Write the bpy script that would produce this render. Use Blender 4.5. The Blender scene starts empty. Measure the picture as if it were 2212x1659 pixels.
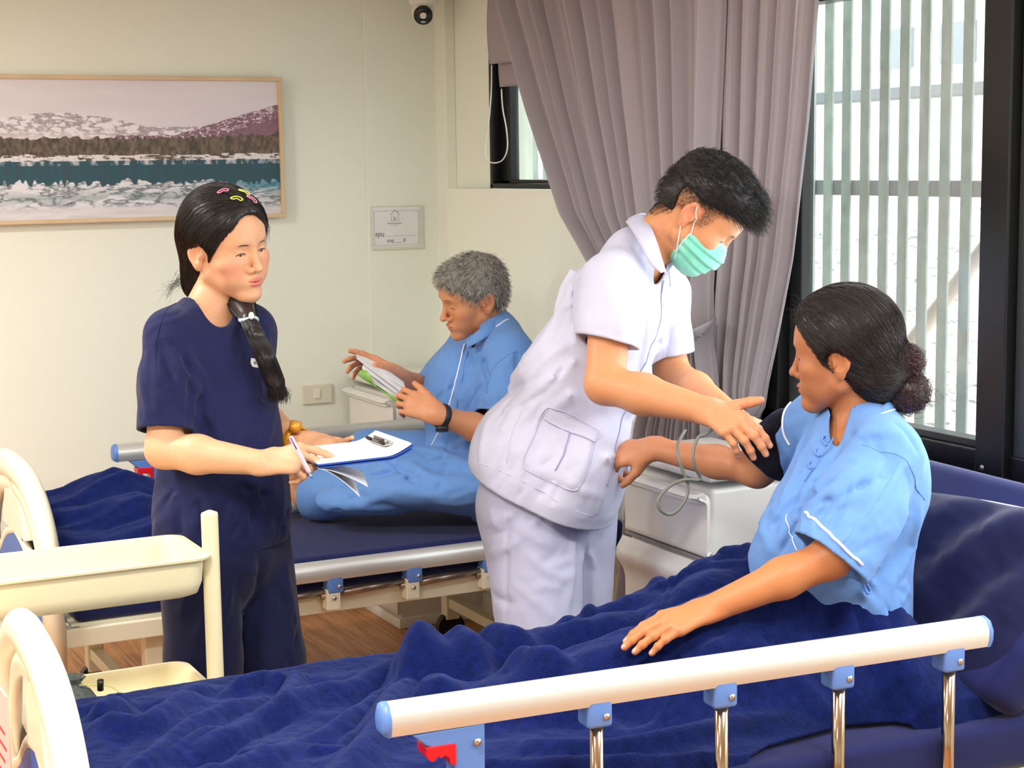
import bpy, bmesh, math, random
import numpy as np
from mathutils import Vector, Matrix
sc = bpy.context.scene
random.seed(7); RNG = np.random.default_rng(11)
# ---------------------------------------------------------------- camera
F, PIT, ROL, YAW, HC = 3645.0, 0.1298, -0.01372, 0.46946, 1.65
FW = np.array([math.sin(YAW)*math.cos(PIT), math.cos(YAW)*math.cos(PIT), -math.sin(PIT)])
_r = np.array([math.cos(YAW), -math.sin(YAW), 0.0]); _u = np.cross(_r, FW)
RR = _r*math.cos(ROL)+_u*math.sin(ROL); UU = -_r*math.sin(ROL)+_u*math.cos(ROL)
CAM = np.array([0, 0, HC])
cd = bpy.data.cameras.new('camera'); cam = bpy.data.objects.new('camera', cd); sc.collection.objects.link(cam)
cd.sensor_fit = 'HORIZONTAL'; cd.sensor_width = 36.0; cd.lens = F/2212*36; cd.clip_start = 0.05; cd.clip_end = 200
M = Matrix(((RR[0], UU[0], -FW[0], 0), (RR[1], UU[1], -FW[1], 0), (RR[2], UU[2], -FW[2], HC), (0, 0, 0, 1)))
cam.matrix_world = M; sc.camera = cam
# ---------------------------------------------------------------- exposure
vs = sc.view_settings; vs.view_transform = 'Standard'; vs.look = 'None'; vs.gamma = 1.0; vs.use_curve_mapping = False
vs.exposure = -0.06
sc.cycles.max_bounces = 8; sc.cycles.diffuse_bounces = 4; sc.cycles.glossy_bounces = 3; sc.cycles.transmission_bounces = 6; sc.cycles.transparent_max_bounces = 8
# ---------------------------------------------------------------- sky / daylight
w = bpy.data.worlds.new('world'); sc.world = w; w.use_nodes = True
bg = w.node_tree.nodes['Background']; bg.inputs[0].default_value = (0.93, 0.97, 1.0, 1); bg.inputs[1].default_value = 6.5
def area(name, loc, rot, sx, sy, power, col):
    l = bpy.data.lights.new(name, 'AREA'); l.shape = 'RECTANGLE'; l.size = sx; l.size_y = sy; l.energy = power; l.color = col
    o = bpy.data.objects.new(name, l); o.location = loc; o.rotation_euler = rot; sc.collection.objects.link(o); return o
# ceiling panels of the ward
for (x, y, p) in ((0.15, 4.25, 36), (0.35, 2.1, 44), (-1.3, 3.2, 42), (1.9, 1.3, 34), (-1.0, 0.4, 32)):
    area('ceiling_lamp_light', (x, y, 2.25), (0, 0, 0), 0.6, 0.25, p, (1.0, 0.985, 0.955))
# daylight coming in through the big window
area('window_daylight', (2.64, 2.55, 1.55), (0, math.radians(90), 0), 1.2, 2.0, 26, (0.90, 0.95, 1.0))

def ray(px, py): return FW+RR*((px-1106)/F)-UU*((py-829.5)/F)
def X(px, py, t): return CAM+ray(px, py)*t
def on(px, py, ax, val):
    d = ray(px, py); i = 'xyz'.index(ax); return CAM+d*((val-CAM[i])/d[i])
def A(*a): return np.array(a, float)
def nrm(v): v = np.asarray(v, float); return v/np.linalg.norm(v)
# ---------------------------------------------------------------- colour & materials
def lin(c):
    c = np.asarray(c, float)/255.0
    return np.where(c <= 0.04045, c/12.92, ((c+0.055)/1.055)**2.4)
def L4(c): return tuple(lin(c))+(1.0,)
class N:
    def __init__(s, name):
        s.m = bpy.data.materials.new(name); s.m.use_nodes = True; s.t = s.m.node_tree; s.b = s.t.nodes['Principled BSDF']; s.o = s.t.nodes['Material Output']
    def n(s, typ, **k):
        q = s.t.nodes.new(typ)
        for a, v in k.items():
            if a.startswith('_'): q.inputs[a[1:].replace('_', ' ')].default_value = v
            else: setattr(q, a, v)
        return q
    def l(s, a, b): s.t.links.new(a, b)
    def mix(s, fac, a, b, mode='MIX'):
        q = s.t.nodes.new('ShaderNodeMix'); q.data_type = 'RGBA'; q.blend_type = mode
        for i, v in ((0, fac), (6, a), (7, b)):
            if hasattr(v, 'is_linked'): s.l(v, q.inputs[i])
            else: q.inputs[i].default_value = v
        return q.outputs[2]
    def ramp(s, src, *st):
        q = s.t.nodes.new('ShaderNodeValToRGB'); e = q.color_ramp.elements
        e[0].position, e[0].color = st[0][0], st[0][1]; e[1].position, e[1].color = st[-1][0], st[-1][1]
        for p, c in st[1:-1]: z = e.new(p); z.color = c
        s.l(src, q.inputs[0]); return q.outputs[0]
    def noise(s, scale, detail=3, rough=0.5, vec=None, coord='Object', sc3=None):
        q = s.n('ShaderNodeTexNoise', _Scale=scale, _Detail=detail, _Roughness=rough)
        tc = s.n('ShaderNodeTexCoord'); v = tc.outputs[coord]
        if sc3: mp = s.n('ShaderNodeMapping'); mp.inputs['Scale'].default_value = sc3; s.l(v, mp.inputs[0]); v = mp.outputs[0]
        s.l(v, q.inputs['Vector']); return q
    def bump(s, h, strength=0.3, dist=0.002):
        q = s.n('ShaderNodeBump', _Strength=strength, _Distance=dist); s.l(h, q.inputs['Height'])
        prev = s.b.inputs['Normal']
        if prev.is_linked: s.l(prev.links[0].from_socket, q.inputs['Normal'])
        s.l(q.outputs[0], prev)
def mat(name, col, rough=0.5, metal=0.0, var=0.04, vs_=6.0, bump=0.0, bs=300.0, bd=0.001, sheen=0.0, spec=0.5, coat=0.0, sss=0.0):
    q = N(name); c = np.array(L4(col)[:3])
    q.b.inputs['Roughness'].default_value = rough; q.b.inputs['Metallic'].default_value = metal
    q.b.inputs['Specular IOR Level'].default_value = spec; q.b.inputs['Coat Weight'].default_value = coat
    if sheen: q.b.inputs['Sheen Weight'].default_value = sheen; q.b.inputs['Sheen Roughness'].default_value = 0.5
    if sss: q.b.inputs['Subsurface Weight'].default_value = sss; q.b.inputs['Subsurface Radius'].default_value = (0.01, 0.004, 0.002); q.b.inputs['Subsurface Scale'].default_value = 1.0
    nz = q.noise(vs_, 4)
    lo = tuple(c*(1-var))+(1,); hi = tuple(np.minimum(1, c*(1+var)))+(1,)
    q.l(q.ramp(nz.outputs[0], (0.3, lo), (0.7, hi)), q.b.inputs['Base Color'])
    if bump: q.bump(q.noise(bs, 2).outputs[0], bump, bd)
    return q.m
def cloth_mat(name, col, rough=0.85, weave=900.0, sheen=0.3, var=0.05, wr=0.5, wscale=14.0):
    q = N(name); c = np.array(L4(col)[:3]); q.b.inputs['Roughness'].default_value = rough
    q.b.inputs['Specular IOR Level'].default_value = 0.25
    q.b.inputs['Sheen Weight'].default_value = sheen; q.b.inputs['Sheen Roughness'].default_value = 0.45
    nz = q.noise(9.0, 5, 0.6)
    q.l(q.ramp(nz.outputs[0], (0.3, tuple(c*(1-var))+(1,)), (0.7, tuple(np.minimum(1, c*(1+var)))+(1,))), q.b.inputs['Base Color'])
    rn = q.noise(wscale*1.1, 3, 0.5); rn.noise_type = 'RIDGED_MULTIFRACTAL'; rn.inputs['Distortion'].default_value = 0.9
    q.bump(rn.outputs[0], wr*0.9, 0.010)
    q.bump(q.noise(wscale, 4, 0.55).outputs[0], wr, 0.012)
    q.bump(q.noise(weave, 1).outputs[0], 0.25, 0.0006)
    return q.m
def fleece_mat(name, col):
    q = N(name); c = np.array(L4(col)[:3]); q.b.inputs['Roughness'].default_value = 0.95; q.b.inputs['Specular IOR Level'].default_value = 0.1
    q.b.inputs['Sheen Weight'].default_value = 0.22; q.b.inputs['Sheen Roughness'].default_value = 0.4
    q.b.inputs['Sheen Tint'].default_value = (0.35, 0.45, 1.0, 1)
    nz = q.noise(45.0, 5, 0.7); n2 = q.noise(420.0, 3, 0.7)
    f = q.n('ShaderNodeMath', operation='ADD'); q.l(nz.outputs[0], f.inputs[0]); q.l(n2.outputs[0], f.inputs[1])
    f2 = q.n('ShaderNodeMath', operation='MULTIPLY'); f2.inputs[1].default_value = 0.5; q.l(f.outputs[0], f2.inputs[0])
    q.l(q.ramp(f2.outputs[0], (0.38, tuple(c*0.62)+(1,)), (0.62, tuple(c*1.5)+(1,))), q.b.inputs['Base Color'])
    q.bump(n2.outputs[0], 0.55, 0.004); q.bump(nz.outputs[0], 0.35, 0.01)
    return q.m
# ---------------------------------------------------------------- geometry helpers: every shape is (V, Fc)
def join(*ms):
    V = []; Fc = []; n = 0
    for v, f in ms:
        v = np.asarray(v, float).reshape(-1, 3); V.append(v); Fc += [tuple(i+n for i in q) for q in f]; n += len(v)
    return (np.vstack(V) if V else np.zeros((0, 3))), Fc
def xf(m, loc=(0, 0, 0), ax=None):
    """move a shape; ax = rows of local x,y,z axes in world"""
    v, f = m; v = np.asarray(v, float)
    if ax is not None: v = v@np.asarray(ax, float)
    return v+np.asarray(loc, float), f
def rotz(a): c, s = math.cos(a), math.sin(a); return np.array([[c, s, 0], [-s, c, 0], [0, 0, 1.0]])
def frame(x, z):
    x = nrm(x); z = np.asarray(z, float); y = nrm(np.cross(z, x)); z = np.cross(x, y); return np.array([x, y, z])
def bm2(bm):
    bm.verts.index_update(); v = np.array([q.co[:] for q in bm.verts]); f = [tuple(w_.index for w_ in q.verts) for q in bm.faces]; bm.free(); return v, f
def box(c, s, bev=0.0, seg=2):
    bm = bmesh.new(); bmesh.ops.create_cube(bm, size=1.0)
    for v in bm.verts: v.co = Vector((v.co.x*s[0], v.co.y*s[1], v.co.z*s[2]))
    if bev: bmesh.ops.bevel(bm, geom=bm.edges[:], offset=bev, segments=seg, profile=0.5, affect='EDGES', clamp_overlap=True)
    v, f = bm2(bm); return v+np.asarray(c, float), f
def prism(poly, z0, z1, bev=0.0):
    """2D polygon (ccw) extruded in z"""
    bm = bmesh.new(); vs_ = [bm.verts.new((p[0], p[1], z0)) for p in poly]; f = bm.faces.new(vs_)
    r = bmesh.ops.extrude_face_region(bm, geom=[f]); bmesh.ops.translate(bm, verts=[e for e in r['geom'] if isinstance(e, bmesh.types.BMVert)], vec=(0, 0, z1-z0))
    if bev: bmesh.ops.bevel(bm, geom=[e for e in bm.edges], offset=bev, segments=2, profile=0.5, affect='EDGES', clamp_overlap=True)
    bmesh.ops.recalc_face_normals(bm, faces=bm.faces[:]); return bm2(bm)
def smooth_path(P, n=8, closed=False):
    P = [np.asarray(p, float) for p in P]; out = []; m = len(P)
    for i in range(m if closed else m-1):
        p0 = P[(i-1) % m] if closed or i > 0 else P[0]; p1 = P[i]; p2 = P[(i+1) % m]; p3 = P[(i+2) % m] if closed or i+2 < m else P[-1]
        for k in range(n):
            t = k/n; out.append(0.5*((2*p1)+(-p0+p2)*t+(2*p0-5*p1+4*p2-p3)*t*t+(-p0+3*p1-3*p2+p3)*t**3))
    if not closed: out.append(P[-1])
    return out
def tube(P, r, n=10, closed=False, caps=True, flat=1.0, up=None):
    P = np.array([np.asarray(p, float) for p in P]); m = len(P); r = np.broadcast_to(np.asarray(r, float), (m,))
    T = np.zeros_like(P)
    for i in range(m):
        a = P[(i-1) % m] if closed or i > 0 else P[i]; b = P[(i+1) % m] if closed or i < m-1 else P[i]
        T[i] = (b-a)/max(1e-9, np.linalg.norm(b-a))
    u = np.asarray(up, float) if up is not None else (A(0, 0, 1) if abs(T[0][2]) < 0.9 else A(1, 0, 0))
    V = []; Fc = []
    for i in range(m):
        if up is not None: u = np.asarray(up, float)
        s = np.cross(T[i], u); s /= max(1e-9, np.linalg.norm(s)); u2 = np.cross(s, T[i]); u = u2
        for k in range(n):
            a = 2*math.pi*k/n; V.append(P[i]+r[i]*(math.cos(a)*s+flat*math.sin(a)*u2))
    for i in range(m if closed else m-1):
        for k in range(n):
            a = i*n+k; b = i*n+(k+1) % n; c = ((i+1) % m)*n+(k+1) % n; d = ((i+1) % m)*n+k; Fc.append((a, d, c, b))
    if caps and not closed:
        Fc.append(tuple(range(n))); Fc.append(tuple((m-1)*n+k for k in reversed(range(n))))
    return np.array(V), Fc
def cyl(a, b, r, n=24, r2=None): return tube([a, b], [r, r if r2 is None else r2], n)
def lathe(prof, n=32, c=(0, 0, 0)):
    V = []; Fc = []; m = len(prof)
    for (r, z) in prof:
        for k in range(n): a = 2*math.pi*k/n; V.append((c[0]+r*math.cos(a), c[1]+r*math.sin(a), c[2]+z))
    for i in range(m-1):
        for k in range(n): Fc.append((i*n+k, i*n+(k+1) % n, (i+1)*n+(k+1) % n, (i+1)*n+k))
    Fc.append(tuple(reversed(range(n)))); Fc.append(tuple((m-1)*n+k for k in range(n)))
    return np.array(V), Fc
def ball(c, r, n=16):
    r = np.broadcast_to(np.asarray(r, float), (3,)); V = [(0, 0, 1.0)]; m = n//2
    for i in range(1, m):
        for k in range(n): a = 2*math.pi*k/n; b = math.pi*i/m; V.append((math.sin(b)*math.cos(a), math.sin(b)*math.sin(a), math.cos(b)))
    V.append((0, 0, -1.0)); Fc = []
    for k in range(n): Fc.append((0, 1+k, 1+(k+1) % n)); Fc.append((len(V)-1, 1+(m-2)*n+(k+1) % n, 1+(m-2)*n+k))
    for i in range(m-2):
        for k in range(n): Fc.append((1+i*n+k, 1+(i+1)*n+k, 1+(i+1)*n+(k+1) % n, 1+i*n+(k+1) % n))
    return np.array(V)*r+np.asarray(c, float), Fc
def grid(fn, nu, nv, closed_u=False):
    U, Vv = np.meshgrid(np.linspace(0, 1, nu), np.linspace(0, 1, nv), indexing='ij')
    P = np.stack(fn(U, Vv), -1).reshape(-1, 3); i = np.arange(nu-1)[:, None]*nv+np.arange(nv-1)[None]
    i = i.ravel(); return P, [tuple(q) for q in np.stack([i, i+nv, i+nv+1, i+1], -1).tolist()]
def slab(m, th):
    """give an open sheet real thickness (along -normal)"""
    V, Fc = m; V = np.asarray(V, float); Fa = np.array([f if len(f) == 4 else f+(f[-1],) for f in Fc]); nn = np.zeros_like(V)
    fn = np.cross(V[Fa[:, 2]]-V[Fa[:, 0]], V[Fa[:, 3]]-V[Fa[:, 1]])
    for k in range(4): np.add.at(nn, Fa[:, k], fn)
    nn /= np.maximum(1e-12, np.linalg.norm(nn, axis=1))[:, None]
    n = len(V); e = {}
    for f in Fc:
        for a, b in zip(f, f[1:]+f[:1]): e[(a, b)] = 1
    side = [(b, a, a+n, b+n) for (a, b) in e if (b, a) not in e]
    return np.vstack([V, V-nn*th]), list(Fc)+[tuple(reversed([i+n for i in f])) for f in Fc]+side
# ---------------------------------------------------------------- objects
LOC = {}
def thing(name, label, cat, loc=(0, 0, 0), group=None):
    o = bpy.data.objects.new(name, None); sc.collection.objects.link(o); o.location = tuple(float(q) for q in loc); o.empty_display_size = 0.1
    o['label'] = label; o['category'] = cat
    if group: o['group'] = group
    LOC[o] = np.asarray(loc, float); return o
def put(name, m, material, parent=None, smooth=True, label=None, cat=None, group=None, kind=None, loc=None, col=None, auto=None, sub=0):
    V, Fc = m; V = np.asarray(V, float)
    if parent is not None: base = LOC[parent]
    else: base = np.asarray(loc, float) if loc is not None else (A((V[:, 0].min()+V[:, 0].max())/2, (V[:, 1].min()+V[:, 1].max())/2, V[:, 2].min()) if kind is None else A(0, 0, 0))
    me = bpy.data.meshes.new(name)
    if isinstance(Fc, np.ndarray) and Fc.ndim == 2:
        nf, kf = Fc.shape; me.vertices.add(len(V)); me.vertices.foreach_set('co', (V-base).ravel()); me.loops.add(nf*kf); me.loops.foreach_set('vertex_index', Fc.ravel().astype(np.int32))
        me.polygons.add(nf); me.polygons.foreach_set('loop_start', np.arange(nf, dtype=np.int32)*kf); me.update(calc_edges=True); me.validate()
    else: me.from_pydata((V-base).tolist(), [], [list(map(int, f)) for f in Fc]); me.update()
    if smooth: me.polygons.foreach_set('use_smooth', [True]*len(me.polygons))
    if smooth and auto: me.set_sharp_from_angle(angle=math.radians(auto))
    if col is not None:
        at = me.color_attributes.new('Col', 'FLOAT_COLOR', 'POINT'); c4 = np.ones((len(V), 4), np.float32); c4[:, :3] = col; at.data.foreach_set('color', c4.ravel())
    me.materials.append(material)
    o = bpy.data.objects.new(name, me); sc.collection.objects.link(o)
    if parent is not None: o.parent = parent
    else: o.location = tuple(base)
    LOC[o] = base
    if label: o['label'] = label
    if cat: o['category'] = cat
    if group: o['group'] = group
    if kind: o['kind'] = kind
    if sub: md = o.modifiers.new('sub', 'SUBSURF'); md.levels = md.render_levels = sub
    return o
# value noise, vectorised
def _h(i, j, k, s):
    s = int(s*10)
    n = (i*374761393+j*668265263+k*2147483647+s*974711) & 0x7fffffff; n = ((n ^ (n >> 13))*1274126177) & 0x7fffffff
    return ((n ^ (n >> 16)) & 0xffff)/65535.0
def vnoise(x, y, z=0.0, s=0):
    x, y, z = np.broadcast_arrays(np.asarray(x, float), y, z); xi = np.floor(x).astype(np.int64); yi = np.floor(y).astype(np.int64); zi = np.floor(z).astype(np.int64)
    fx, fy, fz = x-xi, y-yi, z-zi; fx = fx*fx*(3-2*fx); fy = fy*fy*(3-2*fy); fz = fz*fz*(3-2*fz); r = 0
    for a in (0, 1):
        for b in (0, 1):
            for c in (0, 1): r = r+_h(xi+a, yi+b, zi+c, s)*(fx if a else 1-fx)*(fy if b else 1-fy)*(fz if c else 1-fz)
    return r
def fbm(x, y, z=0.0, o=4, s=0, g=0.5):
    r = 0; a = 1.0; t = 0
    for i in range(o): r = r+a*vnoise(np.asarray(x)*2**i, np.asarray(y)*2**i, np.asarray(z)*2**i, s+i); t += a; a *= g
    return r/t
# ================================================================ THE ROOM
D, W, CZ = 5.879, 2.712, 2.262
mw = mat('wall_paint', (246, 250, 238), 0.6, var=0.012, vs_=1.5, bump=0.08, bs=120, bd=0.001)
mwh = mat('white_trim', (240, 239, 232), 0.45, var=0.01)
mblack = mat('black_aluminium', (22, 23, 26), 0.35, 0.3, var=0.1)
def floor_mat():
    q = N('wood_plank_floor'); tc = q.n('ShaderNodeTexCoord'); mp = q.n('ShaderNodeMapping'); mp.inputs['Rotation'].default_value = (0, 0, math.radians(90)); q.l(tc.outputs['Object'], mp.inputs[0])
    br = q.n('ShaderNodeTexBrick', _Scale=1.0, _Mortar_Size=0.0012, _Brick_Width=0.9, _Row_Height=0.15); br.inputs['Color1'].default_value = (0.2, 0.2, 0.2, 1); br.inputs['Color2'].default_value = (0.8, 0.8, 0.8, 1); br.inputs['Mortar'].default_value = (0, 0, 0, 1)
    q.l(mp.outputs[0], br.inputs['Vector'])
    m2 = q.n('ShaderNodeMapping'); m2.inputs['Scale'].default_value = (14, 1.1, 1); q.l(tc.outputs['Object'], m2.inputs[0])
    nz = q.n('ShaderNodeTexNoise', _Scale=3.0, _Detail=6, _Roughness=0.6, _Distortion=0.6); q.l(m2.outputs[0], nz.inputs['Vector'])
    c = q.ramp(nz.outputs[0], (0.25, L4((150, 94, 52))), (0.5, L4((190, 130, 80))), (0.75, L4((214, 160, 108))))
    c = q.mix(0.28, c, br.outputs['Color'], 'OVERLAY'); c2 = q.mix(br.outputs['Fac'], c, L4((110, 66, 36)))
    q.l(c2, q.b.inputs['Base Color']); q.b.inputs['Roughness'].default_value = 0.42; q.bump(nz.outputs[0], 0.15, 0.001); return q.m
S = dict(kind='structure')
put('floor', box((0, 2.0, -0.05), (5.6, 8.0, 0.1)), floor_mat(), smooth=False, **S)
put('ceiling', box((0, 2.0, CZ+0.05), (5.6, 8.0, 0.1)), mat('ceiling_paint', (247, 246, 238), 0.7, var=0.01), smooth=False, **S)
put('wall_far', box((0, D+0.06, CZ/2), (5.6, 0.12, CZ)), mw, smooth=False, **S)
put('wall_left', box((-2.75, 2.0, CZ/2), (0.1, 8.0, CZ)), mw, smooth=False, **S)
put('wall_near', box((0, -1.9, CZ/2), (5.6, 0.1, CZ)), mw, smooth=False, **S)
# window wall with a big and a small opening
BY0, BY1, BZ0, BZ1 = 0.6, 3.80, 0.925, 2.10
SY0, SY1, SZ0, SZ1 = 4.30, 5.47, 1.56, 2.14
xw = W+0.08
def wseg(y0, y1, z0, z1): return box((xw, (y0+y1)/2, (z0+z1)/2), (0.16, y1-y0, z1-z0))
put('wall_right', join(wseg(-1.9, BY0, 0, CZ), wseg(BY0, BY1, 0, BZ0), wseg(BY0, BY1, BZ1, CZ), wseg(BY1, SY0, 0, CZ), wseg(SY0, SY1, 0, SZ0), wseg(SY0, SY1, SZ1, CZ), wseg(SY1, D, 0, CZ)), mw, smooth=False, **S)
# boxed-out lower part of the corner and the corner post
put('trim_ledge', box((W-0.035, 5.02, 0.782), (0.07, 1.40, 1.564), 0.004), mw, smooth=False, **S)
put('trim_corner', box((W-0.02, D-0.05, CZ/2), (0.04, 0.10, CZ), 0.003), mw, smooth=False, **S)
put('trim_panel', box((2.378+0.17, D-0.004, CZ/2), (0.325, 0.008, CZ), 0.003), mw, smooth=False, **S)
put('baseboard_far', box((0.0, D-0.007, 0.045), (5.3, 0.014, 0.09), 0.003), mwh, smooth=False, **S)
put('baseboard_right', box((W-0.077, 4.9, 0.045), (0.014, 1.7, 0.09), 0.003), mwh, smooth=False, **S)
# ---------------------------------------------------------------- glass
def glass_mat():
    q = N('milky_glass'); t = q.t; tr = q.n('ShaderNodeBsdfTransparent'); tr.inputs[0].default_value = (0.93, 0.96, 0.95, 1)
    df = q.n('ShaderNodeBsdfDiffuse'); df.inputs[0].default_value = (0.85, 0.88, 0.87, 1); gl = q.n('ShaderNodeBsdfGlossy', _Roughness=0.05)
    nz = q.noise(3.0, 5, 0.65, sc3=(1, 6, 1)); f = q.ramp(nz.outputs[0], (0.35, (0.05, 0.05, 0.05, 1)), (0.75, (0.22, 0.22, 0.22, 1)))  # patchy milky haze, mixed into the pane as diffuse white
    m1 = q.n('ShaderNodeMixShader'); q.l(f, m1.inputs[0]); q.l(tr.outputs[0], m1.inputs[1]); q.l(df.outputs[0], m1.inputs[2])
    m2 = q.n('ShaderNodeMixShader'); m2.inputs[0].default_value = 0.05; q.l(m1.outputs[0], m2.inputs[1]); q.l(gl.outputs[0], m2.inputs[2]); q.l(m2.outputs[0], q.o.inputs[0]); return q.m
mgl = glass_mat()
# big window: outer frame, mullions, sashes
fx = W+0.02
def bar(y0, y1, z0, z1, dx=0.0, th=0.07, bev=0.004): return box((fx+dx, (y0+y1)/2, (z0+z1)/2), (th, y1-y0, z1-z0), bev)
wf = put('window_1', join(bar(BY0, BY1, BZ0, BZ0+0.055), bar(BY0, BY1, 2.05, BZ1), bar(3.722, BY1, BZ0, BZ1), bar(2.842, 2.932, BZ0, BZ1, -0.012, 0.085), bar(1.95, 2.03, BZ0, BZ1), bar(1.15, 1.23, BZ0, BZ1), bar(BY0, BY0+0.06, BZ0, BZ1)), mblack, smooth=False, **S)
put('window_sash', join(bar(2.80, 2.842, BZ0+0.05, 2.05, 0.0, 0.05), bar(2.932, 2.950, BZ0+0.055, 2.05, 0.005, 0.05), bar(3.668, 3.722, BZ0+0.055, 2.05, 0.02, 0.04), bar(2.95, 3.668, BZ0+0.055, BZ0+0.072, 0.01, 0.05, 0.002)), mat('grey_sash', (58, 62, 64), 0.45, 0.2), wf, smooth=False)
put('window_glass', join(box((fx+0.03, 3.31, 1.5), (0.006, 0.74, 1.14)), box((fx+0.015, 2.42, 1.5), (0.006, 0.80, 1.14)), box((fx+0.015, 1.59, 1.5), (0.006, 0.74, 1.14)), box((fx+0.015, 0.9, 1.5), (0.006, 0.5, 1.14))), mgl, wf, smooth=False)
put('screw', lathe([(0.0, 0.0), (0.006, 0.0), (0.006, 0.003), (0.0, 0.004)], 12), mat('zinc', (170, 172, 170), 0.3, 0.9), None, loc=None, kind='structure').matrix_world = Matrix.Translation((2.645, 2.87, 0.955)) @ Matrix.Rotation(-math.pi/2, 4, 'Y')
bpy.data.objects['screw'].name = 'trim_screw'
# small window
w2 = put('window_2', join(bar(SY0, SY1, SZ0, SZ0+0.022), bar(SY0, SY1, SZ1-0.03, SZ1), bar(SY1-0.02, SY1, SZ0, SZ1), bar(SY0, SY0+0.02, SZ0, SZ1), bar(SY1-0.09, SY1-0.02, SZ0+0.02, SZ1, 0.02, 0.04), bar(SY0+0.02, SY1-0.02, SZ0+0.02, SZ0+0.034, 0.02, 0.04)), mblack, smooth=False, **S)
put('window_glass', box((fx+0.03, (SY0+SY1)/2, (SZ0+SZ1)/2), (0.006, SY1-SY0-0.05, SZ1-SZ0-0.04)), mgl, w2, smooth=False)
put('window_sticker', box((fx+0.022, 5.10, 1.655), (0.002, 0.14, 0.022)), mwh, w2, smooth=False)
# ---------------------------------------------------------------- outside: slat screen, pole, roof, trees, house
msl = mat('weathered_slat', (138, 150, 146), 0.8, var=0.2, vs_=20)
SX = W+0.26
ys = [on(p, 400, 'x', SX)[1] for p in (1789, 1829.6, 1870, 1909, 1954, 1999, 2045, 2093, 2136)]
dy = (ys[0]-ys[-1])/8
scr = thing('slat_screen', 'outdoor screen of grey vertical slats behind the window glass', 'screen', (SX, ys[0], 0.2))
for k in range(-22, 27):
    y = ys[0]+k*-dy; 
    put('slat', box((SX, y, 1.6), (0.007, 0.037, 2.9), 0.001), msl, scr, smooth=False)
put('rail', box((SX+0.02, 3.5, on(1950, 407, 'x', SX)[2]), (0.03, 5.2, 0.042), 0.002), mat('weathered_rail', (104, 112, 116), 0.8, var=0.15, vs_=20), scr, smooth=False)
put('rail', box((SX+0.02, 3.5, 0.25), (0.03, 5.2, 0.05), 0.002), msl, scr, smooth=False)
a = on(2140, 520, 'x', SX+0.12); b = on(1945, 770, 'x', SX+0.12); d_ = nrm(b-a)
put('outdoor_pole', cyl(a-d_*0.8, b+d_*1.0, 0.021), mat('pink_brown_pole', (186, 164, 156), 0.7), cat='pole', label='diagonal pinkish brown pole outside, slanting behind the slat screen')
put('exterior_ground', box((20, 8, -1.55), (34, 60, 0.1)), mat('outside_concrete', (190, 186, 176), 0.9), smooth=False, **S)
# neighbour's tiled roof
def tiles(U, V):
    x = 6.2+U*3.6; z = -0.35+U*1.35+0.05*((V*26) % 1.0)*0+0.035*np.abs(np.sin(U*46)); y = 3.0+V*11.0; return x, y, z+0.02*np.sin(V*280)
qr = N('pale_roof_tiles'); v_ = qr.noise(6.0, 5, 0.7, sc3=(3, 1.0, 3)); qr.l(qr.ramp(v_.outputs[0], (0.38, L4((84, 86, 84))), (0.46, L4((170, 168, 160))), (0.60, L4((190, 186, 176))), (0.72, L4((176, 130, 84)))), qr.b.inputs['Base Color']); qr.b.inputs['Roughness'].default_value = 0.9
put('neighbour_roof', slab(grid(tiles, 160, 120), 0.05), qr.m, cat='roof', label='pale tiled roof seen low down through the slat screen')
# pale house
hs = thing('neighbour_house', 'white house with grey window openings beyond the slats', 'building', (14, 12, -1.5))
put('wall', box((15, 12, 2.5), (1.0, 26, 8.0)), mat('house_white', (246, 244, 238), 0.8, var=0.05), hs, smooth=False)
mhw = mat('house_window', (112, 122, 128), 0.4)
for r_ in range(3):
    for c_ in range(14):
        put('window_opening', box((14.48, 2.5+c_*1.15, 3.05+r_*0.9), (0.06, 0.62, 0.5)), mhw, hs, smooth=False)
put('canopy', box((14.0, 12, 2.45), (0.7, 20, 0.12)), mat('canopy_grey', (86, 92, 96), 0.8), hs, smooth=False)
# shrubs beyond the roof
mlf = mat('sunlit_leaves', (104, 160, 40), 0.8, var=0.4, vs_=8)
for i, (y, zz, rr) in enumerate(((5.6, 1.15, 0.75), (7.3, 1.25, 0.8), (9.0, 1.1, 0.7), (10.8, 1.2, 0.8))):
    lv = []; c = A(11.0, y, zz)
    for k in range(420):
        d_ = nrm(RNG.normal(size=3)); p = c+d_*A(rr, rr, rr*0.75)*RNG.uniform(0.6, 1.0); e1 = nrm(RNG.normal(size=3)); e2 = nrm(np.cross(e1, RNG.normal(size=3))); s_ = 0.09
        lv.append((np.array([p-e1*s_, p+e2*s_*0.5, p+e1*s_, p-e2*s_*0.5]), [(0, 1, 2, 3)]))
    sh = thing('garden_shrub', ['first', 'second', 'third', 'fourth'][i]+' leafy green shrub from the window mullion, behind the slats', 'shrub', (11.0, y, -1.5), 'shrubs beyond the slats')
    put('foliage', join(*lv), mlf, sh, smooth=False)
    put('trunk', cyl((11.0, y, -1.5), (11.0, y, zz), 0.07, 8), mat('bark', (120, 96, 70), 0.9), sh)
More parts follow.
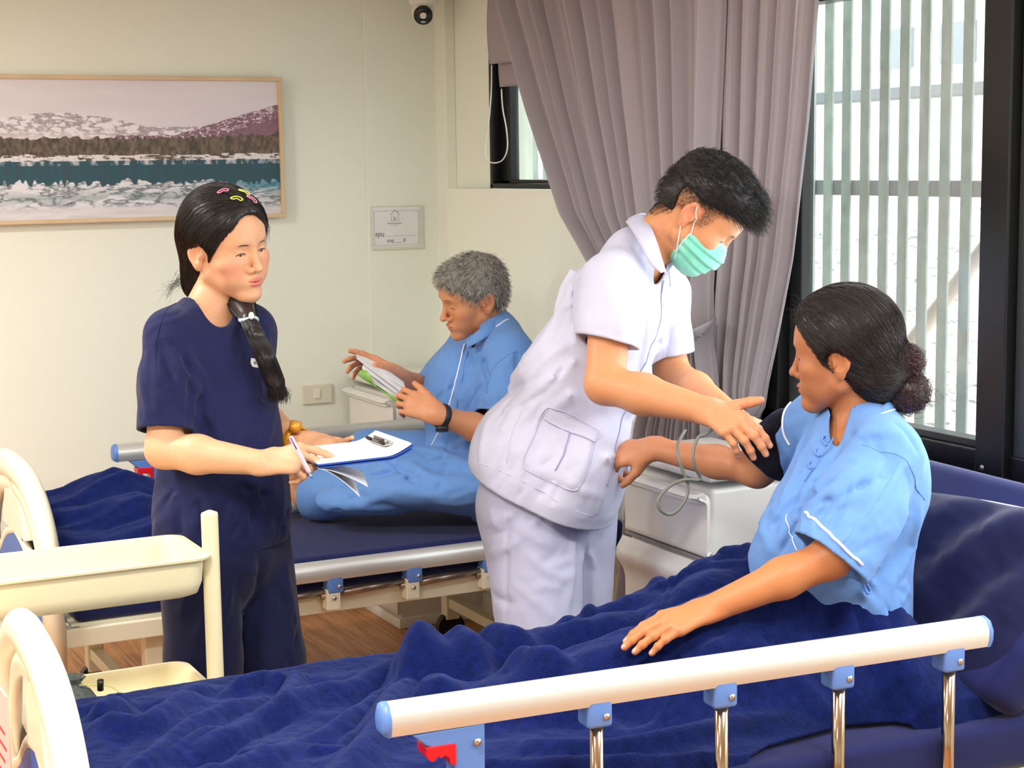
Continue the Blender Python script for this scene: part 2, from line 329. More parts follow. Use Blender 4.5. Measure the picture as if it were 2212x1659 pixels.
# ================================================================ CURTAINS
def curt_mat(name, c):
    q = N(name); q.b.inputs['Roughness'].default_value = 0.8; q.b.inputs['Sheen Weight'].default_value = 0.25; q.b.inputs['Base Color'].default_value = L4(c)
    q.b.inputs['Specular IOR Level'].default_value = 0.2; q.bump(q.noise(900.0, 1).outputs[0], 0.2, 0.0006); return q.m
mcu = curt_mat('mauve_grey_curtain', (172, 165, 172))
def interp(z, tab):
    tab = sorted(tab); return np.interp(z, [t[0] for t in tab], [t[1] for t in tab])
def curtain(xbase, Lt, Rt, n, amp, seed, z0, z1, nu=420, nv=90, xt=None):
    def fn(U, V):
        z = z0+(z1-z0)*V; Ly = interp(z, Lt); Ry = interp(z, Rt); wd = np.abs(Ly-Ry)
        s = U+0.012*np.sin(U*23+seed)+0.010*np.sin(U*41+seed*2); ph = 2*np.pi*n*s+0.35*np.sin(V*3+seed)+0.25*np.sin(V*5.3+U*9)
        y = Ly+(Ry-Ly)*(U+0.004*np.sin(2*ph)); am = amp*np.clip(0.55+0.5*np.sin(U*17+seed*3)**2+0.25*np.sin(U*37+seed), 0.35, 1.2)
        q = np.sin(ph); pl = np.sign(q)*np.abs(q)**0.7
        x = xbase-am*pl-0.012*np.sin(3*ph+seed)*am/0.05+0.004*fbm(U*30, V*6, 0, 2, seed)
        if xt is not None: x = x+interp(z, xt)
        return x, y, z
    return slab(grid(fn, nu, nv), 0.002)
xc = 2.60
zy = lambda px, py: on(px, py, 'x', xc)
def tab(pts): return [(zy(*p)[2], zy(*p)[1]) for p in pts]
Lt = tab([(1070, -60), (1085, 20), (1150, 240), (1225, 460), (1320, 620), (1440, 700), (1455, 730), (1430, 800), (1395, 920)])+[(0.45, zy(1360, 1100)[1]), (0.03, zy(1330, 1280)[1])]
Rt = tab([(1545, -60), (1545, 20), (1535, 240), (1525, 460), (1520, 620), (1522, 700), (1522, 730), (1532, 800), (1540, 920)])+[(0.03, zy(1545, 1000)[1])]
put('curtain', curtain(xc, Lt, Rt, 12, 0.030, 1.3, 0.03, 2.236, 560, 110, xt=[(0.03, 0.0), (1.1, -0.01), (1.4, 0.0), (2.3, 0.0)]), mcu, cat='curtain', label='mauve grey curtain panel swept aside into the tieback, left of the straight panel', group='mauve curtains', loc=(xc, 4.3, 0.03))
zy = lambda px, py: on(px, py, 'x', 2.652)
Lt = tab([(1520, -60), (1530, 20), (1530, 400), (1520, 640), (1518, 760), (1522, 830), (1540, 900)])+[(0.03, zy(1560, 1000)[1])]
Rt = tab([(1775, -60), (1765, 0), (1742, 260), (1704, 560), (1668, 740), (1648, 830), (1640, 880), (1610, 930)])+[(0.03, zy(1600, 1000)[1])]
put('curtain', curtain(2.652, Lt, Rt, 6, 0.024, 4.1, 0.03, 2.236, 420, 110), mcu, cat='curtain', label='straight hanging mauve grey curtain panel beside the big window', group='mauve curtains', loc=(xc-0.05, 3.8, 0.03))
tp = [on(1436, 752, 'x', 2.60), on(1458, 742, 'x', 2.545), on(1492, 727, 'x', 2.535), on(1516, 714, 'x', 2.55), on(1530, 706, 'x', 2.61)]
tb = tube(smooth_path(tp, 6), 0.034, 12, flat=0.16, up=None)
put('curtain_tieback', tb, mcu, cat='tieback', label='fabric tieback band around the swept curtain behind the masked nurse')
# curtain track
put('curtain_track', box((2.62, 3.9, 2.251), (0.10, 3.2, 0.020), 0.003), mwh, cat='track', label='white curtain track on the ceiling above the mauve curtains')
# roman blind on the small window
mbl = curt_mat('blind_cloth', (168, 154, 160))
rb = thing('roman_blind', 'folded mauve fabric blind over the small window', 'blind', (2.63, 4.95, 1.9))
def pelm(y0, y1, z0, z1, x0, th, sag):
    def fn(U, V):
        y = y0+(y1-y0)*U; z = z1+(z0-z1)*V-sag*V*(U*(1-U))*4; return x0-th*np.sin(V*np.pi*0.9)*0.5-0.006*np.sin(U*9+V*3), y, z
    return slab(grid(fn, 30, 16), 0.012)
bt = on(1056, 10, 'x', 2.66); bb = on(1060, 138, 'x', 2.66)
put('pelmet', pelm(4.4, bt[1]+0.01, bb[2], 2.235, 2.665, 0.03, 0.004), mbl, rb)
b2 = on(1078, 188, 'x', 2.70); put('lower_fold', pelm(4.4, on(1076, 150, 'x', 2.70)[1], b2[2], bb[2]+0.06, 2.705, 0.02, 0.003), mbl, rb)
cc = [on(p[0], p[1], 'x', 2.63) for p in ((1062, 140), (1061, 200), (1056, 260), (1048, 320), (1052, 345), (1068, 352), (1086, 345), (1096, 320), (1094, 280), (1086, 235), (1083, 192))]
put('blind_cord', tube(smooth_path(cc, 6), 0.0024, 6), mwh, rb)
# ================================================================ wall things
# dome security camera
c = on(915, 0, 'y', D-0.20); cx_, cy_ = c[0], c[1]
dm = thing('dome_camera', 'white round security camera with black face under the ceiling', 'security camera', (cx_, cy_, 2.12))
mpl = mat('white_plastic', (238, 236, 228), 0.35)
put('mount', lathe([(0.0, 0.0), (0.052, 0.0), (0.054, -0.03), (0.048, -0.045), (0.0, -0.046)], 40, (cx_, cy_, CZ)), mpl, dm)
bc = on(914, 26, 'y', cy_); vd = nrm(CAM-bc); vd = nrm(vd+A(0, 0, -0.35))
put('ball_housing', ball(bc, 0.042, 28), mpl, dm)
fr = frame(np.cross(A(0, 0, 1), vd), vd)
put('lens_face', xf(lathe([(0.0, 0.0), (0.0, 0.0), (0.034, 0.0), (0.0345, -0.012), (0.0, -0.014)], 32), bc+vd*0.040, fr), mat('camera_black', (24, 25, 28), 0.15), dm)
put('sensor', xf(ball((0, 0, 0), (0.010, 0.005, 0.003), 12), bc+vd*0.041-fr[1]*0.0225*(1 if fr[1][2] > 0 else -1), fr), mat('sensor_glass', (190, 186, 190), 0.2), dm)
# A5 name sheet in a clear holder
p0 = on(801, 446, 'y', D-0.01); p1 = on(915, 537, 'y', D-0.01); sxm, szm = (p0[0]+p1[0])/2, (p0[2]+p1[2])/2; sw_, sh_ = p1[0]-p0[0], p0[2]-p1[2]
sg = thing('name_sign', 'printed white name sheet in a clear holder on the far wall', 'sign', (sxm, D, szm-sh_/2))
q = N('clear_acrylic'); q.b.inputs['Base Color'].default_value = (0.9, 0.9, 0.85, 1); q.b.inputs['Roughness'].default_value = 0.15; q.b.inputs['Alpha'].default_value = 0.35; macr = q.m
put('holder', box((sxm, D-0.012, szm), (sw_, 0.006, sh_), 0.002), mat('holder_back', (226, 224, 208), 0.3), sg, smooth=False)
y_ = D-0.0158
put('paper', box((sxm-0.006, y_, szm+0.003), (sw_*0.90, 0.0008, sh_*0.90)), mat('sheet_white', (240, 240, 244), 0.6), sg, smooth=False)
mink = mat('grey_ink', (120, 120, 126), 0.7); y2 = y_-0.0008
bw, bh = sw_*0.86, sh_*0.78; zc = szm+0.0
def line(x0, z0, x1, z1, t=0.0009):
    return cyl((x0, y2, z0), (x1, y2, z1), t/2, 6)
put('border', join(line(sxm-0.006-bw/2, zc-bh/2, sxm-0.006+bw/2, zc-bh/2), line(sxm-0.006-bw/2, zc+bh/2, sxm-0.006+bw/2, zc+bh/2), line(sxm-0.006-bw/2, zc-bh/2, sxm-0.006-bw/2, zc+bh/2), line(sxm-0.006+bw/2, zc-bh/2, sxm-0.006+bw/2, zc+bh/2)), mink, sg)
hx, hz = sxm-0.012, zc+bh*0.33
put('house_emblem', join(line(hx-0.019, hz+0.006, hx, hz+0.024, .0014), line(hx, hz+0.024, hx+0.019, hz+0.006, .0014), line(hx+0.012, hz+0.012, hx+0.012, hz+0.022, .0014), line(hx-0.015, hz+0.004, hx-0.015, hz-0.016), line(hx+0.015, hz+0.004, hx+0.015, hz-0.016), line(hx-0.015, hz-0.016, hx+0.015, hz-0.016), line(hx-0.001, hz-0.014, hx-0.001, hz-0.002, .002), line(hx+0.006, hz-0.002, hx+0.003, hz-0.014, .001), line(hx-0.008, hz+0.002, hx-0.005, hz-0.014, .001)), mink, sg)
def text(name, s, x, z, size, m_, parent, yy=None, bold=0.0, loc=None, ax=None):
    cu = bpy.data.curves.new(name, 'FONT'); cu.body = s; cu.size = size; cu.extrude = 0.0003; cu.align_x = 'CENTER'; cu.offset = bold; cu.materials.append(m_)
    o = bpy.data.objects.new(name, cu); sc.collection.objects.link(o); o.parent = parent
    if ax is None: o.location = tuple(A(x, yy, z)-LOC[parent]); o.rotation_euler = (math.radians(90), 0, 0)
    else:
        Mx = Matrix((tuple(ax[0]), tuple(ax[1]), tuple(ax[2]))).transposed().to_4x4(); o.matrix_basis = Matrix.Translation(tuple(np.asarray(loc)-LOC[parent])) @ Mx
    bpy.context.view_layer.update(); me = bpy.data.meshes.new_from_object(o.evaluated_get(bpy.context.evaluated_depsgraph_get())); me.name = name; mb_ = o.matrix_basis.copy(); bpy.data.objects.remove(o)
    o = bpy.data.objects.new(name, me); sc.collection.objects.link(o); o.parent = parent; o.matrix_basis = mb_
    return o
text('printed_words', 'คุณ', sxm-bw*0.41, zc-bh*0.24, 0.024, mink, sg, y2, 0.0003)
put('writing_line', line(sxm-bw*0.30, zc-bh*0.24, sxm+bw*0.42, zc-bh*0.24, 0.0007), mink, sg)
text('printed_words', 'อายุ ___ ปี', sxm-0.008, zc-bh*0.42, 0.018, mink, sg, y2, 0.0002)
put('caption_line', join(line(hx-0.032, hz-0.025, hx+0.026, hz-0.025, 0.0022), line(hx-0.02, hz-0.031, hx+0.016, hz-0.031, 0.001)), mink, sg)
# light switch
p0 = on(651, 831, 'y', D-0.01); p1 = on(719, 871, 'y', D-0.01)
sx_, sz_ = (p0[0]+p1[0])/2, (p0[2]+p1[2])/2
lsw = thing('light_switch', 'cream wall switch plate with one rocker above the far bed', 'switch', (sx_, D, sz_))
mcr = mat('cream_plate', (230, 228, 210), 0.4)
put('plate', box((sx_, D-0.007, sz_), (0.118, 0.014, 0.073), 0.004), mcr, lsw, smooth=False)
put('rocker', box((sx_-0.002, D-0.016, sz_+0.001), (0.024, 0.008, 0.034), 0.003), mat('rocker_plastic', (240, 239, 226), 0.3), lsw, smooth=False)
# ---------------------------------------------------------------- framed landscape
fy = D-0.03
P1 = on(603, 166, 'y', fy); P2 = on(614, 470, 'y', fy); xr = (P1[0]+P2[0])/2; zt, zb = P1[2]-0.003, P2[2]+0.002; hgt = zt-zb; wid = 1.42; xl = xr-wid
pf = thing('framed_landscape', 'large framed print of snowy mountains, pine trees and a teal lake', 'picture', (xr-wid/2, D, zb))
mfr = mat('pale_wood_frame', (222, 196, 158), 0.5, var=0.06, vs_=10)
t = 0.014
put('frame', join(box(((xl+xr)/2, fy, zt-t/2), (wid, 0.05, t), 0.002), box(((xl+xr)/2, fy, zb+t/2), (wid, 0.05, t), 0.002), box((xl+t/2, fy, (zt+zb)/2), (t, 0.05, hgt-2*t), 0.002), box((xr-t/2, fy, (zt+zb)/2), (t, 0.05, hgt-2*t), 0.002)), mfr, pf, smooth=False)
nu, nv = 640, 250
U, V = np.meshgrid(np.linspace(0, 1, nu), np.linspace(0, 1, nv), indexing='ij')   # V 0 = top
u = U*2.35   # width in picture heights
def C(c): return lin(c)
def mixc(a_, b_, f): f = np.clip(f, 0, 1)[..., None]; return a_*(1-f)+b_*f
ux = (1-U)      # distance from right edge
sky = mixc(C((236, 234, 240))+0*U[..., None], C((226, 216, 228)), fbm(u*1.5, V*6, 0, 3, 3)*1.2-0.3)
col = sky.copy()
ridge = 0.262-0.035*fbm(u*3, 0*u+1, 0, 3, 5)-0.03*np.exp(-((U-0.45)/0.12)**2)+0.075*np.exp(-((ux-0.30)/0.09)**2)+0.05*np.exp(-((ux-0.18)/0.06)**2)+0.012*(fbm(u*25, 0*u, 0, 3, 6)-0.5)+0.03
rr_ = 0.40-0.23*np.clip((0.27-ux)/0.27, 0, 1)+0.01*(fbm(u*30, 0*u, 0, 3, 9)-0.5)
rock = np.clip(np.abs(fbm(u*14+V*10, V*26-u*6, 0, 5, 21, 0.6)-0.5)*9-0.15, 0, 1); rock = 1-rock
snow = mixc(C((244, 240, 246))+0*U[..., None], C((120, 96, 112)), rock*0.75*np.clip(1.3-(V-ridge)*4, 0.25, 1))
col = np.where((V > ridge)[..., None], snow, col)
s2 = np.clip(np.abs(fbm(u*18, V*40, 0, 5, 33, 0.6)-0.5)*8, 0, 1); hill = mixc(C((128, 84, 104))+0*U[..., None], C((238, 230, 240)), (s2 < 0.25)*1.0*(V < rr_+0.10)+0.15*fbm(u*60, V*60, 0, 2))
col = np.where(((V > rr_) & (ux < 0.42))[..., None], hill, col)
mist = np.clip((V-0.36)/0.07, 0, 1)*np.clip((0.62-U)*4, 0, 1); col = mixc(col, C((236, 230, 232)), mist*0.7)
tree_top = 0.435-0.03*vnoise(u*55, 0*u, 0, 4)**2-0.02*fbm(u*9, 0*u, 0, 3, 8)-0.02*np.clip((0.25-ux)*4, 0, 1)
trees = mixc(C((84, 74, 66))+0*U[..., None], C((150, 132, 116)), fbm(u*70, V*30, 0, 4, 41)*1.3-0.4)
trees = mixc(trees, C((62, 60, 46)), np.clip(fbm(u*40, V*14, 0, 3, 44)*3-1.6, 0, 1))
col = np.where((V > tree_top)[..., None], trees, col)
shore = 0.56+0.012*(fbm(u*14, 0*u, 0, 3, 51)-0.5)
sb = (V > shore-0.03*fbm(u*8, V*30, 0, 3, 52)) & (fbm(u*20, V*60, 0, 3, 53) > 0.40)
col = np.where(sb[..., None], mixc(C((236, 232, 236))+0*U[..., None], C((110, 100, 96)), fbm(u*50, V*90, 0, 3, 54)*1.6-0.9), col)
wl = 0.585
vs2 = vnoise(u*60, 0*u, 0, 61)
lim = 0.70+0.05*vs2+0.05*fbm(u*7, 0*u, 0, 3, 62)-0.03*np.clip((0.3-U)*3, 0, 1)
water = mixc(C((30, 86, 104))+0*U[..., None], C((52, 74, 82)), fbm(u*90, V*5, 0, 3, 63)*1.4-0.3)
water = mixc(water, C((220, 224, 232)), (V < wl+0.03)*np.clip(fbm(u*45, V*12, 0, 3, 64)*3-1.5, 0, 1))
r2 = np.clip(np.abs(fbm(u*10+V*4, V*26, 0, 5, 71, 0.6)-0.5)*7, 0, 1)
refl = mixc(C((92, 104, 112))+0*U[..., None], C((232, 234, 242)), r2*1.3)
refl = mixc(refl, C((20, 130, 160)), np.clip((0.25-ux)*6, 0, 1)*np.clip(1-np.abs(V-0.77)*12, 0, 1)*0.9)
refl = mixc(refl, C((96, 128, 116)), np.clip(1-np.abs(V-0.85)*14, 0, 1)*0.5*(fbm(u*6, V*20, 0, 3, 75) > 0.5))
wat = np.where((V > lim)[..., None], refl, water)
ice = mixc(C((206, 206, 212))+0*U[..., None], C((232, 230, 236)), fbm(u*5, V*30, 0, 4, 81)*1.6-0.3)
wat = mixc(wat, ice, np.clip((V-0.885-0.03*(U-0.5)-0.02*fbm(u*4, 0*u, 0, 2, 82))*30, 0, 1))
col = np.where((V > wl)[..., None], wat, col)
Pp = np.stack([xl+t+(wid-2*t)*U, 0*U+fy-0.012, zt-t-(hgt-2*t)*V], -1).reshape(-1, 3)
i = np.arange(nu-1)[:, None]*nv+np.arange(nv-1)[None]; i = i.ravel(); Fp = np.stack([i, i+1, i+nv+1, i+nv], -1)
q = N('landscape_print'); ca = q.n('ShaderNodeVertexColor', layer_name='Col'); q.l(ca.outputs[0], q.b.inputs['Base Color']); q.b.inputs['Roughness'].default_value = 0.5
put('canvas', (Pp, Fp), q.m, pf, smooth=False, col=col.reshape(-1, 3))
put('backing', box(((xl+xr)/2, fy+0.006, (zt+zb)/2), (wid-2*t, 0.02, hgt-2*t)), mblack, pf, smooth=False)
# ================================================================ bedside lockers (moulded plastic)
mlk = mat('locker_plastic', (236, 235, 230), 0.28, var=0.012, spec=0.5)
mlg = mat('locker_groove', (150, 148, 144), 0.6)
def locker(x0, x1, y0, y1, top, label):
    t = thing('bedside_locker', label, 'locker', ((x0+x1)/2, (y0+y1)/2, 0), 'plastic bedside lockers'); cx, cy = (x0+x1)/2, (y0+y1)/2; wx, wy = x1-x0, y1-y0; z = 0.0
    put('body', join(box((cx, cy, top/2-0.02), (wx-0.02, wy-0.02, top-0.05), 0.012, 3), box((cx, cy, 0.02), (wx, wy, 0.04), 0.006)), mlk, t, smooth=True, auto=35)
    put('lid', join(box((cx, cy, top-0.012), (wx+0.012, wy+0.012, 0.026), 0.010, 3), box((cx, cy, top+0.008), (wx-0.06, wy-0.06, 0.018), 0.008, 3)), mlk, t, smooth=True, auto=35)
    # front faces -x: an upper drawer with lipped handle, a lower door
    def front(z0, z1):
        def fn(U, V):
            y = y0+0.006+(wy-0.012)*U; zz = z0+(z1-z0)*V; lip = 0.030*np.exp(-((V-0.93)/0.06)**2)+0.012*np.clip(1-V*3, 0, 1)*0
            ed = np.minimum(np.minimum(U, 1-U)*wy, np.minimum(V, 1-V)*(z1-z0)); return x0-0.004-lip-0.010*np.clip(ed/0.012, 0, 1)**0.5, y, zz
        m_ = grid(fn, 24, 40); return slab((m_[0], [tuple(reversed(f)) for f in m_[1]]), 0.02)
    zs = top*0.745
    dr = put('drawer', front(zs+0.01, top-0.05), mlk, t, smooth=True, auto=40)
    db = put('door', front(0.05, zs-0.005), mlk, t, smooth=True, auto=40)
    put('door_gap', box((cx-0.002, cy, zs+0.002), (wx+0.0, wy-0.006, 0.008)), mlg, t, smooth=False)
    return t
# ================================================================ HOSPITAL BEDS
mcream = mat('cream_abs', (244, 238, 214), 0.32, var=0.01, vs_=2)
mcream2 = mat('cream_enamel', (232, 228, 204), 0.4, var=0.02, vs_=3)
mblue = mat('hinge_blue', (92, 132, 204), 0.4, var=0.04)
mblue2 = mat('panel_blue', (36, 92, 190), 0.4, var=0.08, vs_=60)
mred = mat('lever_red', (216, 18, 34), 0.35)
malu = mat('brushed_aluminium', (214, 216, 214), 0.36, 0.55, var=0.03, vs_=3)
mchr = mat('chrome_post', (176, 160, 140), 0.16, 1.0, var=0.05)
msteel = mat('screw_steel', (190, 190, 190), 0.25, 1.0)
def navy(name, c=(24, 32, 84), **k): return cloth_mat(name, c, sheen=0.12, **k)
mmat = navy('navy_mattress_cover', (24, 32, 84), wr=0.08, wscale=8)
mpil = navy('navy_pillow_cover', (17, 22, 62), wr=0.12, wscale=12)
def bed(label, u0, yc, yaw, near_up, far_up, hz=0.85, bw=0.96, length=2.08, raised=None):
    ca, sa = math.cos(yaw), math.sin(yaw)
    def T(m): v, f = m; v = np.asarray(v, float); return np.stack([u0+v[:, 0]*ca-v[:, 1]*sa, yc+v[:, 0]*sa+v[:, 1]*ca, v[:, 2]], 1), f
    r = thing('hospital_bed', label, 'bed', (u0+ca*1.0, yc+sa*1.0, 0), 'hospital beds')
    h = bw/2
    # ---- end board: arched tube, spokes, panels
    def arch(x=0.0, wdt=h-0.035, top=hz-0.035, e=2.6, zb=0.34):
        P = []
        for k in range(41):
            a = math.pi*k/40; c, s = math.cos(a), math.sin(a)
            P.append((x, wdt*np.sign(c)*abs(c)**(2/e), zb+0.22+(top-zb-0.22)*abs(s)**(2/(e*0.8))))
        return [(x, wdt*1.01, zb)]+P+[(x, -wdt*1.01, zb)]
    def endboard(x):
        fb = put('end_board', T(tube(arch(x), 0.040, 16, flat=0.72, up=(1, 0, 0))), mcream, r)
        pl = []
        for s in (-1, 1):
            # leaf shaped wing running from the post up to the middle
            wing = smooth_path([(x, s*(h-0.10), 0.50), (x, s*(h-0.13), 0.60), (x, s*(h-0.20), 0.69), (x, s*(h-0.31), 0.745), (x, s*0.02, 0.765)], 8)
            pl.append(tube(wing, np.interp(np.linspace(0, 1, len(wing)), [0, .25, .7, 1], [0.006, 0.026, 0.030, 0.026]), 12, flat=0.6, up=(1, 0, 0)))
            pl.append(tube(smooth_path([(x, s*(h-0.05), 0.455), (x, s*(h-0.20), 0.52), (x, s*(h-0.34), 0.60), (x, 0, 0.635)], 8), 0.016, 12, flat=0.8, up=(1, 0, 0)))
        put('wing', T(join(*pl)), mcream, fb)
        poly = [(-h+0.045, 0.34), (h-0.045, 0.34), (h-0.045, 0.46), (h-0.16, 0.51), (h-0.28, 0.57), (0.10, 0.63), (-0.10, 0.63), (-h+0.28, 0.57), (-h+0.16, 0.51), (-h+0.045, 0.46)]
        v, f = prism(poly, -0.009, 0.009, 0.002); v = np.stack([x+v[:, 2], v[:, 0], v[:, 1]], 1); put('blue_panel', T((v, f)), mblue2, fb, smooth=False)
        poly = [(-0.16, 0.63), (0.16, 0.63), (0.10, 0.75), (-0.10, 0.75)]
        v, f = prism(poly, -0.013, 0.013, 0.003); v = np.stack([x+v[:, 2], v[:, 0], v[:, 1]], 1); put('centre_panel', T((v, f)), mcream, fb, smooth=False)
        return fb
    endboard(0.0)
    if raised is None or True:
        put('head_board', T(tube(arch(length), 0.038, 14, flat=0.7, up=(1, 0, 0))), mcream, r)
    # ---- frame, legs, cranks
    zf = 0.415
    put('frame', T(join(box((length/2, -h+0.05, zf), (length-0.06, 0.03, 0.05), 0.003), box((length/2, h-0.05, zf), (length-0.06, 0.03, 0.05), 0.003), box((0.06, 0, zf), (0.03, bw-0.1, 0.05), 0.003), box((length-0.06, 0, zf), (0.03, bw-0.1, 0.05), 0.003), box((length/2, -h+0.075, zf+0.05), (length-0.2, 0.012, 0.055), 0.002), *[box((q_, 0, zf-0.01), (0.04, bw-0.12, 0.03), 0.002) for q_ in (0.55, 1.05, 1.5)])), mcream2, r, smooth=False)
    for (a_, b_) in ((0.28, -h+0.12), (0.28, h-0.12), (length-0.28, -h+0.12), (length-0.28, h-0.12)):
        lg = put('leg', T(join(box((a_, b_, 0.25), (0.05, 0.05, 0.34), 0.004))), mcream2, r, smooth=False)
        put('caster', T(join(tube([(a_-0.002, b_-0.014, 0.05), (a_-0.002, b_+0.014, 0.05)], 0.05, 20), box((a_, b_, 0.085), (0.03, 0.04, 0.03), 0.003))), mblack, lg, smooth=True, auto=40)
    for q_ in (0.28, length-0.28): put('leg_brace', T(box((q_, 0, 0.14), (0.035, bw-0.24, 0.035), 0.003)), mcream2, r, smooth=False)
    # ---- mattress
    zt = 0.55
    if raised is None:
        put('mattress', T(box((length/2+0.01, 0, zt-0.05), (length-0.10, bw-0.10, 0.10), 0.022, 4)), mmat, r)
        put('deck', T(box((length/2, 0, zt-0.108), (length-0.10, bw-0.12, 0.014))), mcream2, r, smooth=False)
    else:
        hinge, ang = raised; Ln = length-hinge+0.17
        put('mattress', T(box((length/2+0.01, 0, zt-0.05), (length-0.10, bw-0.10, 0.10), 0.022, 4)), mmat, r)
        put('deck', T(box((length/2, 0, zt-0.108), (length-0.10, bw-0.12, 0.014))), mcream2, r, smooth=False)
        m_ = box((Ln/2, 0, 0.0), (Ln, bw-0.10, 0.10), 0.035, 5); v = m_[0]; c_, s_ = math.cos(ang), math.sin(ang)
        v = np.stack([hinge+v[:, 0]*c_-v[:, 2]*s_, v[:, 1], zt+0.02+v[:, 0]*s_+v[:, 2]*c_], 1); put('back_cushion', T((v, m_[1])), mmat, r)
    # ---- side rails
    def railset(side, up, a0, a1):
        y = side*(h-0.03); zr = 0.752 if up else 0.522
        if not up: y = side*(h-0.005)
        prof = [(-0.021, -0.026), (0.021, -0.026), (0.026, -0.012), (0.026, 0.006), (0.016, 0.024), (0.0, 0.029), (-0.016, 0.024), (-0.026, 0.006), (-0.026, -0.012)]
        def pr_(x0, x1, m_, nm, par=r, sc_=1.0):
            n_ = len(prof); V = [(x, y+p[0]*sc_, zr+p[1]*sc_) for x in (x0, x1) for p in prof]; Fc = [(k, k+n_, (k+1) % n_+n_, (k+1) % n_) for k in range(n_)]+[tuple(range(n_)), tuple(reversed(range(n_, 2*n_)))]
            return put(nm, T((np.array(V), Fc)), m_, par, smooth=True, auto=50)
        rl = pr_(a0, a1, malu, 'side_rail')
        for e, q_ in ((a0, -1), (a1, 1)):
            n_ = len(prof); st_ = [(0.0, 1.03), (0.005, 1.03), (0.011, 0.93), (0.014, 0.70)]; V = [(e+q_*dx, y+p[0]*s_, zr+p[1]*s_) for dx, s_ in st_ for p in prof]
            Fc = [(i*n_+k, (i+1)*n_+k, (i+1)*n_+(k+1) % n_, i*n_+(k+1) % n_) for i in range(3) for k in range(n_)]+[tuple(range(n_)), tuple(reversed(range(3*n_, 4*n_)))]; put('end_cap', T((np.array(V), Fc)), mblue, rl, smooth=True, auto=50)
        # hinge brackets and posts
        xs = np.linspace(a0+0.13, a1-0.075, 5)
        for k, x in enumerate(xs):
            if k == 0:
                hd = put('handle_housing', T(join(*[(lambda v, f: (np.stack([v[:, 0], v[:, 2]+y, v[:, 1]], 1), f))(*prism([(a0+0.035, zr-0.028), (a0+0.060, zr-0.050), (a0+0.085, zr-0.062), (a0+0.108, zr-0.062), (a0+0.112, zr-0.25 if up else zr-0.14), (a0+0.163, zr-0.25 if up else zr-0.14), (a0+0.165, zr-0.026)], -0.021, 0.021, 0.003))])), mblue, rl, smooth=False)
                put('red_trigger', T((lambda v, f: (np.stack([v[:, 0], v[:, 2]+y, v[:, 1]], 1), f))(*prism([(a0+0.060, zr-0.052), (a0+0.112, zr-0.052), (a0+0.112, zr-0.088), (a0+0.102, zr-0.088), (a0+0.100, zr-0.076), (a0+0.092, zr-0.070), (a0+0.086, zr-0.074), (a0+0.080, zr-0.070), (a0+0.074, zr-0.078), (a0+0.066, zr-0.077), (a0+0.060, zr-0.068)], -0.024, 0.024, 0.002))), mred, hd, smooth=False)
                put('housing_rib', T(box((a0+0.152, y-0.0215*side*0-0.0215, zr-0.17 if up else zr-0.10), (0.022, 0.004, 0.13 if up else 0.07), 0.0015)), mblue, hd, smooth=False)
                put('screw', T(cyl((a0+0.150, y-0.026, zr-0.055), (a0+0.150, y-0.018, zr-0.055), 0.0065, 14)), msteel, hd)
                if up: put('post', T(join(cyl((x+0.005, y, 0.36), (x+0.005, y, zr-0.20), 0.0125, 20))), mchr, rl)
                continue
            bk = put('hinge_bracket', T(box((x, y, zr-0.040), (0.048, 0.046, 0.052), 0.007, 3)), mblue, rl, smooth=True, auto=40)
            put('screw', T(cyl((x+0.011, y-0.026, zr-0.046), (x+0.011, y-0.020, zr-0.046), 0.006, 14)), msteel, bk)
            if up: put('post', T(cyl((x+0.003, y, 0.33), (x+0.003, y, zr-0.05), 0.0125, 20)), mchr, rl)
            else:
                put('post', T(cyl((x-0.28, y+0.004, zr-0.075), (x+0.0, y+0.004, zr-0.062), 0.0105, 14)), mat('folded_post', (150, 134, 126), 0.25, 0.8) if 'folded_post' not in bpy.data.materials else bpy.data.materials['folded_post'], rl)
                hp = put('hinge_plate', T(box((x-0.006, y-0.004*0, zr-0.083), (0.040, 0.040, 0.060), 0.002)), mcream2, rl, smooth=False)
                put('screw', T(cyl((x-0.006, y-0.026, zr-0.078), (x-0.006, y-0.018, zr-0.078), 0.006, 14)), msteel, hp)
        if up: put('rail_base', T(box(((a0+a1)/2, y, 0.345), (a1-a0-0.02, 0.03, 0.03), 0.003)), mcream2, rl, smooth=False)
        return rl
    railset(-1, near_up, 0.497 if near_up else 0.40, 1.695 if near_up else 1.58)
    railset(1, far_up, 0.40, 1.58)
    return r, T
B1, T1 = bed('near hospital bed with raised near side rail, woman patient propped up in it', 0.553, 2.96, math.radians(-3.9), True, False, raised=(1.78, math.radians(52)))
B2, T2 = bed('far hospital bed against the far wall, grey haired man sitting on it', 0.875, 4.86, 0.0, False, True, length=1.80)
# pink card clipped to the near end board
put('patient_card', box((0.513, 3.115, 0.60), (0.004, 0.15, 0.22), 0.001), mat('pink_card', (238, 204, 200), 0.6), cat='card', label='pink patient card clipped on the end board at the left edge', smooth=False)
pc = bpy.data.objects['patient_card']
mrd = mat('card_print_red', (200, 70, 80), 0.6)
put('card_lines', join(*[box((0.5105, 3.115+0.0*k, 0.52+0.028*k), (0.001, 0.11-0.02*(k % 3), 0.006)) for k in range(5)]), mrd, pc, smooth=False)
